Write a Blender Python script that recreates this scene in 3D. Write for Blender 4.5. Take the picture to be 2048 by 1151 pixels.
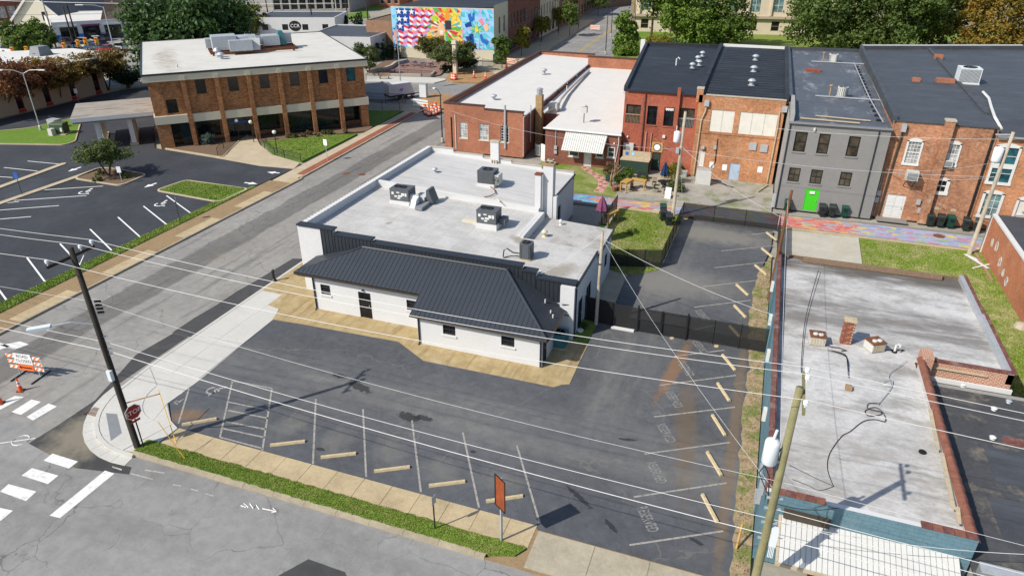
import bpy, math, random
import numpy as np
from mathutils import Vector, Matrix
random.seed(7)
rng = np.random.default_rng(11)
for o in list(bpy.data.objects): bpy.data.objects.remove(o)
SC = bpy.context.scene
COL = SC.collection
R = math.radians

# ------------------------------------------------------------ camera, sky, sun
# X runs along the main street, Y up the side street, Z up; metres
CAM_H, PITCH, YAW, FPX = 25.0, 27.5, 19.8, 1390.0
cam_d = bpy.data.cameras.new('camera')
cam = bpy.data.objects.new('camera', cam_d); COL.objects.link(cam)
cam.location = (0, 0, CAM_H)
cam.rotation_euler = (R(90 - PITCH), 0, R(YAW))
cam_d.sensor_width = 36; cam_d.lens = FPX / 2048 * 36
cam_d.clip_start = .5; cam_d.clip_end = 3000
SC.camera = cam

SUN_AZ, SUN_EL = 49.5, 42.5           # direction shadows fall (from +X towards +Y), elevation
wd = bpy.data.worlds.new('World'); SC.world = wd; wd.use_nodes = True
bg = wd.node_tree.nodes['Background']
sky = wd.node_tree.nodes.new('ShaderNodeTexSky'); sky.sky_type = 'NISHITA'
sky.sun_disc = False; sky.sun_elevation = R(SUN_EL); sky.sun_rotation = R(219)
sky.air_density = 1.0; sky.dust_density = 1.0; sky.ozone_density = 1.0
wd.node_tree.links.new(sky.outputs[0], bg.inputs[0]); bg.inputs[1].default_value = 0.125
sl = bpy.data.lights.new('sun', 'SUN'); sl.energy = 4.6; sl.angle = R(.53); sl.color = (1, .94, .84)
so = bpy.data.objects.new('sun', sl); COL.objects.link(so)
sd = Vector((math.cos(R(SUN_AZ)) * math.cos(R(SUN_EL)), math.sin(R(SUN_AZ)) * math.cos(R(SUN_EL)), -math.sin(R(SUN_EL))))
so.rotation_euler = sd.to_track_quat('-Z', 'Y').to_euler(); so.location = (-30, -30, 60)
SC.view_settings.view_transform = 'Standard'; SC.view_settings.look = 'None'
SC.view_settings.exposure = 0.25; SC.view_settings.gamma = 1; SC.view_settings.use_curve_mapping = False
SC.render.engine = 'CYCLES'

# ------------------------------------------------------------ helpers
def at(px, py, z=0.0):
    """ground point (x, y) seen at a pixel of the 2048-wide photograph, on the plane at height z"""
    p = R(PITCH); u = (px - 1024) / FPX; v = -(py - 575.5) / FPX
    dx, dy, dz = u, math.cos(p) + v * math.sin(p), -math.sin(p) + v * math.cos(p)
    t = (CAM_H - z) / -dz; gx, gy = dx * t, dy * t
    c, s = math.cos(R(YAW)), math.sin(R(YAW))
    return (gx * c - gy * s, gx * s + gy * c)
def at3(px, py, z=0.0):
    a = at(px, py, z); return (a[0], a[1], z)

OFF = {}                               # world offset of every thing built in world coordinates
def off(o): return OFF.get(o.name, (0, 0, 0)) if o else (0, 0, 0)

def tag(o, label=None, cat=None, group=None, kind=None):
    if label: o['label'] = label
    if cat: o['category'] = cat
    if group: o['group'] = group
    if kind: o['kind'] = kind
    return o
def thing(name, label, cat, loc=(0, 0, 0), rz=0, group=None):
    o = bpy.data.objects.new(name, None); COL.objects.link(o)
    if len(loc) == 2: loc = (loc[0], loc[1], 0)
    o.location = loc; o.rotation_euler = (0, 0, rz); o.empty_display_size = .3
    return tag(o, label, cat, group)
def wthing(name, label, cat, loc, group=None):
    """a thing whose parts are given in world coordinates"""
    o = thing(name, label, cat, loc, 0, group); OFF[o.name] = tuple(o.location); return o

def children(o): return [c for c in bpy.data.objects if c.parent == o]
KIDS = {}
def copy_tree(o, parent=None):
    c = o.copy(); COL.objects.link(c); c.parent = parent
    if parent is not None: KIDS.setdefault(parent.name, []).append(c)
    for ch in list(KIDS.get(o.name, [])): copy_tree(ch, c)
    return c

class MB:
    def __init__(s): s.v = []; s.f = []; s.m = []
    def poly(s, pts, m=0):
        n = len(s.v); s.v.extend(tuple(map(float, (p if len(p) == 3 else (p[0], p[1], 0)))) for p in pts)
        s.f.append(tuple(range(n, n + len(pts)))); s.m.append(m); return s
    def box(s, x0, y0, z0, x1, y1, z1, m=0):
        return s.hexa([(x0, y0, z0), (x1, y0, z0), (x1, y1, z0), (x0, y1, z0)], [(x0, y0, z1), (x1, y0, z1), (x1, y1, z1), (x0, y1, z1)], m)
    def hexa(s, b, t, m=0):
        n = len(s.v); s.v.extend(tuple(map(float, p)) for p in list(b) + list(t)); k = len(b)
        s.f.append(tuple(n + i for i in reversed(range(k)))); s.f.append(tuple(n + k + i for i in range(k)))
        for i in range(k):
            j = (i + 1) % k; s.f.append((n + i, n + j, n + k + j, n + k + i))
        s.m.extend([m] * (k + 2)); return s
    def prism(s, poly, z0, z1, m=0):
        return s.hexa([(p[0], p[1], z0) for p in poly], [(p[0], p[1], z1) for p in poly], m)
    def bar(s, p, q, w, h=None, m=0, up=(0, 0, 1)):
        h = w if h is None else h
        p, q = Vector(p), Vector(q); d = (q - p).normalized(); up = Vector(up)
        if abs(d.dot(up)) > .98: up = Vector((1, 0, 0))
        x = d.cross(up).normalized() * w / 2; y = x.cross(d).normalized() * h / 2
        return s.hexa([p - x - y, p + x - y, p + x + y, p - x + y], [q - x - y, q + x - y, q + x + y, q - x + y], m)
    def cyl(s, p, q, r0, r1=None, n=8, m=0):
        r1 = r0 if r1 is None else r1
        p, q = Vector(p), Vector(q); d = (q - p).normalized()
        a = Vector((1, 0, 0)) if abs(d.x) < .9 else Vector((0, 1, 0))
        x = d.cross(a).normalized(); y = d.cross(x)
        c = [(math.cos(2 * math.pi * i / n), math.sin(2 * math.pi * i / n)) for i in range(n)]
        return s.hexa([p + (x * i + y * j) * r0 for i, j in c], [q + (x * i + y * j) * r1 for i, j in c], m)
    def tube(s, pts, r, n=5, m=0):
        pts = [Vector(p) for p in pts]; base = len(s.v); k = len(pts)
        rr = r if hasattr(r, '__len__') else [r] * k
        for i, p in enumerate(pts):
            d = (pts[min(i + 1, k - 1)] - pts[max(i - 1, 0)]).normalized()
            a = Vector((0, 0, 1)) if abs(d.z) < .9 else Vector((1, 0, 0))
            x = d.cross(a).normalized(); y = d.cross(x)
            for j in range(n):
                t = 2 * math.pi * j / n; s.v.append(tuple(p + (x * math.cos(t) + y * math.sin(t)) * rr[i]))
        for i in range(k - 1):
            for j in range(n):
                a, b = base + i * n + j, base + i * n + (j + 1) % n
                s.f.append((a, b, b + n, a + n)); s.m.append(m)
        s.f.append(tuple(base + j for j in range(n))); s.f.append(tuple(base + (k - 1) * n + j for j in range(n))); s.m += [m, m]
        return s
    def lathe(s, prof, c=(0, 0, 0), n=10, m=0):
        base = len(s.v); k = len(prof)
        for r, z in prof:
            for j in range(n):
                t = 2 * math.pi * j / n; s.v.append((c[0] + r * math.cos(t), c[1] + r * math.sin(t), c[2] + z))
        for i in range(k - 1):
            for j in range(n):
                a, b = base + i * n + j, base + i * n + (j + 1) % n
                s.f.append((a, b, b + n, a + n)); s.m.append(m)
        s.f.append(tuple(base + j for j in reversed(range(n)))); s.f.append(tuple(base + (k - 1) * n + j for j in range(n))); s.m += [m, m]
        return s
    def build(s, name, mats, parent=None, smooth=False, local=False):
        ox, oy, oz = (0, 0, 0) if local else off(parent)
        me = bpy.data.meshes.new(name)
        me.from_pydata([(a - ox, b - oy, c - oz) for a, b, c in s.v], [], s.f)
        mats = mats if isinstance(mats, (list, tuple)) else [mats]
        for mt in mats: me.materials.append(MAT[mt] if isinstance(mt, str) else mt)
        if len(mats) > 1: me.polygons.foreach_set('material_index', s.m)
        uvs(me)
        if smooth: me.polygons.foreach_set('use_smooth', [True] * len(me.polygons))
        o = bpy.data.objects.new(name, me); COL.objects.link(o)
        if parent is not None:
            o.parent = parent; KIDS.setdefault(parent.name, []).append(o)
            if parent.name in OFF: OFF[o.name] = OFF[parent.name]
        return o
def uvs(me):
    ul = me.uv_layers.new(name='UVMap'); n = len(me.loops); arr = np.zeros((n, 2), np.float32)
    co = np.zeros(len(me.vertices) * 3, np.float32); me.vertices.foreach_get('co', co); co = co.reshape(-1, 3)
    for p in me.polygons:
        nx, ny, nz = p.normal; li = list(p.loop_indices); vs = co[[me.loops[i].vertex_index for i in li]]
        if abs(nz) > .72: arr[li] = vs[:, :2]
        else:
            l = math.hypot(nx, ny) or 1; tx, ty = -ny / l, nx / l
            arr[li, 0] = vs[:, 0] * tx + vs[:, 1] * ty; arr[li, 1] = vs[:, 2]
    ul.data.foreach_set('uv', arr.ravel())
def np_mesh(name, verts, faces4, mat, parent=None, smooth=False):
    """many quads or triangles from numpy arrays"""
    me = bpy.data.meshes.new(name); nv, nf = len(verts), len(faces4); k = faces4.shape[1]
    me.vertices.add(nv); me.vertices.foreach_set('co', np.asarray(verts, np.float32).ravel())
    me.loops.add(nf * k); me.loops.foreach_set('vertex_index', np.asarray(faces4, np.int32).ravel())
    me.polygons.add(nf); me.polygons.foreach_set('loop_start', np.arange(0, nf * k, k, dtype=np.int32))
    me.update(calc_edges=True); me.materials.append(MAT[mat] if isinstance(mat, str) else mat)
    o = bpy.data.objects.new(name, me); COL.objects.link(o)
    if parent is not None: o.parent = parent; KIDS.setdefault(parent.name, []).append(o)
    return o
def struct(mb, name, mats):
    o = mb.build(name, mats); o['kind'] = 'structure'; return o

class Face:
    """a wall plane from p0 to p1 (outside on the right hand); s along, z up, d outwards"""
    def __init__(s, p0, p1):
        s.p = Vector((p0[0], p0[1])); d = Vector((p1[0] - p0[0], p1[1] - p0[1])); s.L = d.length; s.t = d / s.L
        s.n = Vector((s.t.y, -s.t.x))
    def pt(s, a, z, d=0): q = s.p + s.t * a + s.n * d; return (q.x, q.y, z)
    def box(s, mb, a0, a1, z0, z1, d0, d1, m=0):
        return mb.hexa([s.pt(a0, z0, d1), s.pt(a1, z0, d1), s.pt(a1, z0, d0), s.pt(a0, z0, d0)], [s.pt(a0, z1, d1), s.pt(a1, z1, d1), s.pt(a1, z1, d0), s.pt(a0, z1, d0)], m)
    def wall(s, mb, z0, z1, ops=(), depth=.18, m=0, mr=None, a0=0, a1=None, d=0):
        a1 = s.L if a1 is None else a1; mr = m if mr is None else mr
        xs = sorted({a0, a1, *[o[0] for o in ops], *[o[1] for o in ops]}); zs = sorted({z0, z1, *[o[2] for o in ops], *[o[3] for o in ops]})
        xs = [x for x in xs if a0 <= x <= a1]; zs = [z for z in zs if z0 <= z <= z1]
        for i in range(len(xs) - 1):
            for j in range(len(zs) - 1):
                cx, cz = (xs[i] + xs[i + 1]) / 2, (zs[j] + zs[j + 1]) / 2
                if any(o[0] < cx < o[1] and o[2] < cz < o[3] for o in ops): continue
                mb.poly([s.pt(xs[i], zs[j], d), s.pt(xs[i + 1], zs[j], d), s.pt(xs[i + 1], zs[j + 1], d), s.pt(xs[i], zs[j + 1], d)], m)
        for o in ops:
            A, B, C, D = o[:4]; e = d - depth
            mb.poly([s.pt(A, C, d), s.pt(A, C, e), s.pt(A, D, e), s.pt(A, D, d)], mr); mb.poly([s.pt(B, C, e), s.pt(B, C, d), s.pt(B, D, d), s.pt(B, D, e)], mr)
            mb.poly([s.pt(A, D, d), s.pt(A, D, e), s.pt(B, D, e), s.pt(B, D, d)], mr); mb.poly([s.pt(A, C, e), s.pt(A, C, d), s.pt(B, C, d), s.pt(B, C, e)], mr)
        return mb
    def window(s, par, a0, a1, z0, z1, fr='white_trim', gl='glass', fw=.07, nx=1, ny=2, inset=.12, sill=None, name='window', mw=.035, arch=0, blind=0):
        fm = MB(); d0, d1 = -inset - .03, -inset + .04
        s.box(fm, a0, a0 + fw, z0, z1, d0, d1); s.box(fm, a1 - fw, a1, z0, z1, d0, d1)
        s.box(fm, a0 + fw, a1 - fw, z0, z0 + fw, d0, d1); s.box(fm, a0 + fw, a1 - fw, z1 - fw, z1, d0, d1)
        for i in range(1, nx):
            c = a0 + (a1 - a0) * i / nx; s.box(fm, c - mw / 2, c + mw / 2, z0 + fw, z1 - fw, d0 + .01, d1 - .012)
        for j in range(1, ny):
            c = z0 + (z1 - z0) * j / ny; w = mw * (1.6 if (ny % 2 == 0 and j == ny // 2) else 1); s.box(fm, a0 + fw, a1 - fw, c - w / 2, c + w / 2, d0 + .01, d1 - .008)
        f = fm.build(name, fr, par)
        g = MB(); g.poly([s.pt(a0 + .01, z0 + .01, d0 + .02), s.pt(a1 - .01, z0 + .01, d0 + .02), s.pt(a1 - .01, z1 - .01, d0 + .02), s.pt(a0 + .01, z1 - .01, d0 + .02)]); g.build('pane', gl, f)
        if sill: q = MB(); s.box(q, a0 - .08, a1 + .08, z0 - .12, z0 - .003, -inset + .045, .07); q.build('sill', sill, f)
        return f
    def door(s, par, a0, a1, z0, z1, mat, fr=None, inset=.1, leafs=1, handle=True, panels=0):
        fr = fr or mat; fm = MB(); fw = .07; d0, d1 = -inset - .04, -inset + .03
        s.box(fm, a0, a0 + fw, z0, z1, d0, d1 + .02); s.box(fm, a1 - fw, a1, z0, z1, d0, d1 + .02); s.box(fm, a0 + fw, a1 - fw, z1 - fw, z1, d0, d1 + .02)
        f = fm.build('door', fr, par); w = (a1 - a0 - 2 * fw) / leafs
        for i in range(leafs):
            q = MB(); A = a0 + fw + i * w; s.box(q, A + .006, A + w - .006, z0 + .01, z1 - fw - .005, d0, d1 - .01)
            for k in range(panels):
                zz = z0 + .18 + k * (z1 - z0 - .35) / panels; s.box(q, A + .12, A + w - .12, zz, zz + (z1 - z0 - .35) / panels - .1, d1 - .01, d1 + .008)
            l = q.build('door_leaf', mat, f)
        if handle:
            q = MB(); s.box(q, a1 - fw - .14, a1 - fw - .08, z0 + .95, z0 + 1.1, d1, d1 + .06); q.build('handle', 'steel', f)
        return f
def arc(c, r, a0, a1, n):
    return [(c[0] + r * math.cos(R(a0 + (a1 - a0) * i / n)), c[1] + r * math.sin(R(a0 + (a1 - a0) * i / n))) for i in range(n + 1)]
def text_mesh(txt, size, mat, loc, xdir, up, name, parent=None, depth=0.0, align='CENTER', sx=1.0, bold=0):
    """flat lettering as a mesh: loc is the centre, xdir the reading direction, up the letters' up"""
    cu = bpy.data.curves.new(name, 'FONT'); cu.body = txt; cu.size = size; cu.align_x = align; cu.align_y = 'CENTER'; cu.extrude = depth; cu.resolution_u = 3; cu.offset = bold
    t = bpy.data.objects.new(name, cu); COL.objects.link(t)
    dg = bpy.context.evaluated_depsgraph_get(); me = bpy.data.meshes.new_from_object(t.evaluated_get(dg))
    bpy.data.objects.remove(t); x = Vector(xdir).normalized(); y = Vector(up).normalized(); z = x.cross(y).normalized(); y = z.cross(x); x = x * sx
    ox, oy, oz = off(parent)
    M = Matrix((x, y, z)).transposed().to_4x4(); M.translation = Vector(loc) - Vector((ox, oy, oz)); me.transform(M)
    me.materials.clear(); me.materials.append(MAT[mat]); me.name = name
    o = bpy.data.objects.new(name, me); COL.objects.link(o)
    if parent is not None: o.parent = parent; KIDS.setdefault(parent.name, []).append(o)
    return o
def mk_part(kind):
    def fn(name, mat, par, *a, **k): m = MB(); getattr(m, kind)(*a, **k); return m.build(name, mat, par)
    return fn
Bx, Bc, Bb, Bl, Bt, Bp, Bq, Bh = map(mk_part, ('box', 'cyl', 'bar', 'lathe', 'tube', 'poly', 'prism', 'hexa'))
def FB(face, name, mat, par, *a): m = MB(); face.box(m, *a); return m.build(name, mat, par)
# ------------------------------------------------------------ materials
MAT = {}
class NT:
    def __init__(s, name):
        m = bpy.data.materials.new(name); m.use_nodes = True; s.m = m; MAT[name] = m
        s.t = m.node_tree; s.b = s.t.nodes['Principled BSDF']; s.tc = s.t.nodes.new('ShaderNodeTexCoord')
        s.obj = s.tc.outputs['Object']; s.uv = s.tc.outputs['UV']
    def n(s, typ, ins=None, **kw):
        x = s.t.nodes.new('ShaderNode' + typ)
        for k, v in kw.items(): setattr(x, k, v)
        for k, v in (ins or {}).items(): s.set(x.inputs[k], v)
        return x
    def set(s, sock, v):
        if isinstance(v, bpy.types.NodeSocket): s.t.links.new(v, sock)
        elif isinstance(v, (tuple, list)) and len(v) == 3 and sock.type == 'RGBA': sock.default_value = (*v, 1)
        else: sock.default_value = v
    def noise(s, scale, detail=4, rough=.6, vec=None, dist=0):
        return s.n('TexNoise', {'Vector': vec or s.obj, 'Scale': scale, 'Detail': detail, 'Roughness': rough, 'Distortion': dist}).outputs['Fac']
    def mapv(s, scale=(1, 1, 1), loc=(0, 0, 0), rot=(0, 0, 0), vec=None):
        return s.n('Mapping', {'Vector': vec or s.obj, 'Scale': scale, 'Location': loc, 'Rotation': rot}).outputs[0]
    def ramp(s, f, stops, interp='LINEAR'):
        r = s.n('ValToRGB', {'Fac': f}); r.color_ramp.interpolation = interp; e = r.color_ramp.elements
        while len(e) < len(stops): e.new(.5)
        for i, (p, c) in enumerate(stops):
            e[i].position = p; c = (c, c, c) if isinstance(c, (int, float)) else c; e[i].color = (*c, 1)
        return r.outputs[0]
    def mix(s, f, a, b, mode='MIX'):
        x = s.n('Mix', data_type='RGBA', blend_type=mode)
        s.set(x.inputs[0], f); s.set(x.inputs[6], a); s.set(x.inputs[7], b); return x.outputs[2]
    def math(s, op, a, b=0.0, c=None, clamp=False):
        x = s.n('Math', operation=op, use_clamp=clamp); s.set(x.inputs[0], a); s.set(x.inputs[1], b)
        if c is not None: s.set(x.inputs[2], c)
        return x.outputs[0]
    def sep(s, vec=None): return s.n('SeparateXYZ', {0: vec or s.obj}).outputs
    def remap(s, f, a, b, lo=0., hi=1.):
        return s.n('MapRange', {'Value': f, 'From Min': a, 'From Max': b, 'To Min': lo, 'To Max': hi}).outputs[0]
    def blob(s, cx, cy, rx, ry, rot=0, warp=.5, soft=.5, wscale=1.2):
        """a stain with a ragged outline about a place of the ground (a mark of its own, not light)"""
        v = s.mapv((1 / rx, 1 / ry, 0), (0, 0, 0)); v = s.n('VectorMath', {0: s.obj, 1: (-cx, -cy, 0)}, operation='ADD').outputs[0]
        v = s.n('VectorRotate', {'Vector': v, 'Angle': R(-rot)}, rotation_type='Z_AXIS').outputs[0]
        v = s.n('VectorMath', {0: v, 1: (1 / rx, 1 / ry, 0)}, operation='MULTIPLY').outputs[0]
        d = s.n('VectorMath', {0: v}, operation='LENGTH').outputs['Value']
        w = s.noise(wscale, 5, .7); d = s.math('ADD', d, s.math('MULTIPLY', s.math('SUBTRACT', w, .5), warp * 2))
        return s.remap(d, 1 - soft * .5, 1 + soft * .5, 1., 0.)
    def out(s, col, rough=.8, spec=.3, bump=None, bs=.2, bd=.02, metal=0):
        s.set(s.b.inputs['Base Color'], col); s.set(s.b.inputs['Roughness'], rough); s.b.inputs['Specular IOR Level'].default_value = spec; s.b.inputs['Metallic'].default_value = metal
        if bump is not None:
            b = s.n('Bump', {'Height': bump, 'Strength': bs, 'Distance': bd}); s.set(s.b.inputs['Normal'], b.outputs[0])
        return s.m
def sc(c, k): return tuple(min(1, x * k) for x in c)
def simple(name, c, rough=.7, spec=.3, var=.12, scale=3., metal=0, bs=.0, bscale=40, dirt=None, dirtamt=.3):
    t = NT(name); n1 = t.noise(scale, 6, .65); n2 = t.noise(scale * 9, 3, .6)
    f = t.math('ADD', t.math('MULTIPLY', n1, .65), t.math('MULTIPLY', n2, .35))
    col = t.ramp(f, [(.3, sc(c, 1 - var)), (.7, sc(c, 1 + var))])
    if dirt:
        d = t.ramp(t.noise(scale * .7, 8, .75), [(.5, 0.), (.72, 1.)]); col = t.mix(t.math('MULTIPLY', d, dirtamt), col, dirt)
    t.out(col, rough, spec, t.noise(bscale, 4) if bs else None, bs, metal=metal); return t
for nm, c, r, sp, kw in [
    ('white_paint', (.56, .56, .555), .55, .3, dict(var=.05, scale=.8, dirt=(.5, .5, .48), dirtamt=.25)),
    ('white_trim', (.6, .6, .585), .5, .3, dict(var=.05)),
    ('cream', (.55, .5, .38), .6, .3, dict(var=.06, scale=.6)),
    ('dark_metal', (.022, .027, .035), .45, .4, dict(var=.12, scale=.6)),
    ('roof_metal', (.03, .036, .046), .42, .45, dict(var=.12, scale=.5)),
    ('black', (.012, .012, .013), .6, .3, dict(var=.1)),
    ('black_iron', (.015, .016, .017), .45, .4, dict(var=.1)),
    ('steel', (.45, .46, .47), .4, .5, dict(var=.12, metal=.6)),
    ('galvanised', (.42, .44, .46), .5, .5, dict(var=.2, scale=4, metal=.3)),
    ('wire', (.6, .6, .59), .45, .4, dict(var=.03)),
    ('black_wire', (.02, .02, .022), .6, .3, dict(var=.05)),
    ('ac_grey', (.085, .095, .105), .5, .35, dict(var=.1, scale=3)),
    ('ac_light', (.5, .5, .47), .5, .35, dict(var=.08, scale=3, dirt=(.3, .27, .2))),
    ('ac_teal', (.05, .16, .18), .5, .35, dict(var=.12)),
    ('rust_metal', (.16, .065, .035), .8, .2, dict(var=.4, scale=4)),
    ('wood_pole', (.15, .115, .075), .9, .15, dict(var=.35, scale=2)),
    ('wood_pole_green', (.2, .19, .1), .9, .15, dict(var=.3, scale=2, dirt=(.3, .17, .08))),
    ('wood_pole_pale', (.36, .31, .24), .9, .15, dict(var=.3, scale=2)),
    ('wood_pole_dark', (.04, .034, .028), .9, .15, dict(var=.3, scale=2)),
    ('wood_pole_rust', (.12, .06, .03), .9, .15, dict(var=.4, scale=2)),
    ('wood_yellow', (.45, .27, .08), .75, .2, dict(var=.2, scale=6)),
    ('wood_old', (.3, .2, .12), .85, .15, dict(var=.3, scale=4)),
    ('plank', (.42, .35, .24), .85, .15, dict(var=.25, scale=3)),
    ('sign_red', (.3, .012, .014), .45, .4, dict(var=.05)),
    ('sign_brown', (.24, .055, .02), .5, .3, dict(var=.35, scale=3)),
    ('sign_white', (.75, .75, .75), .45, .4, dict(var=.04)),
    ('sign_blue', (.02, .12, .45), .45, .4, dict(var=.05)),
    ('orange', (.85, .16, .03), .5, .35, dict(var=.08)),
    ('cone_orange', (.8, .1, .02), .5, .35, dict(var=.08)),
    ('yellow_plastic', (.75, .42, .03), .45, .4, dict(var=.06)),
    ('signal_yellow', (.8, .4, .02), .45, .4, dict(var=.08)),
    ('bin_green', (.008, .055, .04), .5, .35, dict(var=.15)),
    ('bin_dark', (.02, .028, .026), .5, .35, dict(var=.15)),
    ('transformer_green', (.06, .09, .05), .6, .3, dict(var=.12)),
    ('transformer_grey', (.62, .66, .68), .4, .4, dict(var=.05)),
    ('terracotta', (.2, .082, .056), .75, .25, dict(var=.35, scale=3, dirt=(.12, .05, .04), dirtamt=.5)),
    ('coping_red', (.15, .06, .05), .85, .2, dict(var=.5, scale=2, dirt=(.34, .29, .26), dirtamt=.6)),
    ('coping_brown', (.07, .035, .028), .7, .25, dict(var=.15)),
    ('coping_stone', (.42, .37, .3), .85, .2, dict(var=.2, scale=3, dirt=(.2, .14, .1))),
    ('green_door', (.05, .5, .02), .5, .3, dict(var=.05)),
    ('dark_green', (.025, .05, .035), .6, .3, dict(var=.2)),
    ('blue_door', (.36, .44, .55), .6, .3, dict(var=.06)),
    ('board_white', (.62, .6, .54), .8, .2, dict(var=.1, scale=1.5, dirt=(.42, .37, .28))),
    ('purple_fabric', (.2, .065, .13), .9, .1, dict(var=.2)),
    ('blue_fabric', (.015, .035, .09), .9, .1, dict(var=.2)),
    ('sandstone', (.58, .5, .38), .85, .2, dict(var=.1, scale=.6)),
    ('sandstone_dark', (.4, .34, .25), .85, .2, dict(var=.15)),
    ('tan_panel', (.4, .33, .24), .85, .2, dict(var=.1, scale=.7)),
    ('red_panel', (.3, .03, .03), .7, .3, dict(var=.12)),
    ('siding_cream', (.62, .58, .46), .7, .2, dict(var=.05)),
    ('shingle_grey', (.14, .145, .15), .9, .15, dict(var=.2, scale=.6)),
    ('shingle_brown', (.11, .08, .07), .9, .15, dict(var=.3, scale=1)),
    ('tyre', (.02, .02, .02), .85, .2, dict(var=.1)),
    ('chrome', (.6, .6, .62), .25, .5, dict(var=.05, metal=.8)),
    ('lamp_glass', (.75, .74, .68), .3, .5, dict(var=.03)),
    ('terra_pot', (.26, .13, .08), .8, .2, dict(var=.2)),
    ('rope_orange', (.6, .2, .1), .8, .2, dict(var=.1)),
    ('bark', (.09, .07, .055), .95, .1, dict(var=.35, scale=5)),
    ('mulch', (.16, .11, .075), .95, .1, dict(var=.4, scale=8, bs=.5)),
    ('trim_grey', (.2, .21, .22), .6, .3, dict(var=.1)),
    ('awning_white', (.53, .53, .51), .5, .3, dict(var=.06, scale=1, dirt=(.5, .45, .35))),
    ('bronze', (.06, .045, .03), .5, .4, dict(var=.15)),
    ('red_clay_pipe', (.4, .14, .07), .8, .2, dict(var=.15)),
    ('yellow_clay', (.33, .22, .11), .85, .2, dict(var=.4, scale=3, dirt=(.1, .07, .04), dirtamt=.6)),
    ('pink', (.48, .27, .23), .85, .2, dict(var=.35, scale=4)),
]: simple(nm, c, r, sp, **kw)
for i, c in enumerate([(.3, .012, .03), (.5, .52, .55), (.75, .76, .77), (.02, .025, .035), (.05, .09, .18), (.2, .22, .24), (.06, .015, .04), (.35, .42, .5)]):
    t = NT('car_paint_%d' % i); t.out(c, .25, .6); t.b.inputs['Coat Weight'].default_value = .6

def glassmat(name, c, rough=.06, spec=.6):
    t = NT(name); f = t.noise(1.3, 2); t.out(t.ramp(f, [(.35, sc(c, .5)), (.65, sc(c, 1.5))]), rough, spec, t.noise(.7, 1), .02, .05)
glassmat('glass', (.03, .035, .04)); glassmat('glass_blue', (.02, .09, .11)); glassmat('glass_dark', (.010, .011, .013), .1, .45)
glassmat('glass_curtain', (.32, .33, .33), .25); glassmat('glass_teal_curtain', (.12, .2, .2), .2); glassmat('glass_bronze', (.06, .05, .035), .12)
glassmat('bank_glass', (.006, .016, .019), .08, .4)

def brick(name, c1, c2, mortar, big=.25, bw=.215, bh=.075, ms=.006, stain=None, amt=.5, sstops=(.52, .7), sscale=.5, bump=.5):
    t = NT(name)
    b = t.n('TexBrick', {'Vector': t.uv, 'Color1': c1, 'Color2': c2, 'Mortar': mortar, 'Scale': 1., 'Mortar Size': ms, 'Mortar Smooth': .2, 'Bias': 0., 'Brick Width': bw, 'Row Height': bh})
    n1 = t.noise(.45, 6, .7); n2 = t.noise(4.5, 6, .8)
    k = t.ramp(t.math('ADD', t.math('MULTIPLY', n1, .45), t.math('MULTIPLY', n2, .55)), [(.38, 1 - big), (.62, 1 + big)])
    col = t.mix(1., b.outputs['Color'], k, 'MULTIPLY')
    if stain:
        f = t.ramp(t.noise(sscale, 8, .75), [(sstops[0], 0.), (sstops[1], 1.)]); col = t.mix(t.math('MULTIPLY', f, amt), col, stain)
    t.out(col, .88, .2, t.math('SUBTRACT', 1., b.outputs['Fac']), bump, .01); return t
brick('brick_red', (.36, .135, .075), (.28, .1, .055), (.33, .2, .14), .25)
brick('brick_painted_red', (.35, .105, .062), (.3, .082, .05), (.32, .095, .06), .35, stain=(.38, .19, .12), amt=.6)
brick('brick_orange', (.46, .2, .085), (.32, .12, .055), (.46, .32, .21), .35, stain=(.5, .36, .24), amt=.45)
brick('brick_arch', (.42, .2, .105), (.28, .115, .065), (.42, .28, .19), .4, stain=(.58, .47, .37), amt=.6, sstops=(.56, .7), sscale=.7)
brick('brick_office', (.44, .2, .085), (.2, .085, .036), (.3, .16, .08), .3, bw=.32, bh=.1, ms=.01)
brick('brick_dark', (.23, .08, .052), (.17, .058, .04), (.22, .13, .1), .25)
brick('brick_pale_wall', (.44, .17, .085), (.37, .13, .065), (.42, .25, .16), .2, stain=(.55, .38, .28), amt=.5)
brick('brick_tan', (.3, .17, .1), (.24, .13, .08), (.3, .22, .16), .2)
brick('brick_roof', (.4, .14, .06), (.3, .09, .045), (.55, .47, .38), .2, bw=.22, bh=.085, ms=.014)
brick('grey_painted', (.235, .232, .226), (.225, .222, .217), (.2, .198, .193), .08)
brick('grey_side', (.34, .335, .32), (.32, .315, .3), (.29, .285, .275), .15, stain=(.2, .19, .17), amt=.4)
brick('white_block', (.56, .563, .568), (.552, .556, .562), (.53, .534, .542), .05, bw=.41, bh=.2, ms=.01, stain=(.54, .52, .47), amt=.3, bump=.12)
brick('blue_block', (.105, .19, .23), (.1, .18, .22), (.08, .14, .175), .14, bw=.41, bh=.2, ms=.01, stain=(.22, .29, .31), amt=.4)
brick('mansard', (.1, .075, .06), (.08, .06, .05), (.05, .04, .03), .2, bw=.5, bh=.25)
brick('paver_red', (.3, .1, .06), (.24, .08, .05), (.25, .15, .1), .2, bw=.25, bh=.12)
brick('plaza_brick', (.26, .15, .12), (.2, .12, .1), (.25, .2, .17), .2, bw=.25, bh=.12)

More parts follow.
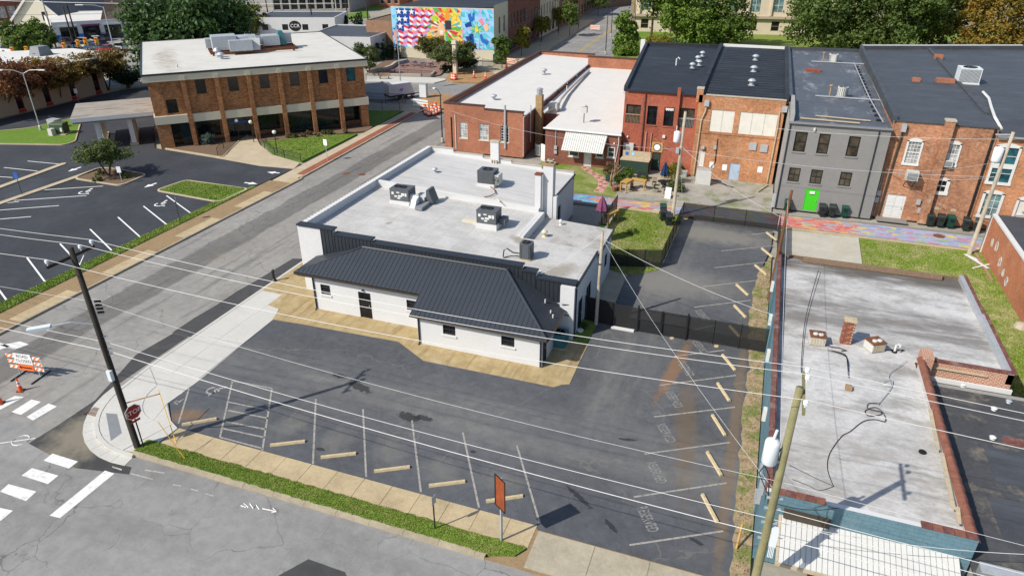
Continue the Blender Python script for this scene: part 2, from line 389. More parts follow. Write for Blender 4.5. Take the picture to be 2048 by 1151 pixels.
# foliage
def leaf(name, c, c2, var=.5, scale=.8):
    t = NT(name); n1 = t.noise(scale, 3, .6); n2 = t.noise(scale * 7, 2)
    f = t.math('ADD', t.math('MULTIPLY', n1, .5), t.math('MULTIPLY', n2, .5)); col = t.ramp(f, [(.34, c), (.66, c2)])
    t.out(col, .55, .3)
    tr = t.n('BsdfTranslucent', {'Color': t.mix(1., col, (1.3, 1.35, .6), 'MULTIPLY')}); mx = t.n('MixShader', {0: .28, 1: t.b.outputs[0], 2: tr.outputs[0]})
    t.t.links.new(mx.outputs[0], t.t.nodes['Material Output'].inputs[0])
leaf('leaf_magnolia', (.016, .045, .014), (.07, .13, .03), scale=.9)
leaf('leaf_oak', (.04, .085, .014), (.15, .21, .035)); leaf('leaf_big', (.04, .075, .018), (.13, .175, .036))
leaf('leaf_olive', (.06, .08, .017), (.18, .18, .04)); leaf('leaf_autumn', (.09, .11, .02), (.36, .2, .035), scale=.35)
leaf('leaf_rust', (.09, .04, .022), (.25, .1, .04), scale=.5); leaf('leaf_rust_olive', (.08, .065, .018), (.26, .16, .035), scale=.5)
leaf('leaf_yellow', (.13, .13, .015), (.27, .23, .025)); leaf('leaf_bright', (.06, .125, .018), (.2, .28, .04))
leaf('leaf_dark', (.012, .028, .012), (.03, .06, .018)); leaf('leaf_crape', (.04, .07, .02), (.12, .15, .04)); leaf('leaf_blue', (.08, .12, .11), (.16, .2, .19))
leaf('leaf_dry', (.12, .08, .04), (.2, .14, .07)); leaf('flower_pink', (.4, .16, .18), (.6, .3, .3))
def grassmat(name, a, b, dry, amt, sc_=.5, sides=(.45, .7)):
    t = NT(name); n1 = t.noise(3., 5, .7); f = t.ramp(n1, [(.3, a), (.7, b)]); d = t.ramp(t.noise(sc_, 6, .7), [(sides[0], 0.), (sides[1], 1.)])
    col = t.mix(t.math('MULTIPLY', d, amt), f, dry); t.out(col, .9, .15, t.noise(14, 4, .8), .4, .03)
grassmat('grass', (.11, .17, .025), (.18, .25, .045), (.33, .29, .12), .55, .8)
grassmat('grass_bank', (.085, .16, .018), (.13, .22, .03), (.22, .26, .07), .3)
grassmat('grass_dry', (.105, .155, .024), (.17, .225, .04), (.33, .29, .15), .9, .4, (.44, .66))
grassmat('grass_blade', (.16, .25, .035), (.27, .37, .07), (.42, .38, .16), .5, .9, (.48, .64))
grassmat('grass_blade_dry', (.15, .23, .03), (.24, .31, .055), (.42, .38, .19), .85, .4, (.44, .66))
grassmat('straw', (.2, .15, .09), (.42, .32, .2), (.13, .17, .04), .85, .8, (.48, .58))

# ---- ground materials (coordinates are metres of the place)
def asphalt(name, lo, hi, tint=(1, 1, 1), big=.12, crack=True, cscale=.3, camt=.75):
    t = NT(name); n1 = t.noise(big, 6, .65); n2 = t.noise(1.6, 8, .78); n3 = t.noise(26, 3, .7)
    f = t.math('ADD', t.math('ADD', t.math('MULTIPLY', n1, .36), t.math('MULTIPLY', n2, .38)), t.math('MULTIPLY', n3, .26))
    col = t.ramp(f, [(.4, tuple(lo * x for x in tint)), (.6, tuple(hi * x for x in tint))])
    col = t.mix(t.math('MULTIPLY', t.ramp(t.noise(.7, 9, .8), [(.6, 0.), (.64, 1.)]), .35), col, (lo * .55, lo * .55, lo * .56))
    if crack:
        w = t.n('VectorMath', {0: t.obj, 1: t.n('TexNoise', {'Vector': t.obj, 'Scale': .8, 'Detail': 5.}).outputs['Color']}, operation='ADD').outputs[0]
        v = t.n('TexVoronoi', {'Vector': w, 'Scale': cscale}, feature='DISTANCE_TO_EDGE').outputs['Distance']
        c = t.math('MULTIPLY', t.ramp(v, [(.0, 1.), (.008, 0.)]), t.ramp(t.noise(.15, 3), [(.4, 0.), (.55, camt)])); col = t.mix(c, col, (lo * .35, lo * .35, lo * .35))
    t.col = col; t.bmp = t.noise(60, 3, .7); return t
t = asphalt('street_asphalt', .18, .29, (1, .985, .955)); col = t.col
col = t.mix(t.math('MULTIPLY', t.ramp(t.noise(.5, 4, .6, t.mapv((.12, 1, 1))), [(.5, 0.), (.75, 1.)]), .35), col, (.1, .1, .1))
t.out(col, .9, .2, t.bmp, .3, .01)
t = asphalt('side_asphalt', .195, .31, (1, .96, .89)); x = t.sep()
wob = t.math('ADD', x[0], t.math('MULTIPLY', t.math('SUBTRACT', t.noise(.35, 3), .5), 1.1))
band = t.ramp(t.remap(wob, -47.3, -34.5), [(0., 1.), (.19, 1.), (.21, .62), (.42, .58), (.44, .98), (.80, 1.02), (1., .95)])
col = t.mix(1., t.col, band, 'MULTIPLY'); col = t.mix(t.ramp(t.noise(.16, 5, .7), [(.55, 0.), (.75, .45)]), col, (.22, .19, .14))
tr = t.noise(1.3, 4, .6, t.mapv((1, .06, 1))); col = t.mix(t.math('MULTIPLY', t.ramp(tr, [(.57, 0.), (.66, 1.)]), .4), col, (.07, .07, .07)); t.out(col, .9, .2, t.bmp, .3, .01)
t = asphalt('patch_asphalt', .045, .065, (1, 1, 1.02), crack=False)
col = t.mix(t.math('MULTIPLY', t.blob(-32.7, 20.6, 1.6, 2.0, 20, .9, .9), .6), t.col, (.3, .26, .19)); col = t.mix(t.math('MULTIPLY', t.ramp(t.noise(.9, 6, .75), [(.5, 0.), (.72, 1.)]), .3), col, (.2, .18, .14)); t.out(col, .92, .2, t.bmp, .3, .01)
t = asphalt('patch_strip', .05, .075, (1, 1, 1.02), crack=False); t.out(t.col, .92, .2, t.bmp, .3, .01)
t = asphalt('bank_asphalt', .032, .055, (.92, 1, 1.16), .18, crack=False); col = t.mix(t.ramp(t.noise(.09, 5, .7), [(.5, 0.), (.8, .35)]), t.col, (.09, .1, .115)); t.out(col, .8, .3, t.bmp, .2, .01)
t = asphalt('lot_asphalt', .06, .115, (.95, 1, 1.1), .13, True, .4, .4)
col = t.col; x = t.sep()
# pale traffic wear along the driving aisles
w1 = t.math('MULTIPLY', t.remap(t.math('ABSOLUTE', t.math('ADD', x[1], -29.2)), .6, 3.6, 1., 0.), t.remap(x[0], -31, -4, .9, 1.))
w2 = t.math('MULTIPLY', t.remap(t.math('ABSOLUTE', t.math('ADD', x[0], 5.4)), .6, 3.4, 1., 0.), t.remap(x[1], 27, 31, 0., 1.))
st1 = t.noise(.55, 5, .65, t.mapv((.18, 1.2, 1))); st2 = t.noise(.55, 5, .65, t.mapv((1.2, .18, 1)))
wear = t.math('MAXIMUM', t.math('MULTIPLY', w1, t.ramp(st1, [(.3, .15), (.7, 1.)])), t.math('MULTIPLY', w2, t.ramp(st2, [(.35, .0), (.7, .9)])))
wear = t.math('MULTIPLY', wear, t.ramp(t.noise(1.1, 9, .8), [(.4, .45), (.58, 1.)])); col = t.mix(t.math('MULTIPLY', wear, .95), col, (.185, .18, .168))
for bx in (-22.4, -19.2, -16.0, -12.7, -9.6, -26): col = t.mix(t.math('MULTIPLY', t.blob(bx, 24.6 + .1 * bx % .7, .7, 1.0, bx * 9, 1.5, 1.3, 2.), .4), col, (.2, .19, .165))
col = t.mix(t.math('MULTIPLY', t.blob(-5.2, 50.2, 5.2, 2.3, 8, .6, 1.), .7), col, (.2, .19, .17))
col = t.mix(t.math('MULTIPLY', t.blob(-2.5, 61.3, 4.5, 1.8, 0, .9, .9), .6), col, (.24, .225, .19))
col = t.mix(t.math('MULTIPLY', t.blob(-2.75, 38.2, .42, 3.3, -8, 1.1, .5, 2.2), .7), col, (.23, .125, .06))
col = t.mix(t.math('MULTIPLY', t.blob(-1.3, 32.5, .55, 4.6, 6, 1.4, .9, 1.8), .5), col, (.16, .105, .055))
col = t.mix(t.math('MULTIPLY', t.blob(1.25, 33.0, .3, 11, 0, .9, .8), .5), col, (.2, .13, .07))
col = t.mix(t.math('MULTIPLY', t.blob(-28.6, 23.9, 1.0, .5, 20, .9, .8), .8), col, (.19, .12, .07))
col = t.mix(t.math('MULTIPLY', t.ramp(t.noise(.8, 6, .75, t.mapv((1, 1, 1), (7, 3, 0))), [(.6, 0.), (.72, 1.)]), .25), col, (.2, .19, .17))
for bx, by, rx, ry, ro in [(-16.35, 28.1, .75, .35, -10), (-15.6, 28.3, .55, .22, 0), (-22.4, 30.3, .5, .22, 0), (-20.6, 29.7, .9, .3, -15), (-11.8, 26.6, .14, .1, 0), (-5.6, 25.3, .9, .13, -35), (-3.7, 24.0, .5, .13, -40), (.2, 24.4, .35, .12, -15), (-19.6, 24.0, .25, .12, 0), (-4.2, 30.4, .5, .12, 10)]:
    col = t.mix(t.math('MULTIPLY', t.blob(bx, by, rx, ry, ro, 1.1, .15, 4.), .8), col, (.022, .023, .026))
# crack repair lines
w = t.n('VectorMath', {0: t.obj, 1: t.n('TexNoise', {'Vector': t.obj, 'Scale': 1.2, 'Detail': 4.}).outputs['Color']}, operation='ADD').outputs[0]
v = t.n('TexVoronoi', {'Vector': w, 'Scale': .13}, feature='DISTANCE_TO_EDGE').outputs['Distance']
col = t.mix(t.math('MULTIPLY', t.ramp(v, [(0., 1.), (.003, 1.), (.007, 0.)]), t.ramp(t.noise(.2, 3), [(.5, 0.), (.6, .3)])), col, (.22, .205, .17))
t.out(col, .88, .25, t.bmp, .3, .01)
def concrete(name, c, var=.12, stain=(.2, .15, .1), amt=.3, sscale=.6, stops=(.5, .75)):
    t = NT(name); n1 = t.noise(.5, 6, .7); n2 = t.noise(5, 7, .8)
    col = t.ramp(t.math('ADD', t.math('MULTIPLY', n1, .5), t.math('MULTIPLY', n2, .5)), [(.39, sc(c, 1 - var * 1.2)), (.61, sc(c, 1 + var * 1.2))])
    col = t.mix(t.math('MULTIPLY', t.ramp(t.noise(sscale, 7, .75), [(stops[0], 0.), (stops[1], 1.)]), amt), col, stain); t.out(col, .9, .2, t.noise(50, 3, .7), .25, .01)
concrete('concrete_new', (.49, .48, .445), .06, (.42, .39, .33), .35); concrete('concrete_old', (.42, .335, .205), .14, (.22, .16, .09), .45, .9)
concrete('concrete_bank', (.44, .37, .26), .1, (.26, .18, .1), .4); concrete('concrete_brown', (.27, .19, .105), .2, (.15, .1, .06), .5, .5)
concrete('kerb_old', (.36, .31, .22), .15, (.2, .15, .09), .5); concrete('gravel_pad', (.42, .4, .34), .12, (.4, .3, .17), .5, .4)
concrete('paved_yard', (.36, .32, .24), .15, (.2, .16, .1), .4); concrete('far_paving', (.3, .28, .24), .15, (.12, .15, .05), .4, .06)
concrete('alley_asphalt', (.2, .19, .18), .12); concrete('wheel_stop', (.5, .41, .25), .14, (.3, .22, .12), .4, 3.)
concrete('dirt_red', (.32, .19, .09), .2, (.4, .31, .2), .5); concrete('gravel', (.3, .28, .25), .2, (.13, .17, .035), .75, .45, (.5, .62))
t = NT('apron_concrete'); n = t.noise(1.3, 6, .7); col = t.ramp(n, [(.3, (.3, .215, .1)), (.7, (.42, .335, .19))])
streak = t.noise(1.4, 4, .7, t.mapv((1.2, .12, 1))); col = t.mix(t.ramp(streak, [(.5, 0.), (.7, .6)]), col, (.17, .115, .05)); col = t.mix(t.ramp(t.noise(.6, 6, .8), [(.55, 0.), (.75, .55)]), col, (.5, .45, .35)); t.out(col, .9, .2, t.noise(40, 3), .25, .01)
# painted alley: flat street painting in warped patches of colour
t = NT('alley_mural'); wv = t.n('VectorMath', {0: t.mapv((.55, 1.15, 1)), 1: t.n('TexNoise', {'Vector': t.mapv((.35, .9, 1)), 'Scale': .9, 'Detail': 2.}).outputs['Color']}, operation='ADD').outputs[0]
vo = t.n('TexVoronoi', {'Vector': wv, 'Scale': 2.2}); hue = t.sep(vo.outputs['Color'])[0]
warm = t.ramp(hue, [(0., (.55, .07, .10)), (.2, (.46, .22, .26)), (.38, (.62, .39, .02)), (.52, (.66, .09, .04)), (.66, (.21, .30, .49)), (.82, (.60, .26, .07)), (.93, (.56, .47, .34))], 'CONSTANT')
cool = t.ramp(hue, [(0., (.17, .26, .49)), (.24, (.31, .31, .59)), (.42, (.23, .35, .50)), (.56, (.48, .16, .29)), (.66, (.24, .42, .18)), (.76, (.29, .39, .59)), (.9, (.62, .51, .06))], 'CONSTANT')
red = t.ramp(hue, [(0., (.60, .05, .04)), (.35, (.64, .14, .08)), (.6, (.50, .10, .14)), (.78, (.61, .39, .05)), (.88, (.30, .29, .40))], 'CONSTANT')
deep = t.ramp(hue, [(0., (.02, .16, .53)), (.3, (.02, .27, .61)), (.55, (.03, .44, .51)), (.7, (.71, .14, .02)), (.82, (.24, .52, .05)), (.92, (.60, .07, .23))], 'CONSTANT')
ux = t.math('ADD', t.sep()[0], t.math('MULTIPLY', t.math('SUBTRACT', t.noise(.4, 3), .5), 5.))
s1 = t.mix(t.remap(ux, -14, -12.5), deep, warm); s2 = t.mix(t.remap(ux, -8.5, -6.5), s1, cool); s3 = t.mix(t.remap(ux, 1.5, 3.5), s2, red); s4 = t.mix(t.remap(ux, 9, 11), s3, cool)
e = t.n('TexVoronoi', {'Vector': wv, 'Scale': 2.2}, feature='DISTANCE_TO_EDGE').outputs['Distance']; s5 = t.mix(t.ramp(e, [(.01, .8), (.06, 0.)]), s4, (.5, .44, .36))
s6 = t.mix(t.ramp(t.noise(1.5, 7, .75), [(.4, .15), (.62, .6)]), s5, (.27, .25, .23)); t.out(s6, .9, .2, t.noise(50, 3), .2, .01)

# ---- roofs
def membrane(name, c, var=.08, seam=1.0, axis=0, stain=(.35, .33, .3), amt=.4, stops=(.5, .72), stretch=(.5, .5), sscale=.8, seamc=.72, rough=.7, bs=.15):
    t = NT(name); n1 = t.noise(.5, 7, .7); n2 = t.noise(5, 6, .75)
    col = t.ramp(t.math('ADD', t.math('MULTIPLY', n1, .55), t.math('MULTIPLY', n2, .45)), [(.39, sc(c, 1 - var * 1.2)), (.61, sc(c, 1 + var * 1.2))])
    col = t.mix(t.math('MULTIPLY', t.ramp(t.noise(sscale, 8, .72, t.mapv((stretch[0], stretch[1], 1))), [(stops[0], 0.), (stops[1], 1.)]), amt), col, stain)
    if seam:
        x = t.sep()[axis]; x = t.math('ADD', x, t.math('MULTIPLY', t.noise(.8, 3), .12)); fr = t.math('FRACT', t.math('DIVIDE', x, seam)); ln = t.ramp(fr, [(0., 1.), (.02, 1.), (.05, 0.)])
        col = t.mix(t.math('MULTIPLY', ln, t.ramp(t.noise(.9, 4), [(.35, .1), (.65, .8)])), col, sc(c, seamc))
    t.col = col; t.args = (rough, .3, t.noise(6, 4, .6), bs, .03); return t
t = membrane('roof_grey', (.48, .47, .45), .11, 1.6, 0, (.33, .32, .3), .55, (.46, .66), (.5, .9), .9, .68)
x = t.sep()[1]; fr = t.math('FRACT', t.math('DIVIDE', t.math('ADD', x, t.math('MULTIPLY', t.noise(1.2, 3), .3)), 1.05)); col = t.mix(t.math('MULTIPLY', t.ramp(fr, [(0., 1.), (.035, 1.), (.05, 0.)]), t.ramp(t.noise(.8, 4), [(.38, 0.), (.62, .75)])), t.col, (.33, .32, .31))
for bx, by, rx, ry in [(6.4, -5.6, 1.4, .8), (2.6, -2.0, .5, 1.2), (-8, -3, .3, .2)]: col = t.mix(t.math('MULTIPLY', t.blob(bx, by, rx, ry, 60, .8, .8), .75), col, (.25, .22, .17))
t.out(col, *t.args)
t = membrane('roof_rear', (.5, .49, .475), .07, 0, 0, (.36, .35, .335), .55, (.47, .66), (.1, 1.6), 1.5); t.out(t.col, *t.args)
t = membrane('roof_white', (.59, .575, .54), .04, 3.2, 0, (.5, .46, .38), .3, (.55, .8), (.3, .3), .5, .9); t.out(t.col, *t.args)
t = membrane('roof_annex', (.42, .41, .39), .1, 2.2, 0, (.2, .17, .12), .8, (.5, .68), (.6, .6), .8, .9); t.out(t.col, *t.args)
t = membrane('roof_office', (.54, .525, .48), .07, 1.5, 1, (.25, .19, .13), .5, (.58, .75), (.5, 1.2), .35, .8); t.out(t.mix(t.math('MULTIPLY', t.math('MULTIPLY', t.blob(2.6, 11, 1.3, 9, 0, 1.2, .8, .8), t.ramp(t.noise(.9, 7, .8), [(.38, 0.), (.6, 1.)])), .7), t.col, (.26, .2, .13)), *t.args)
t = membrane('roof_canopy', (.3, .27, .23), .15, .5, 1, (.1, .07, .05), .8, (.5, .68), (.25, 1.2), 1.2, .6); t.out(t.col, *t.args)
t = membrane('roof_black', (.021, .024, .03), .25, 1.5, 1, (.06, .066, .078), .7, (.5, .75), (.15, .8), .7, 1.5, .62, .1); t.out(t.col, *t.args)
t = membrane('roof_blue_grey', (.085, .094, .11), .15, 1.5, 1, (.3, .31, .33), .75, (.54, .68), (.9, .3), .7, .7, .55); t.out(t.col, *t.args)
t = membrane('roof_slate', (.056, .061, .069), .15, 1.5, 1, (.11, .12, .135), .6, (.5, .75), (.2, .9), .7, .7, .55); t.out(t.col, *t.args)
t = membrane('roof_dark_right', (.06, .062, .066), .2, 3., 1, (.24, .2, .15), .75, (.54, .68), (.8, .8), .45, .7, .7); t.out(t.col, *t.args)
t = membrane('roof_blue_shop', (.47, .465, .455), .16, 0, 0, (.2, .185, .165), .75, (.47, .63), (.4, .9), .8); col = t.col
y = t.math('ADD', t.sep()[1], 37.); wy = t.math('ADD', y, t.math('MULTIPLY', t.math('SUBTRACT', t.noise(.5, 4), .5), 1.6)); x = t.sep()[0]
bandA = t.math('MULTIPLY', t.remap(t.math('ABSOLUTE', t.math('ADD', wy, -42.9)), 1.5, 2.6, 1., 0.), t.ramp(t.noise(.9, 7, .75, t.mapv((.25, 1., 1))), [(.34, 0.), (.55, .85)]))
col = t.mix(bandA, col, (.16, .15, .14))
bandB = t.math('MULTIPLY', t.remap(wy, 48.6, 49.6, 0., 1.), t.ramp(t.noise(.7, 6, .7, t.mapv((.2, 1.3, 1))), [(.3, .25), (.5, 1.)])); col = t.mix(bandB, col, (.11, .1, .09))
col = t.mix(t.math('MULTIPLY', t.ramp(t.noise(1.4, 8, .8, t.mapv((.4, 1, 1))), [(.55, 0.), (.7, 1.)]), .4), col, (.33, .27, .2))
pl = t.remap(t.math('ADD', y, t.math('MULTIPLY', x, .0)), 30, 33, 1., 0.); col = t.mix(t.math('MULTIPLY', pl, t.ramp(t.noise(1.1, 8, .8, t.mapv((.6, 1.1, 1))), [(.4, 0.), (.6, .65)])), col, (.3, .28, .255)); t.out(col, *t.args)

# paint on the ground, worn
def paint(name, c, keep, under, scale=6.):
    t = NT(name); f = t.ramp(t.noise(scale, 7, .8), [(keep - .08, 1.), (keep + .08, 0.)]); t.out(t.mix(f, under, c), .8, .25)
paint('paint_white', (.74, .74, .72), .72, (.4, .4, .4)); paint('paint_crosswalk', (.66, .66, .63), .62, (.3, .3, .3), 4.)
paint('paint_faded', (.32, .305, .27), .56, (.12, .12, .12), 5.); paint('paint_ghost', (.26, .26, .25), .5, (.12, .12, .12), 6.); paint('paint_old', (.42, .41, .38), .55, (.2, .2, .2), 4.)
paint('paint_yellow', (.5, .33, .06), .6, (.25, .22, .18), 4.)
def stripes(name, a, b, w, ang):
    t = NT(name); x = t.sep(t.mapv((1, 1, 1), (0, 0, 0), (0, 0, 0), t.uv)); s = t.math('ADD', x[0], t.math('MULTIPLY', x[1], ang)); f = t.math('GREATER_THAN', t.math('FRACT', t.math('DIVIDE', s, w)), .5); t.out(t.mix(f, a, b), .5, .35)
stripes('barricade_stripes', (.85, .2, .04), (.78, .78, .76), .34, -1.)
# fence privacy mesh
t = NT('screen_mesh'); t.b.inputs['Base Color'].default_value = (.012, .012, .012, 1); t.b.inputs['Roughness'].default_value = .8
tp = t.n('BsdfTransparent'); mx = t.n('MixShader', {0: .87, 1: tp.outputs[0], 2: t.b.outputs[0]}); t.t.links.new(mx.outputs[0], t.t.nodes['Material Output'].inputs[0])
t = NT('chain_mesh'); t.b.inputs['Base Color'].default_value = (.05, .05, .055, 1)
tp = t.n('BsdfTransparent'); mx = t.n('MixShader', {0: .22, 1: tp.outputs[0], 2: t.b.outputs[0]}); t.t.links.new(mx.outputs[0], t.t.nodes['Material Output'].inputs[0])
# far mural colours
for nm, c in [('mu_cyan', (.12, .5, .62)), ('mu_blue', (.02, .15, .5)), ('mu_navy', (.015, .06, .28)), ('mu_sky', (.3, .58, .8)), ('mu_red', (.62, .05, .07)), ('mu_pink', (.75, .25, .32)), ('mu_white', (.75, .76, .78)), ('mu_orange', (.8, .28, .04)), ('mu_yellow', (.8, .58, .08)), ('mu_green', (.1, .42, .06)), ('mu_lime', (.42, .6, .05)), ('mu_purple', (.3, .2, .55)), ('mu_lilac', (.45, .4, .75)), ('mu_brown', (.2, .09, .04)), ('mu_peach', (.8, .48, .25)), ('mu_teal', (.08, .42, .45)), ('mu_maroon', (.3, .02, .08)), ('mu_dark', (.05, .04, .05))]: simple(nm, c, .8, .2, var=.05, scale=1.)
# ------------------------------------------------------------ the setting: ground, roads, pavements
ZR = -.12                              # road surface; pavements and lots stand at 0
g = MB(); g.poly([(-900, -300, -.2), (900, -300, -.2), (900, 1500, -.2), (-900, 1500, -.2)]); struct(g, 'ground', 'far_paving')
g = MB(); g.poly([(-300, -60, ZR), (160, -60, ZR), (160, 20.3, ZR), (-300, 20.3, ZR)]); struct(g, 'main_street', 'street_asphalt')
g = MB(); g.poly([(-47.3, 20.3, ZR), (-34.55, 20.3, ZR), (-34.55, 98, ZR), (-49.0, 98, ZR), (-47.6, 60, ZR)]); struct(g, 'side_street', 'side_asphalt')
bs = [at(730, 162), at(905, 152), at(1010, 140), at(1090, 112), at(1240, 0), at(1300, 0), at(1270, 100), at(1060, 175), (-34.55, 98), (-49, 98), at(842, 218), at(730, 198)]
g = MB(); g.poly([(-150, 66, ZR - .02), (-150, 82, ZR - .02)] + [(x, y, ZR - .02) for x, y in bs[:1]] + [(x, y, ZR - .02) for x, y in bs[1:]]); struct(g, 'back_street', 'street_asphalt')
def sheet(name, pts, z, mat, depth=.25):
    g = MB(); g.prism(pts, z - depth, z); return struct(g, name, mat)
# dark asphalt patch at the corner and strip beside the kerb
cp = [at(57, 886, ZR), at(115, 850, ZR), at(190, 800, ZR), (-36.5, 28), (-36.2, 30.99), (-34.9, 31.0), (-34.9, 25.0)] + arc((-29.4, 25.0), 5.5, 182, 270, 10) + [(-28.2, 19.55), at(258, 948, ZR), at(150, 935, ZR)]
g = MB(); g.poly([(x, y, ZR + .004) for x, y in cp]); struct(g, 'asphalt_patch', 'patch_asphalt')
g = MB(); e = [(-36.3 + random.uniform(-.12, .12), 31 + i * 2.2) for i in range(7)]; g.poly([(-34.6, 31.01, ZR + .004)] + [(x + .018 * k * k, y, ZR + .004) for k, (x, y) in enumerate(e)] + [(-34.6, 44.5, ZR + .004)]); struct(g, 'asphalt_strip', 'patch_strip')
# bank side: pavement in bands, grass strip
fpv = sheet('far_pavement', [(-49.2, 20.3), (-47.46, 20.3), (-47.46, 62), (-49.2, 62)], .002, 'concrete_brown')
far_walk = struct(MB().prism([(-50.0, 60.5), (-47.75, 60.5), (-49.0, 96), (-51.3, 96)], -.2, .015), 'pavement_beyond', 'concrete_bank')
sheet('brick_verge', [(-48.75, 63.2), (-47.72, 63.2), (-49.05, 94), (-50.1, 94)], .022, 'paver_red')
kb = MB(); kb.prism([(-47.45, 20.3), (-47.28, 20.3), (-47.28, 62.3), (-47.45, 62.3)], -.25, .03); kb.prism([(-47.72, 62.31), (-47.52, 62.31), (-48.85, 94), (-49.04, 94)], -.25, .03); struct(kb, 'far_kerb', 'kerb_old')
# slabs of the bank-side pavement, each its own piece
fp = struct(MB().prism([(-49.96, 20.3), (-49.21, 20.3), (-49.21, 60.4), (-50.3, 60.4)], -.2, .002), 'slab_bed', 'concrete_brown')
# new white concrete at the corner: slabs with joints
nc = struct(MB().prism([(-34.3, 44.0), (-34.3, 25.0)] + arc((-29.4, 25.0), 4.7, 182, 268, 12) + [(-28.3, 20.6), (-28.15, 22.8), (-29.0, 23.2), (-30.4, 24.4), (-30.3, 26), (-30.5, 30), (-30.75, 34.6), (-31.2, 36.0), (-32.0, 37.4), (-32.2, 44.0)], -.2, -.004), 'new_pavement', 'concrete_new')
def slab(parent, pts, z0, z1, mat, bev=.0):
    m = MB(); m.prism(pts, z0, z1); return m.build('slab', mat, parent)
def inset(p, k=.012):
    cx = sum(a for a, _ in p) / len(p); cy = sum(b for _, b in p) / len(p); out = []
    for a, b in p:
        d = math.hypot(a - cx, b - cy) or 1; out.append((a + (cx - a) / d * k, b + (cy - b) / d * k))
    return out
ys = [27.0, 28.6, 30.2, 31.8, 33.4, 35.0]
for i in range(5):
    slab(nc, inset([(-34.3, ys[i]), (-32.5, ys[i]), (-32.5, ys[i + 1]), (-34.3, ys[i + 1])]), -.1, .02 + random.uniform(0, .003), 'concrete_new')
    xr0 = -30.45 - .05 * i; slab(nc, inset([(-32.5, ys[i]), (xr0 - .0, ys[i]), (xr0 - .05, ys[i + 1]), (-32.5, ys[i + 1])]), -.1, .02 + random.uniform(0, .003), 'concrete_new')
for y0, y1 in [(35.0, 36.6), (36.6, 38.2)]:
    slab(nc, inset([(-34.3, y0), (-32.4, y0), (-32.4, y1), (-34.3, y1)]), -.1, .021, 'concrete_new'); 
slab(nc, inset([(-32.4, 35.0), (-30.8, 35.0), (-31.25, 36.2), (-32.4, 36.4)]), -.1, .02, 'concrete_new')
A = [(-34.3, 27.0)] + arc((-29.4, 25.0), 4.7, 180, 268, 11); B = arc((-29.6, 25.6), 2.75, 180, 290, 12)
for i in range(0, 12, 3): slab(nc, inset(A[i:i + 4] + B[i:i + 4][::-1]), -.1, .02 + .001 * i, 'concrete_new')
slab(nc, inset([(-32.4, 26.98), (-30.3, 26.98), (-30.35, 25.5), (-32.35, 25.5)]), -.1, .021, 'concrete_new')
slab(nc, inset([B[3], B[5], B[7], B[9], (-30.4, 24.4), (-30.35, 25.45), (-32.3, 25.45)]), -.1, .022, 'concrete_new')
slab(nc, inset([(-28.3, 20.6), (-28.15, 22.8), (-29.0, 23.2), (-30.35, 24.3), B[9], B[12], (-29.5, 20.35)]), -.1, .019, 'concrete_new')
for i in range(26): slab(fpv, [(-48.55, 20.4 + i * 1.6), (-47.48, 20.4 + i * 1.6), (-47.48, 21.97 + i * 1.6), (-48.55, 21.97 + i * 1.6)], -.05, .018 + random.uniform(0, .006), 'concrete_old' if i % 5 < 3 else 'concrete_brown')
g = MB(); g.poly([(*at(555, 1151, ZR), ZR + .004), (*at(617, 1117, ZR), ZR + .004), (*at(690, 1143, ZR), ZR + .004), (*at(700, 1165, ZR), ZR + .004)]); struct(g, 'asphalt_patch', 'patch_strip')
# kerb of the corner with gutter pan
kb = MB(); o_, i_ = arc((-29.4, 25.0), 4.95, 180, 278, 16), arc((-29.4, 25.0), 4.72, 180, 278, 16)
for k in range(16): kb.prism([o_[k], o_[k + 1], i_[k + 1], i_[k]], -.25, .035)
kb.prism([(-34.34, 25.01), (-34.12, 25.01), (-34.31, 27), (-34.31, 62.0), (-34.52, 62.0), (-34.52, 27)], -.25, .035); struct(kb, 'corner_kerb', 'concrete_new')
gp = MB(); o2 = arc((-29.4, 25.0), 5.55, 182, 278, 10); i2 = arc((-29.4, 25.0), 4.96, 182, 278, 10)
gut = struct(MB().prism(o2 + i2[::-1], -.25, ZR + .008), 'gutter_pan', 'concrete_old')
for k in range(10): slab(gut, inset([o2[k], o2[k + 1], i2[k + 1], i2[k]], .01), -.2, ZR + .02, 'concrete_new')
sheet('tactile_paving', [at(212, 826), at(234, 828), at(244, 866), at(222, 882)], .03, 'trim_grey', .1)
# old front pavement slabs, grass verge, kerb
fw = struct(MB().prism([(-28.1, 21.42), (-6.9, 21.42), (-6.9, 22.8), (-28.1, 22.8)], -.2, -.003), 'front_pavement', 'concrete_brown')
x = -28.1
while x < -7.0:
    w = 1.58 if x > -27.6 else .85; z = .015 + random.uniform(-.004, .006); x1 = min(x + w, -6.95)
    slab(fw, [(x + .012, 21.46), (x1 - .012, 21.46 + random.uniform(-.01, .01)), (x1 - .012, 22.82), (x + .012, 22.82)], -.1, z, 'concrete_old'); x += w
sheet('verge_soil', [(-29.0, 20.5), (-8.2, 20.5), (-7.35, 20.8), (-7.0, 21.41), (-29.0, 21.41)], .03, 'grass')
kb = MB(); x = -28.9
kerb = struct(MB().prism([(-29.3, 20.27), (-8.6, 20.27), (-8.6, 20.49), (-29.3, 20.49)], -.25, -.02), 'front_kerb', 'concrete_brown')
while x < -8.7:
    Bq('kerb_stone', 'kerb_old', kerb, [(x + .008, 20.25), (min(x + 1.8, -8.6) - .008, 20.25), (min(x + 1.8, -8.6) - .008, 20.5), (x + .008, 20.5)], -.2, .035 + random.uniform(-.01, .008)); x += 1.8
drv = struct(MB().prism([(-8.6, 20.27), (3.2, 20.27), (3.2, 22.6), (-6.9, 22.6), (-6.9, 21.4), (-7.3, 20.8), (-8.2, 20.49)], -.25, -.006), 'driveway_apron', 'concrete_brown')
xs = [-6.8, -4.1, -1.6, .8, 3.1]
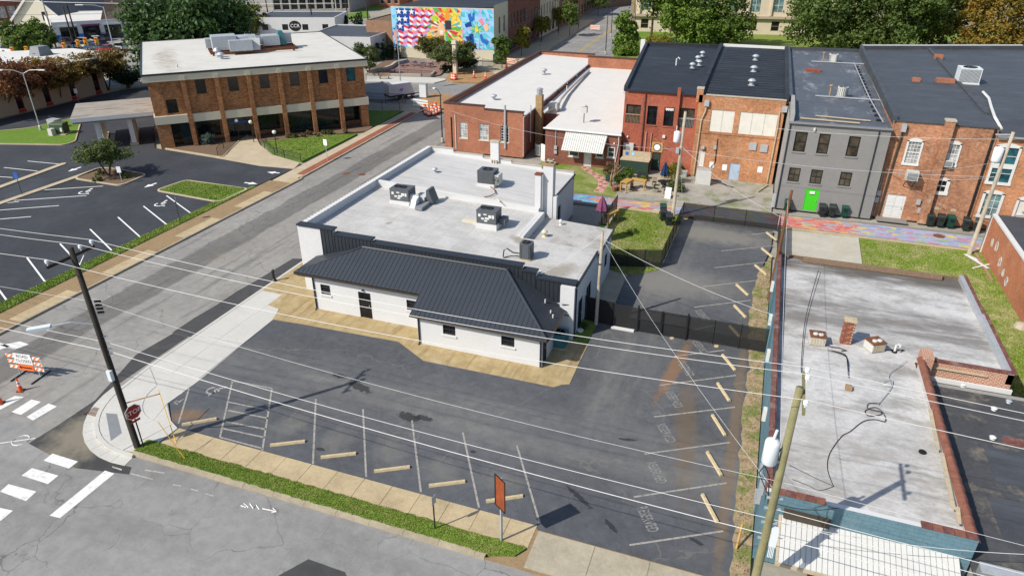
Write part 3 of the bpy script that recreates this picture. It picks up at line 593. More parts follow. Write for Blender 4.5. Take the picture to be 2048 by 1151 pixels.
for i in range(4): slab(drv, inset([(xs[i], 20.35), (xs[i + 1], 20.35), (xs[i + 1], 22.55), (xs[i], 22.55)], .015), -.1, .012 + random.uniform(0, .005), 'paved_yard')
# the shop's parking lot and the concrete apron round the shop
lot = [(-30.35, 24.5), (-29.0, 23.25), (-28.1, 22.84), (-7, 22.84), (-6.9, 22.62), (1.9, 22.62), (1.85, 27), (1.75, 33), (1.8, 41), (1.4, 47), (1.7, 54), (2.5, 60), (2.6, 64.2), (-12, 64.2), (-12, 45), (-29, 45), (-31.0, 36.2), (-30.6, 33), (-30.35, 28)]
sheet('parking_lot', lot, 0, 'lot_asphalt')
def jag(pts, step=.5, amp=.05):
    out = []
    for (a, b), (c, d) in zip(pts, pts[1:]):
        n = max(1, int(math.hypot(c - a, d - b) / step))
        for k in range(n): out.append((a + (c - a) * k / n + random.uniform(-amp, amp), b + (d - b) * k / n + random.uniform(-amp, amp)))
    out.append(pts[-1]); return out
sheet('shop_apron', [at(545, 638), at(560, 641), at(599, 647), at(797, 683), at(847, 721), at(1109, 774), at(1124, 769), at(1139, 768), at(1159, 724), at(1176, 690), (-9.3, 40.5), (-28.5, 40.5), (-31.3, 44), (-31.3, 62), (-34.3, 62), (-34.3, 38.25), (-32.42, 38.22), (-32.4, 36.45), (-31.2, 36.2)], .028, 'apron_concrete')
sheet('side_yard_soil', [(-9.6, 39.0), (-8.75, 39.2), (-8.7, 41.6), (-8.9, 42.3), (-9.8, 42.3), (-10, 40)], .05, 'grass_dry')
sheet('loading_slab', [(-9.85, 42.4), (-8.1, 42.6), (-8.3, 50.5), (-9.9, 50.8)], .045, 'paved_yard')
lawn = [(-10.0, 52.0), (-9.5, 50.6), (-7.9, 50.4), (-6.1, 52.2), (-5.95, 56), (-5.75, 64.8), (-12.0, 64.8), (-12.0, 52.0)]
sheet('yard_lawn', lawn, .03, 'grass_dry')
sheet('dirt_strip', jag([(1.75, 22.7), (1.75, 27), (1.65, 33), (1.7, 41), (1.3, 47), (1.6, 54), (2.45, 58)], .6, .12) + [(2.6, 58), (2.6, 22.7)], .012, 'straw', .2)
# alley with street painting, gravel pad, yard behind the shops
sheet('alley', [(-34.4, 64.9), (60, 65.4), (60, 69.5), (12, 69.3), (2, 68.7), (-7, 67.9), (-34.4, 67.9)], .004, 'alley_asphalt')
sheet('alley_painting', [(-17.2, 65.4), (23, 65.8), (23, 68.9), (12, 68.9), (2, 68.4), (-7, 67.6), (-17.2, 67.6)], .008, 'alley_mural', .003)
for nm, a, b in [('alley_edge', (-12.5, 64.95, 22, 65.35), .02), ]: sheet(nm, [(a[0], a[1]), (a[2], a[1] + .2), (a[2], a[3] + .2), (a[0], a[3])], b, 'concrete_old')
sheet('alley_edge_far', [(-9, 67.65), (2.3, 68.45), (2.3, 68.75), (-9, 67.95)], .02, 'concrete_old')
sheet('gravel_pad', [(3.3, 51.4), (9.6, 52.4), (9.9, 65.0), (3.1, 64.7)], .01, 'gravel_pad')
sheet('side_lawn', [(9.6, 50), (15.2, 38), (21, 37), (21, 65.2), (9.95, 65.0), (9.65, 52)], .016, 'grass_dry')
sheet('back_yard', [(-13.2, 68.2), (2.3, 69.0), (2.3, 78), (-13.2, 78.5)], .006, 'gravel')
sheet('courthouse_lawn', [(-32, 150), (90, 150), (90, 250), (-36, 205)], -.06, 'grass')
sheet('patio', [at(1213, 372), at(1250, 385), at(1355, 396), at(1362, 372), at(1345, 350), at(1280, 350), at(1240, 350)], .03, 'paved_yard')
sheet('path_yard', [(-24, 68.0), (-13.2, 68.3), (-13.2, 77.2), (-24, 77.2)], .008, 'grass_dry')
# stepping path of red pavers
pth = [at(1171, 335), at(1178, 342), at(1196, 352), at(1206, 362), at(1205, 373), at(1196, 384)]
path = struct(MB().prism([(a - .5, b - .1) for a, b in pth] + [(a + .5, b + .1) for a, b in pth[::-1]], -.05, .014), 'garden_path', 'pink')
for k in range(len(pth) - 1):
    for j in range(4):
        a = pth[k]; b = pth[k + 1]; t = j / 4; cx, cy = a[0] + (b[0] - a[0]) * t, a[1] + (b[1] - a[1]) * t
        for sgn in (-1, 1):
            ox = sgn * .24; m = MB(); m.box(cx + ox - .19, cy - .16, 0, cx + ox + .19, cy + .16, .035 + random.uniform(0, .01)); m.build('paver', 'pink' if (k + j + sgn) % 3 else 'paver_red', path)
# bank: asphalt, islands, pavement
sheet('bank_lot', [(-51.3, 20.4), (-51.2, 52.6), (-50.5, 58.5), at(588, 337), at(520, 331), at(432, 316), (-72, 66), (-80, 74), (-88, 84), (-104.5, 92), (-104.5, 62), (-112, 20.4)], 0, 'bank_asphalt')
sheet('bank_drive', [(-92, 82), (-80, 96), (-96, 112), (-104.6, 96), (-104.6, 90)], -.01, 'bank_asphalt')
sheet('bank_verge', [(-51.35, 20.4), (-49.97, 20.4), (-50.2, 50), (-50.3, 58.0), (-50.8, 58.0), (-51.2, 53.4)], .06, 'grass_bank')
def island(name, pts, mat, z=.1, rim=.16):
    k = MB(); cx = sum(p[0] for p in pts) / len(pts); cy = sum(p[1] for p in pts) / len(pts); n = len(pts)
    inn = []
    for a, b in pts:
        d = math.hypot(a - cx, b - cy); inn.append((a + (cx - a) / d * rim * 1.3, b + (cy - b) / d * rim * 1.3))
    for i in range(n): j = (i + 1) % n; k.prism([pts[i], pts[j], inn[j], inn[i]], -.2, z + .04)
    struct(k, name + '_kerb', 'concrete_bank'); return sheet(name, inn, z, mat, .3)
def rounded(pts, r, n=4):
    out = []; N = len(pts)
    for i in range(N):
        p0, p, p1 = Vector(pts[i - 1]), Vector(pts[i]), Vector(pts[(i + 1) % N]); a = (p0 - p); b = (p1 - p); rr = min(r, a.length * .45, b.length * .45); a = p + a.normalized() * rr; b = p + b.normalized() * rr
        for k in range(n + 1):
            t = k / n; q = a * (1 - t) ** 2 + p * 2 * t * (1 - t) + b * t * t; out.append((q.x, q.y))
    return out
island('tree_island', rounded([at(145, 358), at(198, 336), at(232, 338), at(297, 350), at(242, 373)], .9), 'mulch')
island('lawn_island', rounded([at(310, 382), at(372, 361), at(500, 379), at(440, 406)], .7), 'grass_bank')
island('corner_lawn', rounded([at(-60, 288), at(130, 291), at(152, 284), at(163, 245), at(150, 236), at(60, 257), at(-60, 268)], 1.0), 'grass_bank')
for nm, a, b in [('median', at(-30, 386), at(128, 328)), ('median_long', at(-30, 418), at(200, 338))]:
    v = Vector((b[0] - a[0], b[1] - a[1])).normalized(); nrm = Vector((-v.y, v.x)) * .36; m = MB()
    pts = [(a[0] + nrm.x, a[1] + nrm.y), (a[0] - nrm.x, a[1] - nrm.y), (b[0] - nrm.x, b[1] - nrm.y), (b[0] + v.x * .3, b[1] + v.y * .3), (b[0] + nrm.x, b[1] + nrm.y)]
    sheet(nm, pts, .1, 'concrete_bank')
mb_bed = rounded([at(322, 297), at(445, 316), at(478, 284), at(500, 270), at(440, 262), at(330, 275)], .6)
island('planting_bed', mb_bed, 'mulch', .08)
sheet('entrance_walk', [at(432, 316), at(462, 288), at(470, 274), at(511, 272), at(520, 290), at(545, 310), at(600, 326), at(588, 338), at(520, 332)], .05, 'concrete_bank')
sheet('office_lawn', [at(524, 284), at(548, 309), at(604, 323), at(715, 268), at(640, 272)], .07, 'grass_bank')
sheet('lawn_bed', [at(505, 272), at(524, 284), at(640, 272), at(735, 262), at(745, 254), at(730, 247)], .06, 'mulch')
sheet('side_lawn_shaded', [at(728, 222), at(805, 222), at(756, 249), at(735, 252), at(724, 245)], .075, 'grass_bank')
sheet('rear_walk', [at(728, 208), at(842, 208), at(838, 224), at(805, 222), at(728, 221)], .04, 'paved_yard')

# ---- paint on the ground
def stripe(name, a, b, w, mat, z=.006, parent=None):
    a, b = Vector(a), Vector(b); d = (b - a).normalized(); n = Vector((-d.y, d.x)) * w / 2
    m = MB(); m.poly([(*(a - n), z), (*(b - n), z), (*(b + n), z), (*(a + n), z)]); return m
PAINT = {}
def pstripe(a, b, w, mat, z, nm, label, group):
    o = stripe(nm, a, b, w, mat, z).build(nm, mat); o['kind'] = 'structure'; return o
for (a, b) in [((631.7, 797), (626, 927)), ((726, 817.6), (732.4, 953)), ((824, 840), (841.8, 983)), ((925.7, 864), (957.9, 1014)), ((1033.7, 890), (1080, 1047)), ((378, 777), (357, 846)), ((465, 760.6), (440, 874)), ((544, 776), (524.7, 900)),
               ((465, 761), (544, 776)), ((457, 803), (539, 820)), ((456, 820), (537, 836)), ((450, 842), (532, 858)), ((445, 856), (529, 874)), ((441, 874), (525, 896)),
               ((1348.6, 712), (1449, 699.7)), ((1318.8, 770), (1472, 750)), ((1308, 833), (1470, 813.6)), ((1289, 907), (1459.6, 884)), ((1267.6, 993), (1453, 965)), ((1259, 1089), (1446.8, 1061)),
               ((1386, 659.5), (1430, 650)), ((1388, 614), (1502, 600)), ((1405, 573), (1510, 561)), ((1428.6, 535), (1541, 523)), ((1442.7, 501.6), (1547, 491)), ((1499, 469), (1549, 464))]:
    pstripe(at(*a), at(*b), .105, 'paint_faded', .006, 'parking_line', '', '')
for (a, b) in [((0, 407), (38, 403)), ((80, 380), (206, 372)), ((27, 401), (173, 391)), ((0, 420), (118, 411)), ((0, 438), (62, 433)), ((55, 322), (118, 328)), ((8, 335), (75, 342)), ((-20, 352), (25, 355)), ((287, 412), (336, 451)), ((236, 434), (284, 477)), ((180, 458), (228, 505)), ((120, 487), (165, 535)), ((54, 515), (96, 571)), ((333, 391), (384, 428)), ((-20, 555), (20, 609))]:
    pstripe(at(*a), at(*b), .13, 'paint_white', .006, 'parking_line', '', '')
def wheelchair(c, ang, s, mat, z=.007):
    m = MB(); ca, sa = math.cos(ang), math.sin(ang)
    def T(x, y): return (c[0] + (x * ca - y * sa) * s, c[1] + (x * sa + y * ca) * s, z)
    def ln(a, b, w=.07):
        a, b = Vector(a), Vector(b); d = (b - a).normalized(); n = Vector((-d.y, d.x)) * w; m.poly([T(*(a - n)), T(*(b - n)), T(*(b + n)), T(*(a + n))])
    P = [(.42 * math.cos(R(t)), .42 * math.sin(R(t)) - .1) for t in range(150, 391, 24)]
    for a, b in zip(P, P[1:]): ln(a, b)
    ln((-.1, .75), (-.02, .1)); ln((-.02, .12), (.35, .1)); ln((.35, .12), (.55, -.35)); ln((.53, -.35), (.72, -.3)); ln((-.06, .4), (.3, .38))
    m.poly([T(-.12 + .13 * math.cos(R(t)), .9 + .13 * math.sin(R(t))) for t in range(0, 360, 40)])
    o = m.build('wheelchair_symbol', mat); o['kind'] = 'structure'
wheelchair(at(427, 780), R(-50), .75, 'paint_old'); wheelchair(at(356, 803), R(-30), .35, 'paint_old')
wheelchair(at(170, 384), R(5), 1.15, 'paint_white', .008); wheelchair(at(321, 408), R(5), 1.1, 'paint_white', .008)
def arrow(a, b, mat='paint_white', z=.007):
    a, b = Vector(a), Vector(b); d = (b - a).normalized(); n = Vector((-d.y, d.x)); k = b - d * .95; m = MB()
    m.poly([(*(a - n * .13), z), (*(k - n * .13), z), (*(k + n * .13), z), (*(a + n * .13), z)]); m.poly([(*(k - n * .42), z), (*b, z), (*(k + n * .42), z)])
    o = m.build('lane_arrow', mat); o['kind'] = 'structure'
arrow(at(162, 334), at(136, 343)); arrow(at(313, 366), at(288, 375)); arrow(at(559, 346), at(534, 344)); arrow(at(489, 365), at(515, 368))
# words on the reserved bays (read from the aisle)
for px, py in [(1294, 1037), (1312, 944), (1331, 865), (1347, 798), (1371, 737), (1398, 692), (1404, 630), (1422, 589)]:
    c = at(px, py); o = text_mesh('RESERVED', .78, 'paint_ghost', (c[0], c[1], .006), (.52, -.85, 0), (.85, .52, 0), 'reserved_lettering', sx=.46, bold=.012); o['kind'] = 'structure'
# crossings, stop line, old marks
def quadp(pts, mat, nm, z=ZR + .009):
    m = MB(); m.poly([(*at(*p, z), z) for p in pts]); o = m.build(nm, mat); o['kind'] = 'structure'
for q in [[(87, 920), (105, 906), (156, 922), (138, 936)], [(43, 950), (64, 935), (117, 950), (96, 967)], [(0, 982), (17, 967), (73, 982), (52, 1001)], [(-60, 1028), (-30, 1008), (26, 1020), (2, 1040)],
          [(23, 823), (63, 798), (82, 803), (42, 829)], [(53, 833), (97, 806), (114, 812), (66, 840)], [(-14, 812), (30, 791), (48, 793), (0, 819)], [(99, 1030), (210, 940), (229, 946), (120, 1035)], [(0, 690), (40, 682), (58, 688), (30, 698)], [(-40, 690), (-8, 682), (20, 692), (-5, 700)]]:
    quadp(q, 'paint_crosswalk', 'crossing_bar')
for q in [[(346, 967), (362, 970), (361, 972), (345, 969)], [(382, 976), (398, 980), (397, 982), (381, 978)], [(410, 985), (428, 990), (427, 992), (409, 987)], [(225, 931), (244, 937), (243, 940), (224, 934)], [(262, 945), (307, 957), (306, 959), (261, 947)], [(290, 938), (330, 944), (329, 946), (289, 940)]]: quadp(q, 'paint_old', 'road_mark')
for q in [[(20, 880), (40, 872), (58, 880), (52, 890), (30, 890)]]:
    m = MB(); c = at(42, 880, ZR); P = [(c[0] + .42 * math.cos(R(t)), c[1] + .42 * math.sin(R(t)), ZR + .009) for t in range(0, 361, 30)]; m.tube(P, .03, 4); m.tube([(c[0] - .9, c[1] - .6, ZR + .009), (c[0] + .6, c[1] + .4, ZR + .009)], .03, 4); o = m.build('survey_mark', 'paint_crosswalk'); o['kind'] = 'structure'
m = MB(); gz = ZR + .008
for L in ([(525, 1016), (553, 1022), (546, 1015)], [(553, 1022), (543, 1024)], [(519, 1018), (512, 1008), (507, 1016), (500, 1006)], [(497, 1014), (488, 1005), (492, 1014), (482, 1010)]): m.tube([(*at(a, b, gz), gz) for a, b in L], .03, 4)
o = m.build('survey_mark', 'paint_crosswalk'); o['kind'] = 'structure'
for a, b in [((283, 530), (327, 534)), ((322, 534), (334, 526)), ((170, 596), (208, 600)), ((207, 600), (221, 591)), ((385, 476), (410, 477))]: pstripe(at(a[0], a[1], ZR), at(b[0], b[1], ZR), .09, 'paint_old', ZR + .008, 'parking_tick', '', '')
# far street markings
for a, b, mt in [((1150, 108), (1226, 55), 'paint_yellow'), ((1153, 109), (1229, 56), 'paint_yellow'), ((1108, 108), (1190, 62), 'paint_old'), ((1094, 104), (1176, 60), 'paint_old'), ((1180, 108), (1230, 78), 'paint_old'), ((1198, 109), (1238, 84), 'paint_old'), ((1175, 62), (1252, 64), 'paint_old'), ((1190, 40), (1262, 42), 'paint_old'), ((1120, 104), (1128, 100), 'paint_old')]:
    pstripe(at(a[0], a[1], ZR), at(b[0], b[1], ZR), .2, mt, ZR + .006, 'lane_line', '', '')
# drain grate in the gutter, manholes
m = MB(); c = at(193, 824, ZR); m.box(c[0] - .55, c[1] - .4, ZR - .05, c[0] + .55, c[1] + .4, ZR + .018); dr = tag(m.build('drain_grate', 'black'), 'rusty slotted storm drain grate set in the white corner gutter', 'drain grate')
OFF.pop(dr.name, None)
for i in range(9):
    for j in (0, 1):
        Bx('bar', 'rust_metal', dr, c[0] - .5 + i * .115, c[1] - .34 + j * .35, ZR + .012, c[0] - .44 + i * .115, c[1] - .02 + j * .35, ZR + .03)
for px, py, lb in [(693, 347, 'round iron manhole cover beside the worn grey centre of the side street'), (724, 349, 'round iron manhole cover in the side street opposite the shop parapet')]:
    c = at(px, py, ZR); m = MB(); m.lathe([(.42, ZR), (.42, ZR + .012), (.36, ZR + .014), (.34, ZR + .008), (.05, ZR + .01)], (c[0], c[1], 0), 14); tag(m.build('manhole_cover', 'rust_metal'), lb, 'manhole')
c = at(1878, 472); m = MB(); m.lathe([(.5, .004), (.5, .02), (.42, .022), (.4, .014), (.05, .016)], (c[0], c[1], 0), 14); tag(m.build('manhole_cover', 'rust_metal'), 'round brown manhole cover in the blue part of the painted alley', 'manhole')

# ---- grass blades
def blades(name, poly, n, h, mat, label, z=.03, w=.02):
    P = np.array(poly); lo, hi = P.min(0), P.max(0); pts = []
    while len(pts) < n:
        q = rng.uniform(lo, hi, (n * 2, 2)); inside = np.zeros(len(q), bool); j = len(P) - 1
        for i in range(len(P)):
            c = ((P[i, 1] > q[:, 1]) != (P[j, 1] > q[:, 1])) & (q[:, 0] < (P[j, 0] - P[i, 0]) * (q[:, 1] - P[i, 1]) / (P[j, 1] - P[i, 1] + 1e-9) + P[i, 0]); inside ^= c; j = i
        pts.extend(q[inside].tolist())
    q = np.array(pts[:n]); a = rng.uniform(0, 6.28, n); hh = h * rng.uniform(.5, 1.3, n); ww = w * rng.uniform(.6, 1.4, n); lean = rng.normal(0, .5, (n, 2)) * hh[:, None]
    dx, dy = np.cos(a) * ww, np.sin(a) * ww; V = np.zeros((n, 3, 3)); V[:, 0, :2] = q + np.c_[dx, dy]; V[:, 1, :2] = q - np.c_[dx, dy]; V[:, 2, :2] = q + lean; V[:, :2, 2] = z; V[:, 2, 2] = z + hh
    o = np_mesh(name, V.reshape(-1, 3), np.arange(n * 3).reshape(-1, 3), mat); return tag(o, label, 'grass', kind='stuff')
blades('grass', jag([(-28.9, 20.5), (-8.2, 20.5)], .25, .07) + [(-7.35, 20.8), (-7.05, 21.42)] + jag([(-7.2, 21.44), (-28.9, 21.46)], .25, .06), 50000, .032, 'grass_blade', 'short green grass on the narrow verge between kerb and pavement', .03, .022)
blades('grass', lawn, 40000, .07, 'grass_blade_dry', 'patchy green lawn behind the black screened fence', .03, .03)
blades('grass', [(9.7, 50), (15.2, 38), (20.5, 37), (20.5, 64.8), (10.05, 64.6)], 50000, .07, 'grass_blade_dry', 'sunlit patchy grass between the stained roof and brick wall', .016, .035)
blades('grass', [(-51.4, 20.5), (-49.93, 20.5), (-50.2, 50), (-50.3, 57.9), (-51.2, 53.4)], 26000, .09, 'grass_blade', 'thin green grass strip along the bank parking lot', .06, .03)
blades('grass', [at(318, 383), at(372, 364), at(490, 378), at(430, 402)], 14000, .08, 'grass_blade', 'green grass on the kerbed island beside the bank driveway', .1, .035)
blades('grass', [at(528, 285), at(548, 307), at(604, 321), at(708, 269), at(640, 273)], 16000, .08, 'grass_blade', 'mown green lawn in front of the brick office', .07, .035)
blades('weeds', [(1.9, 23), (1.8, 30), (1.8, 38), (1.75, 44), (1.5, 50), (2.1, 56), (2.55, 56), (2.55, 23)], 1500, .1, 'straw', 'dry straw coloured weeds along the blue wall', .012, .03)
# ------------------------------------------------------------ the white corner shop
shop = wthing('corner_shop', 'low white painted block shop with black metal hip roof and stepped parapets', 'shop', (-18, 47, 0))
UL, UR, VF, VM, VB, UA = -31.2, -9.8, 39.6, 51.0, 62.0, -16.0
def zF(u): return 4.72 - (u - UL) * .037
def zR(u): return 4.80 - (u - UL) * .055
w = MB()
fl = Face((UL, VB), (UL, VF)); fl.wall(w, 0, 5.3)                                       # street side
ff = Face((UL, VF), (UR, VF)); ff.wall(w, 0, 4.0, a1=UR - UL)                             # front behind the hip roof
for a, b, z in [(0, 3.1, 5.36), (3.1, 6.25, 5.02), (6.25, 17.65, 4.8), (17.65, 18.65, 4.52), (18.65, 21.4, 4.12)]: ff.box(w, a, b, 3.99, z, -.28, -.003)
fr = Face((UR, VF), (UR, 45.6)); fr.wall(w, 0, 4.0, [(1.0, 2.1, .0, 2.3), (3.2, 4.6, .9, 2.3)], .12)
fa = Face((UR, 45.6), (UR, 50.6)); fa.wall(w, 0, 3.62, [(.8, 1.7, 1.2, 2.3), (2.9, 3.8, 1.2, 2.3)], .12)
fb = Face((UR, 50.6), (UA, 51.4)); fb.wall(w, 0, 3.55)
fe = Face((UA, 51.4), (UA, VB)); fe.wall(w, 0, 3.95, [(4.6, 6.2, 0, 2.6)], .2)
fk = Face((UA, VB), (UL, VB)); fk.wall(w, 0, 4.2)
w.box(UL, VF + .3, 4.0, UL + .28, VB, 5.3)                                               # parapet on the street side
fk2 = Face((UL, VB), (UA, VB))
for a, b, z in [(.28, 2.75, 5.3), (2.75, 5.9, 4.98), (5.9, 8.9, 4.74), (8.9, 12, 4.5), (12, 15.2, 4.28)]: fk2.box(w, a, b, 3.5, z, -.0, .25)
wl = w.build('wall', 'white_block', shop)
m = MB()
for (u0, u1) in [(UL + .28, -26.2), (-26.2, -21.2), (-21.2, UA)]:
    m.hexa([(u0, VM - .16, 3.4), (u1, VM - .16, 3.4), (u1, VM + .16, 3.4), (u0, VM + .16, 3.4)], [(u0, VM - .16, zF(u0) + .52 - (u0 - UL) * .012), (u1, VM - .16, zF(u1) + .52 - (u1 - UL) * .012), (u1, VM + .16, zF(u1) + .55 - (u1 - UL) * .012), (u0, VM + .16, zF(u0) + .55 - (u0 - UL) * .012)])
m.build('fire_wall', 'white_paint', shop)
m = MB(); m.tube([(-25.5, VM + .22, zF(-25.5) + .42), (-20, VM + .22, zF(-20) + .36), (-16.1, VM + .22, zF(-16.1) + .3)], .06, 6); m.tube([(-19.6, VM + .2, 4.7), (-19.6, VM - .2, 5.0), (-19.2, VM - .6, 4.9)], .05); m.build('conduit', 'cream', shop)
Bp('roof_membrane', 'roof_grey', shop, [(UL + .27, VF + .27, zF(UL)), (UR, VF + .27, zF(UR)), (UR, 45.7, zF(UR)), (-15.6, 45.7, zF(-15.6)), (-15.6, VM - .15, zF(-15.6)), (UL + .27, VM - .15, zF(UL))])
Bp('roof_membrane', 'roof_rear', shop, [(UL + .27, VM + .15, zR(UL)), (UA + .05, VM + .15, zR(UA)), (UA + .05, VB - .02, zR(UA)), (UL + .27, VB - .02, zR(UL))])
Bq('roof_annex', 'roof_annex', shop, [(-15.6, 45.7), (UR + .1, 45.5), (UR + .1, 50.8), (-15.6, 51.5)], 3.38, 3.62)
m = MB(); m.box(-15.75, 45.6, 3.3, -15.5, 50.9, 4.3); m.bar((-15.9, 45.6, 4.25), (-15.9, 50.9, 4.22), .25, .1); m.build('annex_kerb', 'white_paint', shop)
Bb('annex_gutter', 'galvanised', shop, (-15.6, 45.52, 3.72), (UR, 45.45, 3.66), .1, .1)
for a, b in [((UR + .06, VF, 3.98), (UR + .06, 45.5, 3.98)), ((UR + .12, 45.6, 3.6), (UR + .12, 50.8, 3.6)), ((UA + .07, 51.6, 4.0), (UA + .07, VB, 4.0))]: Bb('roof_trim', 'dark_metal', shop, a, b, .13, .13)
# coping tiles along the street side and the rear parapet
for i in range(54):
    v = VF + .45 + i * .42
    if v > VB - .2: break
    q = MB(); z = 5.302; q.box(UL - .05, v - .2, z, UL + .33, v + .2, z + .05); q.box(UL - .06, v + .11, z + .05, UL + .34, v + .2, z + .085); q.build('coping_tile', 'white_paint', shop)
for a, b, z in [(.28, 2.75, 5.3), (2.75, 5.9, 4.98), (5.9, 8.9, 4.74), (8.9, 12, 4.5), (12, 15.2, 4.28)]:
    FB(fk2, 'coping', 'coping_stone', shop, a, b - .01, z + .002, z + .05, -.04, .3)
# black metal front: coping caps and ribbed cladding panels
for a, b, z in [(0, 3.1, 5.36), (3.1, 6.25, 5.02), (6.25, 17.65, 4.8), (17.65, 18.65, 4.52), (18.65, 21.4, 4.12)]:
    FB(ff, 'parapet_cap', 'dark_metal', shop, a, b + .04, z + .002, z + .12, -.5, .1)
    s = max(a, 2.0) if a < 2 else a
    while s < b - .02:
        e = min(s + .3, b); q = MB(); ff.box(q, s + .01, e - .01, 2.6, z, .004, .03); ff.box(q, s + .01, s + .06, 2.6, z, .031, .06); q.build('cladding_panel', 'dark_metal', shop); s = e
# pilaster at the right end
FB(ff, 'pilaster', 'white_block', shop, 20.45, 21.42, 0, 4.0, .07, .32)
# front wing walls
V1, V2, UW1, UN, UW2 = 37.2, 35.45, -28.7, -19.45, -10.75
w = MB(); f1 = Face((UW1, V1), (UN, V1)); f2 = Face((UN, V2), (UW2, V2))
op1 = [(.62, 1.42, 1.35, 2.15), (3.72, 4.72, 0, 2.1), (7.55, 8.3, 1.35, 2.15)]; op2 = [(1.85, 2.75, 1.12, 1.85), (5.95, 6.85, 1.12, 1.85)]
f1.wall(w, 0, 3.0, op1, .16); f2.wall(w, 0, 2.35, op2, .16)
Face((UW1, VF), (UW1, V1)).wall(w, 0, 3.0); Face((UN, V1), (UN, V2)).wall(w, 0, 2.6); f3 = Face((UW2, V2), (UW2, VF)); f3.wall(w, 0, 2.3, [(.15, 1.05, 0, 2.05)], .14)
w.build('wall', 'white_block', shop)
for o in (op1[0], op1[2]): f1.window(shop, *o, 'dark_metal', 'glass_dark', .05, 1, 3, .1, 'white_trim', mw=.02)
f1.door(shop, *op1[1], 'glass_dark', 'dark_metal', .08)
FB(f1, 'door_light', 'black', shop, 4.1, 4.25, 2.25, 2.33, 0, .12)
for o in op2: f2.window(shop, *o, 'dark_metal', 'glass_dark', .05, 2, 2, .1, 'white_trim', mw=.02)
f3.door(shop, .15, 1.05, 0, 2.05, 'dark_metal', None, .08)
fr.door(shop, 1.0, 2.1, 0, 2.3, 'dark_metal', None, .06); fr.window(shop, 3.2, 4.6, .9, 2.3, 'dark_metal', 'glass_dark', .06, 2, 1, .08)
for a in (.8, 2.9): fa.window(shop, a, a + .9, 1.2, 2.3, 'dark_metal', 'glass_dark', .06, 1, 2, .08)
fe.door(shop, 4.6, 6.2, 0, 2.6, 'black', None, .15)
# hip roof in standing-seam panels
SL = .5
def zroof(v): return 2.25 + SL * (v - 35.15)
E1, E2, RV = 36.75, 35.15, 39.5
zr = zroof(RV); RL, RR_, EL, ER, NT_ = -25.7, -14.6, -29.85, -10.35, -19.85
rf = MB(); rf.poly([(EL, E1, zroof(E1) - .03), (NT_, E1, zroof(E1) - .03), (NT_, E2, zroof(E2) - .03), (ER, E2, zroof(E2) - .03), (RR_, RV, zr - .03), (RL, RV, zr - .03)])
rf.poly([(ER, E2, 2.22), (ER, RV, 2.22), (RR_, RV, zr - .03)]); rf.poly([(EL, E1, 3.0), (RL, RV, zr - .03), (EL + .0, RV, 3.0)])
roof = rf.build('hip_roof', 'roof_metal', shop)
def clip(poly, a, b, ax):
    """keep the part of a 3-D polygon between a and b along axis ax"""
    for val, sgn in ((a, 1), (b, -1)):
        out = []
        for i in range(len(poly)):
            p, q = poly[i - 1], poly[i]; dp, dq = (p[ax] - val) * sgn, (q[ax] - val) * sgn
            if (dp >= 0) != (dq >= 0):
                t = dp / (dp - dq); out.append(tuple(p[k] + (q[k] - p[k]) * t for k in range(3)))
            if dq >= 0: out.append(q)
        poly = out
        if len(poly) < 3: return []
    return poly
def panels(polys, a, b, step, ax, rise=(0, 0, 1)):
    s = a
    while s < b - .02:
        e = min(s + step, b); m = MB()
        for P in polys:
            for lo, hi, h in ((s, s + .03, .032), (s + .03, e, .004)):
                c = clip(P, lo, hi, ax)
                if c: m.hexa([(x, y, z - .02) for x, y, z in c], [(x, y, z + h) for x, y, z in c])
        if m.v: m.build('roof_panel', 'roof_metal', roof)
        s = e
A1 = [(EL, E1, zroof(E1)), (NT_, E1, zroof(E1)), (NT_, RV, zr), (RL, RV, zr)]; A2 = [(NT_, E2, zroof(E2)), (ER, E2, zroof(E2)), (RR_, RV, zr), (NT_, RV, zr)]
panels([A1], EL, NT_, .3333, 0); panels([A2], NT_, ER, .3275, 0)
panels([[(ER, E2, 2.25), (ER, RV, 2.25), (RR_, RV, zr)]], E2, RV, .2, 1)
panels([[(EL, E1, zroof(E1)), (RL, RV, zr), (EL, RV, zroof(E1))]], E1, RV, .45, 1)
m = MB(); m.tube([(RL, RV, zr + .05), (RR_, RV, zr + .05)], .07, 6); m.tube([(RR_, RV, zr + .05), (ER, E2, 2.3)], .085, 6); m.tube([(RL, RV, zr + .05), (EL, E1, 3.0)], .06, 6); m.build('ridge_cap', 'roof_metal', roof)
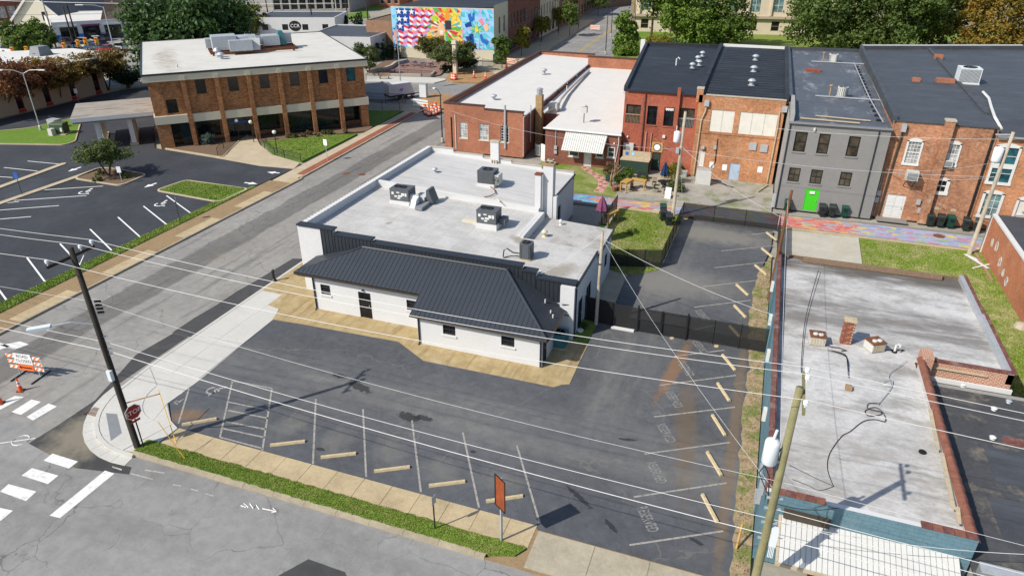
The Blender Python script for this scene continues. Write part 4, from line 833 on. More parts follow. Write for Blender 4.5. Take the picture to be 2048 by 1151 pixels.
# fascia, gutter and downpipes
m = MB(); m.bar((EL, E1 + .12, 2.86), (NT_, E1 + .12, 2.86), .03, .2); m.bar((NT_, E2 + .12, 2.14), (ER, E2 + .12, 2.14), .03, .18); m.bar((ER - .1, E2 + .1, 2.14), (ER - .1, RV, 2.14), .03, .18); m.bar((EL + .1, E1 + .1, 2.86), (EL + .1, RV, 2.86), .03, .2); m.build('fascia', 'black', shop)
m = MB(); m.bar((EL, E1 - .03, 2.93), (NT_, E1 - .03, 2.93), .09, .07); m.bar((NT_, E2 - .03, 2.21), (ER, E2 - .03, 2.21), .09, .07); m.bar((ER + .04, E2, 2.21), (ER + .04, RV, 2.21), .07, .07); m.build('gutter', 'bronze', shop)
for pts in ([(UW1 - .9, E1, 2.86), (UW1 - .4, 37.0, 2.7), (UW1 + .08, V1 - .06, 2.6), (UW1 + .08, V1 - .06, .12), (UW1 + .08, V1 - .25, .05)], [(UN + .1, E2, 2.15), (UN + .1, V2 - .06, 2.0), (UN + .1, V2 - .06, .12), (UN + .1, V2 - .25, .05)], [(UW2 - .08, E2, 2.15), (UW2 - .08, V2 - .07, 2.0), (UW2 - .08, V2 - .07, .1)], [(UR + .1, VF - .1, 3.9), (UR + .1, VF - .1, .1)]):
    Bt('downpipe', 'dark_metal', shop, pts, .055, 6)
# chimneys
Bx('chimney', 'white_block', shop, -15.95, 51.7, 0, -15.1, 52.45, 7.95); Bx('chimney_cap', 'yellow_clay', shop, -16.0, 51.65, 7.952, -15.05, 52.5, 8.1)
for dx in (-15.75, -15.3): Bx('flue', 'black', shop, dx - .12, 51.95, 8.1, dx + .12, 52.2, 8.13)
Bx('chimney_buttress', 'white_block', shop, -15.05, 51.72, 0, -14.75, 52.2, 5.4)
Bx('chimney', 'white_block', shop, -16.45, 51.2, 3.9, -15.97, 51.65, 7.25); Bx('chimney_cap', 'rust_metal', shop, -16.5, 51.15, 7.252, -15.93, 51.69, 7.36)
Bx('chimney', 'white_block', shop, -24.4, 61.55, 4.0, -23.55, 61.95, 6.45); Bx('chimney_cap', 'coping_stone', shop, -24.45, 61.5, 6.452, -23.5, 61.99, 6.6)
for i in range(3): Bx('duct_stub', 'cream', shop, -24.3 + i * .25, 61.35, 4.3, -24.2 + i * .25, 61.5, 4.75)
# side gear on the right end
Bt('gas_pipe', 'yellow_plastic', shop, [(UW2 + .06, 38.9, 2.1), (UW2 + .06, 38.9, 1.0), (UW2 + .06, 39.2, .6)], .035)
Bx('meter_box', 'ac_teal', shop, UW2 + .01, 38.55, .3, UW2 + .3, 38.85, 1.0)
m = MB(); m.tube([(-10.1, 39.5, 3.0), (-10.1, 39.3, 2.7), (-10.6, 39.2, 2.7)], .03); m.tube([(-10.6, 39.25, 1.9), (-10.1, 39.25, 1.9)], .03); m.build('pipework', 'black', shop)
for a, b, c in [(-11.0, 38.0, 2.55), (-10.75, 37.7, 2.45), (-11.6, 38.7, 2.9)]: Bc('vent_pipe', 'white_trim', roof, (a, b, c - .15), (a, b, c + .25), .05, n=8)

# ---- rooftop machines
def ac_unit(name, c, size, label, mat='ac_grey', kerb=.3, rz=0, fan=2, panels_=True, duct=0, group=None):
    """packaged unit on a white kerb: casing, fan grilles, service panels"""
    sx, sy, sz = size; t = thing(name, label, 'AC unit', c, rz, group)
    Bx('kerb', 'white_paint', t, -sx / 2 - .06, -sy / 2 - .06, -.05, sx / 2 + .06, sy / 2 + .06, kerb)
    m = MB(); m.box(-sx / 2, -sy / 2, kerb + .002, sx / 2, sy / 2, kerb + sz); case = m.build('casing', mat, t)
    Bx('lid', mat, t, -sx / 2 - .02, -sy / 2 - .02, kerb + sz, sx / 2 + .02, sy / 2 + .02, kerb + sz + .05)
    for k in range(fan):
        fx = (-sx * .25 + k * sx * .32) if fan > 1 else 0; rr = min(sx / (2.9 * fan), sy * .3) if fan > 1 else min(sx, sy) * .36
        m = MB(); m.lathe([(rr, 0), (rr, .05), (rr * .85, .05), (rr * .8, -.03), (.06, -.03), (.05, .03)], (fx, 0, kerb + sz + .05), 14); f = m.build('fan_grille', 'black', t)
        for b in range(4): q = MB(); a = b * math.pi / 2 + .3; q.bar((fx, 0, kerb + sz + .045), (fx + rr * .85 * math.cos(a), rr * .85 * math.sin(a), kerb + sz + .045), rr * .3, .015); q.build('blade', 'ac_grey', f)
    if panels_:
        for x, z, w_, h in [(-.34, .66, .12, .22), (-.05, .76, .16, .1), (.05, .45, .22, .16), (.2, .62, .16, .24), (-.18, .4, .14, .14), (.36, .62, .1, .28), (-.02, .25, .16, .12)]:
            Bx('service_panel', 'white_trim', t, x * sx - w_ * sx / 2, -sy / 2 - .02, kerb + z * sz - h * sz / 2, x * sx + w_ * sx / 2, -sy / 2 - .002, kerb + z * sz + h * sz / 2)
    else:
        n = int(sx / .12)
        for i in range(n): Bx('louvre', 'ac_grey', t, -sx / 2 + .05 + i * (sx - .1) / n, -sy / 2 - .02, kerb + .06, -sx / 2 + .05 + (i + .55) * (sx - .1) / n, -sy / 2 - .002, kerb + sz - .06)
    return t
a1 = ac_unit('rooftop_unit', (-27.1, 48.5, zF(-27.1)), (1.7, 1.3, .95), 'dark grey rooftop unit with white elbow duct beside the street side parapet')
m = MB(); m.box(1.0, .1, .0, 1.9, 1.3, .55); m.build('duct_box', 'white_paint', a1); m = MB(); m.hexa([(1.95, .3, .1), (2.6, .3, .1), (2.6, 1.4, .1), (1.95, 1.4, .1)], [(2.0, .3, 1.15), (2.2, .3, 1.15), (2.2, 1.4, 1.15), (2.0, 1.4, 1.15)]); m.build('intake_hood', 'ac_grey', a1)
m = MB(); m.hexa([(.85, -.55, .1), (1.6, -.75, .1), (1.6, -.2, .1), (.85, -.1, .1)], [(.85, -.3, .85), (1.5, -.35, .8), (1.5, .0, .8), (.85, .1, .85)]); m.hexa([(1.2, -1.2, 0), (1.65, -1.2, 0), (1.65, -.5, .0), (1.2, -.5, .0)], [(1.2, -.8, .62), (1.65, -.8, .62), (1.65, -.3, .8), (1.2, -.3, .8)]); m.build('elbow_duct', 'white_paint', a1)
m = MB(); m.box(1.7, -1.3, 0, 2.35, .2, .22); m.build('duct_curb', 'trim_grey', a1)
a2 = ac_unit('rooftop_unit', (-22.3, 55.6, zR(-22.3)), (1.55, 1.3, 1.1), 'dark grey louvred rooftop unit on the rear roof with pipes on its side', panels_=False, fan=1)
m = MB(); m.box(.8, -.55, .25, 1.2, .5, 1.15); m.build('cabinet', 'ac_light', a2)
for k in range(3): q = MB(); P = [(.95 + .28 * math.cos(R(i)), -.62 - k * .01, .55 + k * .15 + .2 * math.sin(R(i))) for i in range(0, 361, 45)]; q.tube(P, .025, 4); q.build('pipe_loop', 'black', a2)
m = MB(); m.tube([(.5, -.7, .1), (1.0, -1.1, .08), (1.5, -2.0, .06), (1.2, -2.9, .05), (.9, -3.2, .05)], .04); m.build('drain_pipe', 'rust_metal', a2)
a3 = ac_unit('rooftop_unit', (-18.7, 46.7, zF(-18.7)), (1.6, 1.25, 1.0), 'dark grey rooftop unit with white service panels near the annex step', kerb=.42)
m = MB(); m.box(.85, -.1, .3, 1.35, .75, .75); m.build('intake_hood', 'ac_grey', a3); m = MB(); m.box(-2.3, .0, 0, -.9, .35, .22); m.build('timber_sleeper', 'cream', a3)
def condenser(name, c, w_, h, mat, label, rz=0, rnd=False, group=None, fin='ac_grey'):
    t = thing(name, label, 'AC unit', c, rz, group); m = MB(); n = 16; P = []
    if rnd: P = [(w_ / 2 * math.cos(2 * math.pi * i / 18), w_ / 2 * math.sin(2 * math.pi * i / 18)) for i in range(18)]
    else: P = rounded([(-w_ / 2, -w_ / 2), (w_ / 2, -w_ / 2), (w_ / 2, w_ / 2), (-w_ / 2, w_ / 2)], w_ * .18, 3)
    m.prism(P, .06, h); m.build('casing', mat, t); Bq('pad', 'concrete_old', t, [(x * 1.15, y * 1.15) for x, y in P], 0, .058)
    Bq('lid', mat, t, [(x * 1.03, y * 1.03) for x, y in P], h, h + .05)
    m = MB(); rr = w_ * .38; m.lathe([(rr, 0), (rr, .03), (rr * .9, .03), (rr * .85, -.02), (.05, -.02)], (0, 0, h + .05), 14); f = m.build('fan_grille', 'black', t)
    for k in range(4): q = MB(); a = k * math.pi / 2; q.bar((0, 0, h + .07), (rr * math.cos(a), rr * math.sin(a), h + .07), .05, .012); q.build('blade', mat, f)
    for i in range(len(P)):
        if i % 1 == 0: x, y = P[i]; Bx('louvre', fin, t, x * 1.005 - .02, y * 1.005 - .02, .12, x * 1.005 + .02, y * 1.005 + .02, h - .06)
    return t
c4 = condenser('condenser', (-14.2, 42.5, zF(-14.2)), .82, 1.15, 'ac_grey', 'single dark grey condenser standing on the white roof behind the black parapet')
m = MB(); m.tube([(-.4, -.2, .35), (-.9, -.4, .45), (-1.3, -.5, .75), (-1.5, -.55, .6), (-1.55, -.6, .1)], .045); m.tube([(-.4, -.3, .2), (-1.0, -.5, .2), (-1.5, -.7, .05)], .03); m.build('refrigerant_line', 'black', c4)
g5 = at(1113, 697); condenser('condenser', (g5[0] + .05, g5[1] + .5, .03), 1.0, .95, 'ac_teal', 'square teal condenser on the concrete beside the shop side wall', fin='ac_teal')
def mushroom(c, r, h, label, mat='galvanised', group=None, cat='roof vent', turbine=False):
    t = thing('roof_vent', label, cat, c, 0, group); Bl('stack', mat, t, [(r * .9, 0), (r * .55, .06), (r * .5, h * .55)], n=10)
    m = MB()
    if turbine: m.lathe([(r * .55, h * .5), (r * .95, h * .62), (r * 1.05, h * .78), (r * .8, h * .94), (r * .25, h)], n=14)
    else: m.lathe([(r * .5, h * .55), (r * .95, h * .6), (r, h * .68), (r * .6, h * .92), (r * .15, h)], n=12)
    m.build('cap', mat, t); return t
mushroom((-27.9, 56.3, zR(-27.9)), .28, .5, 'small round roof vent on the rear white roof of the corner shop'); mushroom((-14.45, 47.6, 3.62), .26, .6, 'cream capped vent on the stained annex roof', 'cream'); mushroom((-13.95, 50.3, 3.62), .16, .5, 'white capped pipe vent at the rear edge of the annex roof', 'white_trim'); mushroom((-15.5, 40.6, zF(-15.5)), .13, .55, 'thin pipe vent beside the condenser on the front roof', 'white_trim'); mushroom((-12.55, 40.5, zF(-12.5)), .16, .25, 'low white vent stub near the black parapet step', 'white_trim')
# ------------------------------------------------------------ the row behind the alley
def roofslab(par, pts, mat, name='roof', t=.12):
    m = MB(); m.hexa([(x, y, z - t) for x, y, z in pts], pts); return m.build(name, mat, par)
def upstand(par, name, mat, segs, w=.3, cap=None, capm=None):
    """parapet pieces: (p, q, z0, z1) boxes of width w centred on the line p-q"""
    m = MB(); c = MB()
    for p, q, z0, z1p, z1q in segs:
        d = Vector((q[0] - p[0], q[1] - p[1])).normalized(); n = Vector((-d.y, d.x)) * w / 2; P = [(p[0] - n.x, p[1] - n.y), (q[0] - n.x, q[1] - n.y), (q[0] + n.x, q[1] + n.y), (p[0] + n.x, p[1] + n.y)]; Z = [z1p, z1q, z1q, z1p]
        m.hexa([(x, y, z0) for x, y in P], [(x, y, z) for (x, y), z in zip(P, Z)])
        if capm:
            k = 1.25; P2 = [(p[0] - n.x * k, p[1] - n.y * k), (q[0] - n.x * k, q[1] - n.y * k), (q[0] + n.x * k, q[1] + n.y * k), (p[0] + n.x * k, p[1] + n.y * k)]
            c.hexa([(x, y, z + .003) for (x, y), z in zip(P2, Z)], [(x, y, z + .09) for (x, y), z in zip(P2, Z)])
    o = m.build(name, mat, par)
    if capm: c.build('coping', capm, par)
    return o
def pipe(par, pts, r, mat='white_trim', name='downpipe'):
    m = MB(); m.tube(pts, r, 6); return m.build(name, mat, par)

# A: red brick corner building with white roof
A = wthing('brick_corner_building', 'single storey red brick corner building with white roof and stepped brown coping', 'building', (-31, 90, 0))
V0 = 77.8; fA = Face((-36.9, V0), (-26.6, V0)); opsA = [(2.05, 3.05, 1.72, 3.7), (4.6, 5.85, 1.72, 3.72), (7.4, 8.5, 1.72, 3.74)]
w = MB(); fA.wall(w, 0, 5.0, opsA, .2); fAr = Face((-26.6, V0), (-28.1, 119)); fAr.wall(w, 0, 5.0, [(10 + i * 6, 11.1 + i * 6, 4.5, 4.95) for i in range(5)], .15); Face((-37.9, 119), (-36.9, V0)).wall(w, 0, 5.3)
fA.box(w, 0, 5.3, 5.0, 5.8, -.3, -.002); fA.box(w, 5.3, 10.28, 5.0, 5.42, -.3, -.002); w.prism([(-36.9, V0 + .3), (-36.6, V0 + .3), (-37.6, 119), (-37.9, 119)], 5.3, 5.8); w.box(-37.6, 118.7, 5.0, -28.1, 119, 5.9)
w.build('wall', 'brick_red', A)
FB(fA, 'coping', 'coping_brown', A, -.06, 5.36, 5.803, 5.93, -.4, .07); FB(fA, 'coping', 'coping_brown', A, 5.36, 10.35, 5.423, 5.55, -.4, .07); Bq('coping', 'coping_brown', A, [(-36.98, V0 + .4), (-36.5, V0 + .4), (-37.5, 119.1), (-37.98, 119.1)], 5.803, 5.93); Bx('coping', 'coping_brown', A, -37.5, 118.6, 5.903, -28, 119.1, 6.02)
roofslab(A, [(-36.6, V0 + .3, 5.25), (-26.5, V0 + .3, 5.0), (-28.0, 118.7, 5.2), (-37.6, 118.7, 5.45)], 'roof_white')
Bb('gutter', 'galvanised', A, (-26.5, V0, 4.98), (-28.0, 118.7, 5.15), .14, .12)
for k, o in enumerate(opsA): fA.window(A, *o, 'white_trim', 'glass_curtain' if k < 2 else 'glass_dark', .08, 3, 6 if k != 1 else 4, .12, 'cream')
pipe(A, [fA.pt(8.05, 1.0, .1), fA.pt(8.05, 6.2, .1)], .13, 'galvanised', 'flue_pipe'); pipe(A, [fA.pt(.95, .3, .06), fA.pt(.95, 4.2, .06)], .06, 'black', 'conduit'); pipe(A, [fA.pt(1.5, .3, .06), fA.pt(1.5, 4.6, .06)], .05, 'white_trim', 'conduit'); pipe(A, [fA.pt(10.38, .2, .05), fA.pt(10.38, 5.0, .05)], .07, 'galvanised')
pipe(A, [(-26.4, 80.0, 1.4), (-26.4, 80.0, 5.9)], .06, 'galvanised', 'conduit'); pipe(A, [(-26.4, 96.0, 4.0), (-26.4, 96.0, 5.2)], .06, 'white_trim', 'conduit')
Bx('chimney', 'yellow_clay', A, -26.55, 82.3, 0, -25.75, 83.1, 6.6); Bl('chimney_cowl', 'steel', A, [(.36, 6.6), (.36, 6.9), (.42, 6.92), (.42, 7.0), (.34, 7.02), (.34, 7.2), (.42, 7.22), (.42, 7.3), (.3, 7.4)], (-26.15, 82.7, 0), 12)
mushroom((-32.8, 84.2, 5.15), .42, .75, 'domed turbine vent on the white roof nearest the stepped coping', turbine=True); mushroom((-31.8, 102.5, 5.3), .45, .8, 'domed turbine vent far back on the white brick corner roof', turbine=True)
# W: white-roofed rear wing with white awning
W = wthing('white_roof_building', 'low brick building with sloped white roof and white metal awning over its door', 'building', (-19, 90, 0))
V1w = 77.1; fW = Face((-23.6, V1w), (-14.7, V1w)); opsW = [(2.9, 4.1, 1.05, 2.15), (4.75, 5.65, .02, 2.1), (6.15, 7.05, 1.25, 2.2), (7.5, 8.35, 1.4, 2.6)]
w = MB(); fW.wall(w, 0, 4.1, opsW, .15); Face((-14.7, V1w), (-14.7, 79)).wall(w, 0, 4.1); Face((-23.6, 84), (-23.6, V1w)).wall(w, 0, 4.1); Face((-26.5, 84), (-23.6, 84)).wall(w, 0, 4.1); w.build('wall', 'brick_dark', W)
m = MB(); m.hexa([(-23.7, V1w - .1, 4.0), (-14.7, V1w - .1, 4.0), (-15.3, 84, 4.1), (-23.7, 84, 4.1)], [(-23.7, V1w - .1, 4.16), (-14.7, V1w - .1, 4.16), (-15.3, 84, 4.28), (-23.7, 84, 4.28)]); m.hexa([(-26.6, 84.01, 4.1), (-15.3, 84.01, 4.1), (-18.4, 114, 4.5), (-27.8, 114, 4.5)], [(-26.6, 84.01, 4.28), (-15.3, 84.01, 4.28), (-18.4, 114, 4.68), (-27.8, 114, 4.68)]); m.build('roof', 'roof_white', W)
Bt('gutter', 'white_trim', W, [(-23.8, V1w - .18, 4.12), (-14.6, V1w - .18, 4.06)], .11, 8)
w = MB(); w.box(-27.9, 113.8, 4.4, -18.4, 114.15, 6.3); w.box(-19.6, 112.6, 4.4, -18.2, 113.8, 7.2); w.build('wall', 'brick_red', W); Bx('coping', 'coping_brown', W, -28, 113.7, 6.303, -19.7, 114.25, 6.45); Bx('flue_stack', 'white_paint', W, -19.8, 114.6, 6, -19.1, 115.2, 9.2)
fW.window(W, *opsW[0], 'white_trim', 'glass', .09, 1, 1, .06, 'white_trim'); fW.window(W, *opsW[2], 'white_trim', 'glass', .09, 1, 1, .06, 'white_trim'); fW.window(W, *opsW[3], 'white_trim', 'glass', .1, 1, 2, .05, 'white_trim'); fW.door(W, *opsW[1], 'white_trim', None, .06, panels=2)
aw = MB(); aw.poly([fW.pt(2.5, 3.9, .03), fW.pt(7.4, 3.9, .03), fW.pt(7.25, 2.1, 1.5), fW.pt(2.4, 2.1, 1.5)]); aw = aw.build('awning', 'awning_white', W)
for i in range(19):
    s0 = 2.5 + i * 4.9 / 19; q = MB(); e = s0 + .2; q.hexa([fW.pt(s0, 3.9, .04), fW.pt(e, 3.9, .04), fW.pt(e - .1, 2.1, 1.52), fW.pt(s0 - .1, 2.1, 1.52)], [fW.pt(s0, 3.94, .06), fW.pt(e, 3.94, .06), fW.pt(e - .1, 2.14, 1.54), fW.pt(s0 - .1, 2.14, 1.54)]); q.build('awning_panel', 'awning_white', aw)
pipe(W, [fW.pt(8.7, 3.9, .1), fW.pt(8.75, 3.2, .08), fW.pt(8.4, .2, .08)], .05, 'white_trim'); pipe(W, [fW.pt(1.3, 1.9, .06), fW.pt(1.3, 4.0, .06)], .05, 'galvanised', 'conduit')
for z in (1.2, 1.75): FB(fW, 'meter_box', 'galvanised', W, 1.15, 1.5, z, z + .4, .02, .2)
FB(fW, 'wall_light', 'lamp_glass', W, 8.15, 8.3, 3.0, 3.15, 0, .15)
mushroom((-18.2, 97.5, 4.5), .6, .75, 'wide galvanised turbine vent on the sloped white roof', turbine=True)
t = thing('satellite_dish_mount', 'grey antenna box on a short mast on the white roof', 'antenna', (-19.9, 80.5, 4.22)); Bc('mast', 'black', t, (0, 0, 0), (0, 0, 1.2), .05, n=6); m = MB(); m.box(-.35, -.3, 1.2, .35, .3, 1.9); m.lathe([(.1, 1.9), (.3, 1.95), (.28, 2.05), (.05, 2.1)]); m.build('box', 'ac_light', t)
t = thing('roof_duct_unit', 'pale duct box with bent duct on the roof edge by the chimney', 'duct', (-24.9, 84.6, 4.28)); Bx('box', 'ac_light', t, -.5, -.6, 0, .6, .7, 1.1); Bt('duct', 'ac_light', t, [(.6, .2, .8), (.2, 1.6, .7), (-.2, 4, .7), (-.8, 9, .6), (-1.3, 16, .6), (-1.8, 25, .6)], .2, 8); Bt('elbow', 'cream', t, [(.2, -.6, .5), (-.2, -1.0, .3), (-.5, -1.1, .0)], .16, 8)
condenser('condenser', (-25.2, 79.8, .02), 1.05, 1.25, 'ac_light', 'round pale condenser in the recess by the red brick wall', rnd=True)
m = MB(); m.box(-24.75, 81.3, 0, -23.95, 82.3, 1.9); tag(m.build('storage_locker', 'black'), 'tall black locker in the recess behind the pale condenser', 'locker')
m = MB(); m.hexa([(-24.3, 77.7, 0), (-23.5, 77.2, 0), (-23.45, 77.3, 0), (-24.25, 77.8, 0)], [(-24.3, 77.7, 2.0), (-23.5, 77.2, 2.0), (-23.45, 77.3, 2.0), (-24.25, 77.8, 2.0)]); tag(m.build('gate_panel', 'white_trim'), 'white gate panel standing open at the brick recess', 'gate')
condenser('condenser', (-22.6, 76.2, .02), .7, .6, 'ac_light', 'small pale condenser by the dark brick wall under the conduit')

# B: red painted brick, C: orange brick
B = wthing('red_painted_building', 'two storey red painted brick building with dark windows and black roof', 'building', (-10.7, 90, 0))
VB0 = 78.3; fB = Face((-14.8, VB0), (-6.7, VB0)); opsB = [(.25, 1.9, 5.2, 7.3), (2.65, 3.75, 5.2, 7.3), (4.5, 5.6, 5.2, 7.3), (6.15, 7.8, 5.2, 7.35), (3.65, 4.6, .02, 2.1)]
w = MB(); fB.wall(w, 0, 8.9, opsB, .3); Face((-18.2, 110), (-14.8, VB0)).wall(w, 0, 8.9); fB.box(w, 5.75, 6.1, 4, 9.5, .002, .35); w.build('wall', 'brick_painted_red', B)
for k in (0, 3):
    f = fB.window(B, *opsB[k], 'black', 'glass_bronze', .06, 2, 2, .2)
    m = MB(); a0, a1 = opsB[k][:2]; fB.box(m, a0, a1, 6.15, 6.25, -.1, .02)
    for i in range(10): x = a0 + .1 + i * (a1 - a0 - .2) / 9; fB.box(m, x - .02, x + .02, 5.25, 6.15, -.06, -.03)
    m.build('railing', 'wood_old' if k == 0 else 'steel', B)
for k in (1, 2): fB.window(B, *opsB[k], 'black', 'glass_dark', .08, 1, 1, .15, 'brick_painted_red')
m = MB(); P = [fB.pt(4.62 + .12 * i, 7.2 - (.35 if i % 2 else .22), -.1) for i in range(8)]; m.poly([fB.pt(4.6, 7.2, -.1), *P, fB.pt(5.5, 7.2, -.1)]); m.build('lace_curtain', 'white_trim', B)
fB.door(B, *opsB[4], 'dark_green', 'black', .1)
m = MB(); fB.box(m, 3.5, 4.75, 2.2, 3.3, .01, .06); sgn = m.build('round_sign_board', 'wood_yellow', B)
m = MB(); c = fB.pt(4.12, 2.75, .07); P = [fB.pt(4.12 + .45 * math.cos(R(a)), 2.75 + .45 * math.sin(R(a)), .08) for a in range(0, 360, 20)]; m.poly(P); m.build('sign_ring', 'black', sgn); Bp('sign_face', 'sign_white', sgn, [fB.pt(4.12 + .36 * math.cos(R(a)), 2.75 + .36 * math.sin(R(a)), .09) for a in range(0, 360, 20)])
pipe(B, [fB.pt(2.3, .1, .1), fB.pt(2.3, 8.6, .1)], .09, 'coping_red'); pipe(B, [fB.pt(2.75, .1, .1), fB.pt(2.75, 4.4, .1)], .06, 'pink', 'conduit'); pipe(B, [fB.pt(3.35, .1, .1), fB.pt(3.35, 4.3, .1)], .05, 'pink', 'conduit')
FB(fB, 'wall_lamp', 'white_trim', B, 4.6, 4.9, 3.9, 4.2, 0, .2); FB(fB, 'wall_lamp', 'lamp_glass', B, .6, .75, 3.6, 3.75, 0, .2)
m = MB(); fB.box(m, .35, 1.5, .9, 3.0, .1, .55); hp = m.build('heat_pump', 'ac_light', B)
for z in (1.45, 2.4): m = MB(); P = [fB.pt(.8 + .36 * math.cos(R(a)), z + .36 * math.sin(R(a)), .56) for a in range(0, 360, 24)]; m.poly(P); m.build('fan', 'trim_grey', hp)
roofslab(B, [(-14.7, VB0 - .08, 8.95), (-6.9, VB0 - .08, 8.95), (-7.4, 111, 9.1), (-18.0, 110, 9.1)], 'roof_black')
upstand(B, 'parapet', 'roof_black', [((-14.75, VB0 - .05), (-18.1, 110.2), 8.7, 9.3, 9.5), ((-18.1, 110.1), (-7.4, 111.4), 8.9, 9.5, 9.5)], .4)
Bb('gutter', 'dark_metal', B, (-14.6, VB0 - .15, 8.86), (-6.8, VB0 - .15, 8.86), .16, .14)
for x, y in [(-9.0, 101.5), (-9.15, 97.5), (-8.6, 94.2), (-9.2, 92.0)]: mushroom((x, y, 9.25), .38, .7, 'small steel vent in a cluster on the black roof of the red painted building', 'galvanised', 'steel vents on the black roof by the parapet')
t = thing('vent_hook', 'white bent vent pipe on the black roof of the red building', 'vent pipe', (-11.4, 93.5, 9.2)); Bt('pipe', 'white_trim', t, [(0, 0, 0), (0, 0, .8), (.2, 0, 1.0), (.4, 0, .8)], .09, 6)
C_ = wthing('orange_brick_building', 'two storey orange brick building with white boarded windows and ribbed black roof', 'building', (-2.4, 90, 0))
VC = 77.7; fC = Face((-6.7, VC), (2.1, VC)); opsC = [(1.48, 3.9, 5.2, 7.55), (4.45, 8.25, 5.2, 7.55), (4.15, 5.25, .02, 1.95), (.75, 1.35, 1.2, 2.95)]
w = MB(); fC.wall(w, 0, 9.0, opsC, .18); Face((-6.7, 79), (-6.7, VC)).wall(w, 0, 9.3); w.box(-6.98, VC, 8.2, -6.3, VC + .6, 9.6); fC.box(w, 0, 8.8, 4.95, 5.18, .002, .06); w.build('wall', 'brick_orange', C_)
q = MB(); q.box(-7.02, VC - .05, 9.603, -6.26, VC + .65, 9.75); fC.box(q, .7, 8.8, 9.003, 9.12, -.2, .06); q.build('coping', 'coping_stone', C_)
for k, n in ((0, 2), (1, 3)):
    a0, a1, z0, z1 = opsC[k]
    for i in range(n): FB(fC, 'board', 'board_white', C_, a0 + (a1 - a0) * i / n + .012, a0 + (a1 - a0) * (i + 1) / n - .012, z0 + .01, z1 - .01, -.14, -.06)
fC.door(C_, *opsC[2], 'blue_door', None, .1); fC.window(C_, *opsC[3], 'white_trim', 'board_white', .08, 1, 1, .05)
for a0, z0 in [(5.85, 4.05), (7.0, 3.95)]: FB(fC, 'vent_box', 'galvanised', C_, a0, a0 + .75, z0 - .45, z0 + .35, .0, .12)
for a0, z0, wd_ in [(2.0, 1.2, .5), (3.4, 1.05, .5), (7.1, 1.2, .5)]: FB(fC, 'notice', 'sign_white', C_, a0, a0 + wd_, z0, z0 + .65, .0, .03)
for a in (.55, 8.4): pipe(C_, [fC.pt(a + .35 * (1 if a < 1 else -.2), 7.9, .12), fC.pt(a + .3 * (1 if a < 1 else -.2), 7.3, .14), fC.pt(a, 6.4, .1), fC.pt(a - .1, .2, .1)], .08, 'plank'); FB(fC, 'rain_hopper', 'galvanised', C_, a + .1, a + .6, 7.9, 8.5, .02, .3)
FB(fC, 'wall_lamp', 'galvanised', C_, .9, 1.25, 3.25, 3.55, 0, .3); pipe(C_, [fC.pt(2.5, 4.5, .08), fC.pt(2.55, 1.9, .08), fC.pt(2.2, 1.3, .1)], .04, 'black', 'conduit'); FB(fC, 'meter_box', 'galvanised', C_, 2.2, 2.5, 3.3, 3.7, 0, .15)
roofslab(C_, [(-6.5, VC + .05, 9.0), (2.1, VC + .05, 9.0), (1.7, 112.5, 9.15), (-7.2, 112, 9.15)], 'roof_black')
for i in range(24): y = VC + 1.2 + i * 1.42; m = MB(); z = 9.0 + (y - VC) * .0043; m.bar((-6.3, y, z + .015), (1.9, y, z + .015), .08, .05); m.build('roof_batten', 'roof_black', C_)
upstand(C_, 'parapet', 'roof_black', [((-6.62, VC + .62), (-7.4, 112), 8.7, 9.45, 9.6), ((2.1, VC + .1), (1.7, 112.5), 8.7, 9.35, 9.55)], .45); Bx('parapet', 'white_trim', C_, -7.1, 112.3, 9.1, 1.6, 112.6, 9.5)
for y in (84.5, 93, 101.5): mushroom((-1.9 - (y - 93) * .02, y, 9.03 + (y - VC) * .0043), .45, .75, 'steel mushroom vent on the ribbed black roof, ' + {84.5: 'the one close above the boarded windows', 93: 'the middle one of three', 101.5: 'the one by the white rear coping'}[y], 'galvanised', 'vents along the ribbed black roof')
t = thing('rooftop_tank', 'pale cabinet with black hoses beside the orange brick wall', 'AC unit', (-5.0, 75.6, .02)); Bx('casing', 'ac_light', t, -.8, -.55, 0, .8, .55, 1.5); Bx('lid', 'galvanised', t, -.7, -.45, 1.5, .7, .45, 1.58); Bt('hose', 'black', t, [(.8, .1, .5), (1.6, .2, .3), (2.6, -.2, .12), (3.2, -.6, .1)], .06)

# D: grey painted building
D = wthing('grey_building', 'two storey grey painted building with black windows and bright green door', 'building', (7, 90, 0))
VD = 70.4; fD = Face((2.5, VD), (11.25, VD)); up = [(.72, 1.8, 5.85, 7.75), (2.82, 3.8, 5.85, 7.75), (5.38, 6.38, 5.85, 7.75)]; dn = [(.76, 1.8, 2.87, 4.26), (2.75, 3.8, 2.87, 4.28), (5.34, 6.37, 2.95, 4.33)]; dd = (2.62, 3.88, .12, 2.35)
w = MB(); fD.wall(w, 0, 8.6, up + dn + [dd], .16, 0, 1); Face((1.9, 113), (2.5, VD)).wall(w, 0, 8.7, m=1); w.box(2.5, VD + .02, 8.6, 2.85, 79, 9.4, 1); w.build('wall', ['grey_painted', 'grey_side'], D)
for o in up: fD.window(D, *o, 'black', 'glass_bronze', .09, 1, 2, .1, 'grey_painted')
for o in dn: fD.window(D, *o, 'black', 'glass_bronze', .08, 2, 2, .1, 'grey_painted')
dr = fD.door(D, *dd, 'green_door', None, .06)
m = MB(); fD.box(m, 3.0, 3.45, 1.85, 2.1, .0, .03); sg = m.build('door_sign', 'sign_white', dr); FB(fD, 'sign_strip', 'dark_green', sg, 3.0, 3.42, 1.8, 1.85, .0, .02)
for a in (.12, 7.75): pipe(D, [fD.pt(a, .1, .08), fD.pt(a, 8.4, .08)], .055, 'dark_metal')
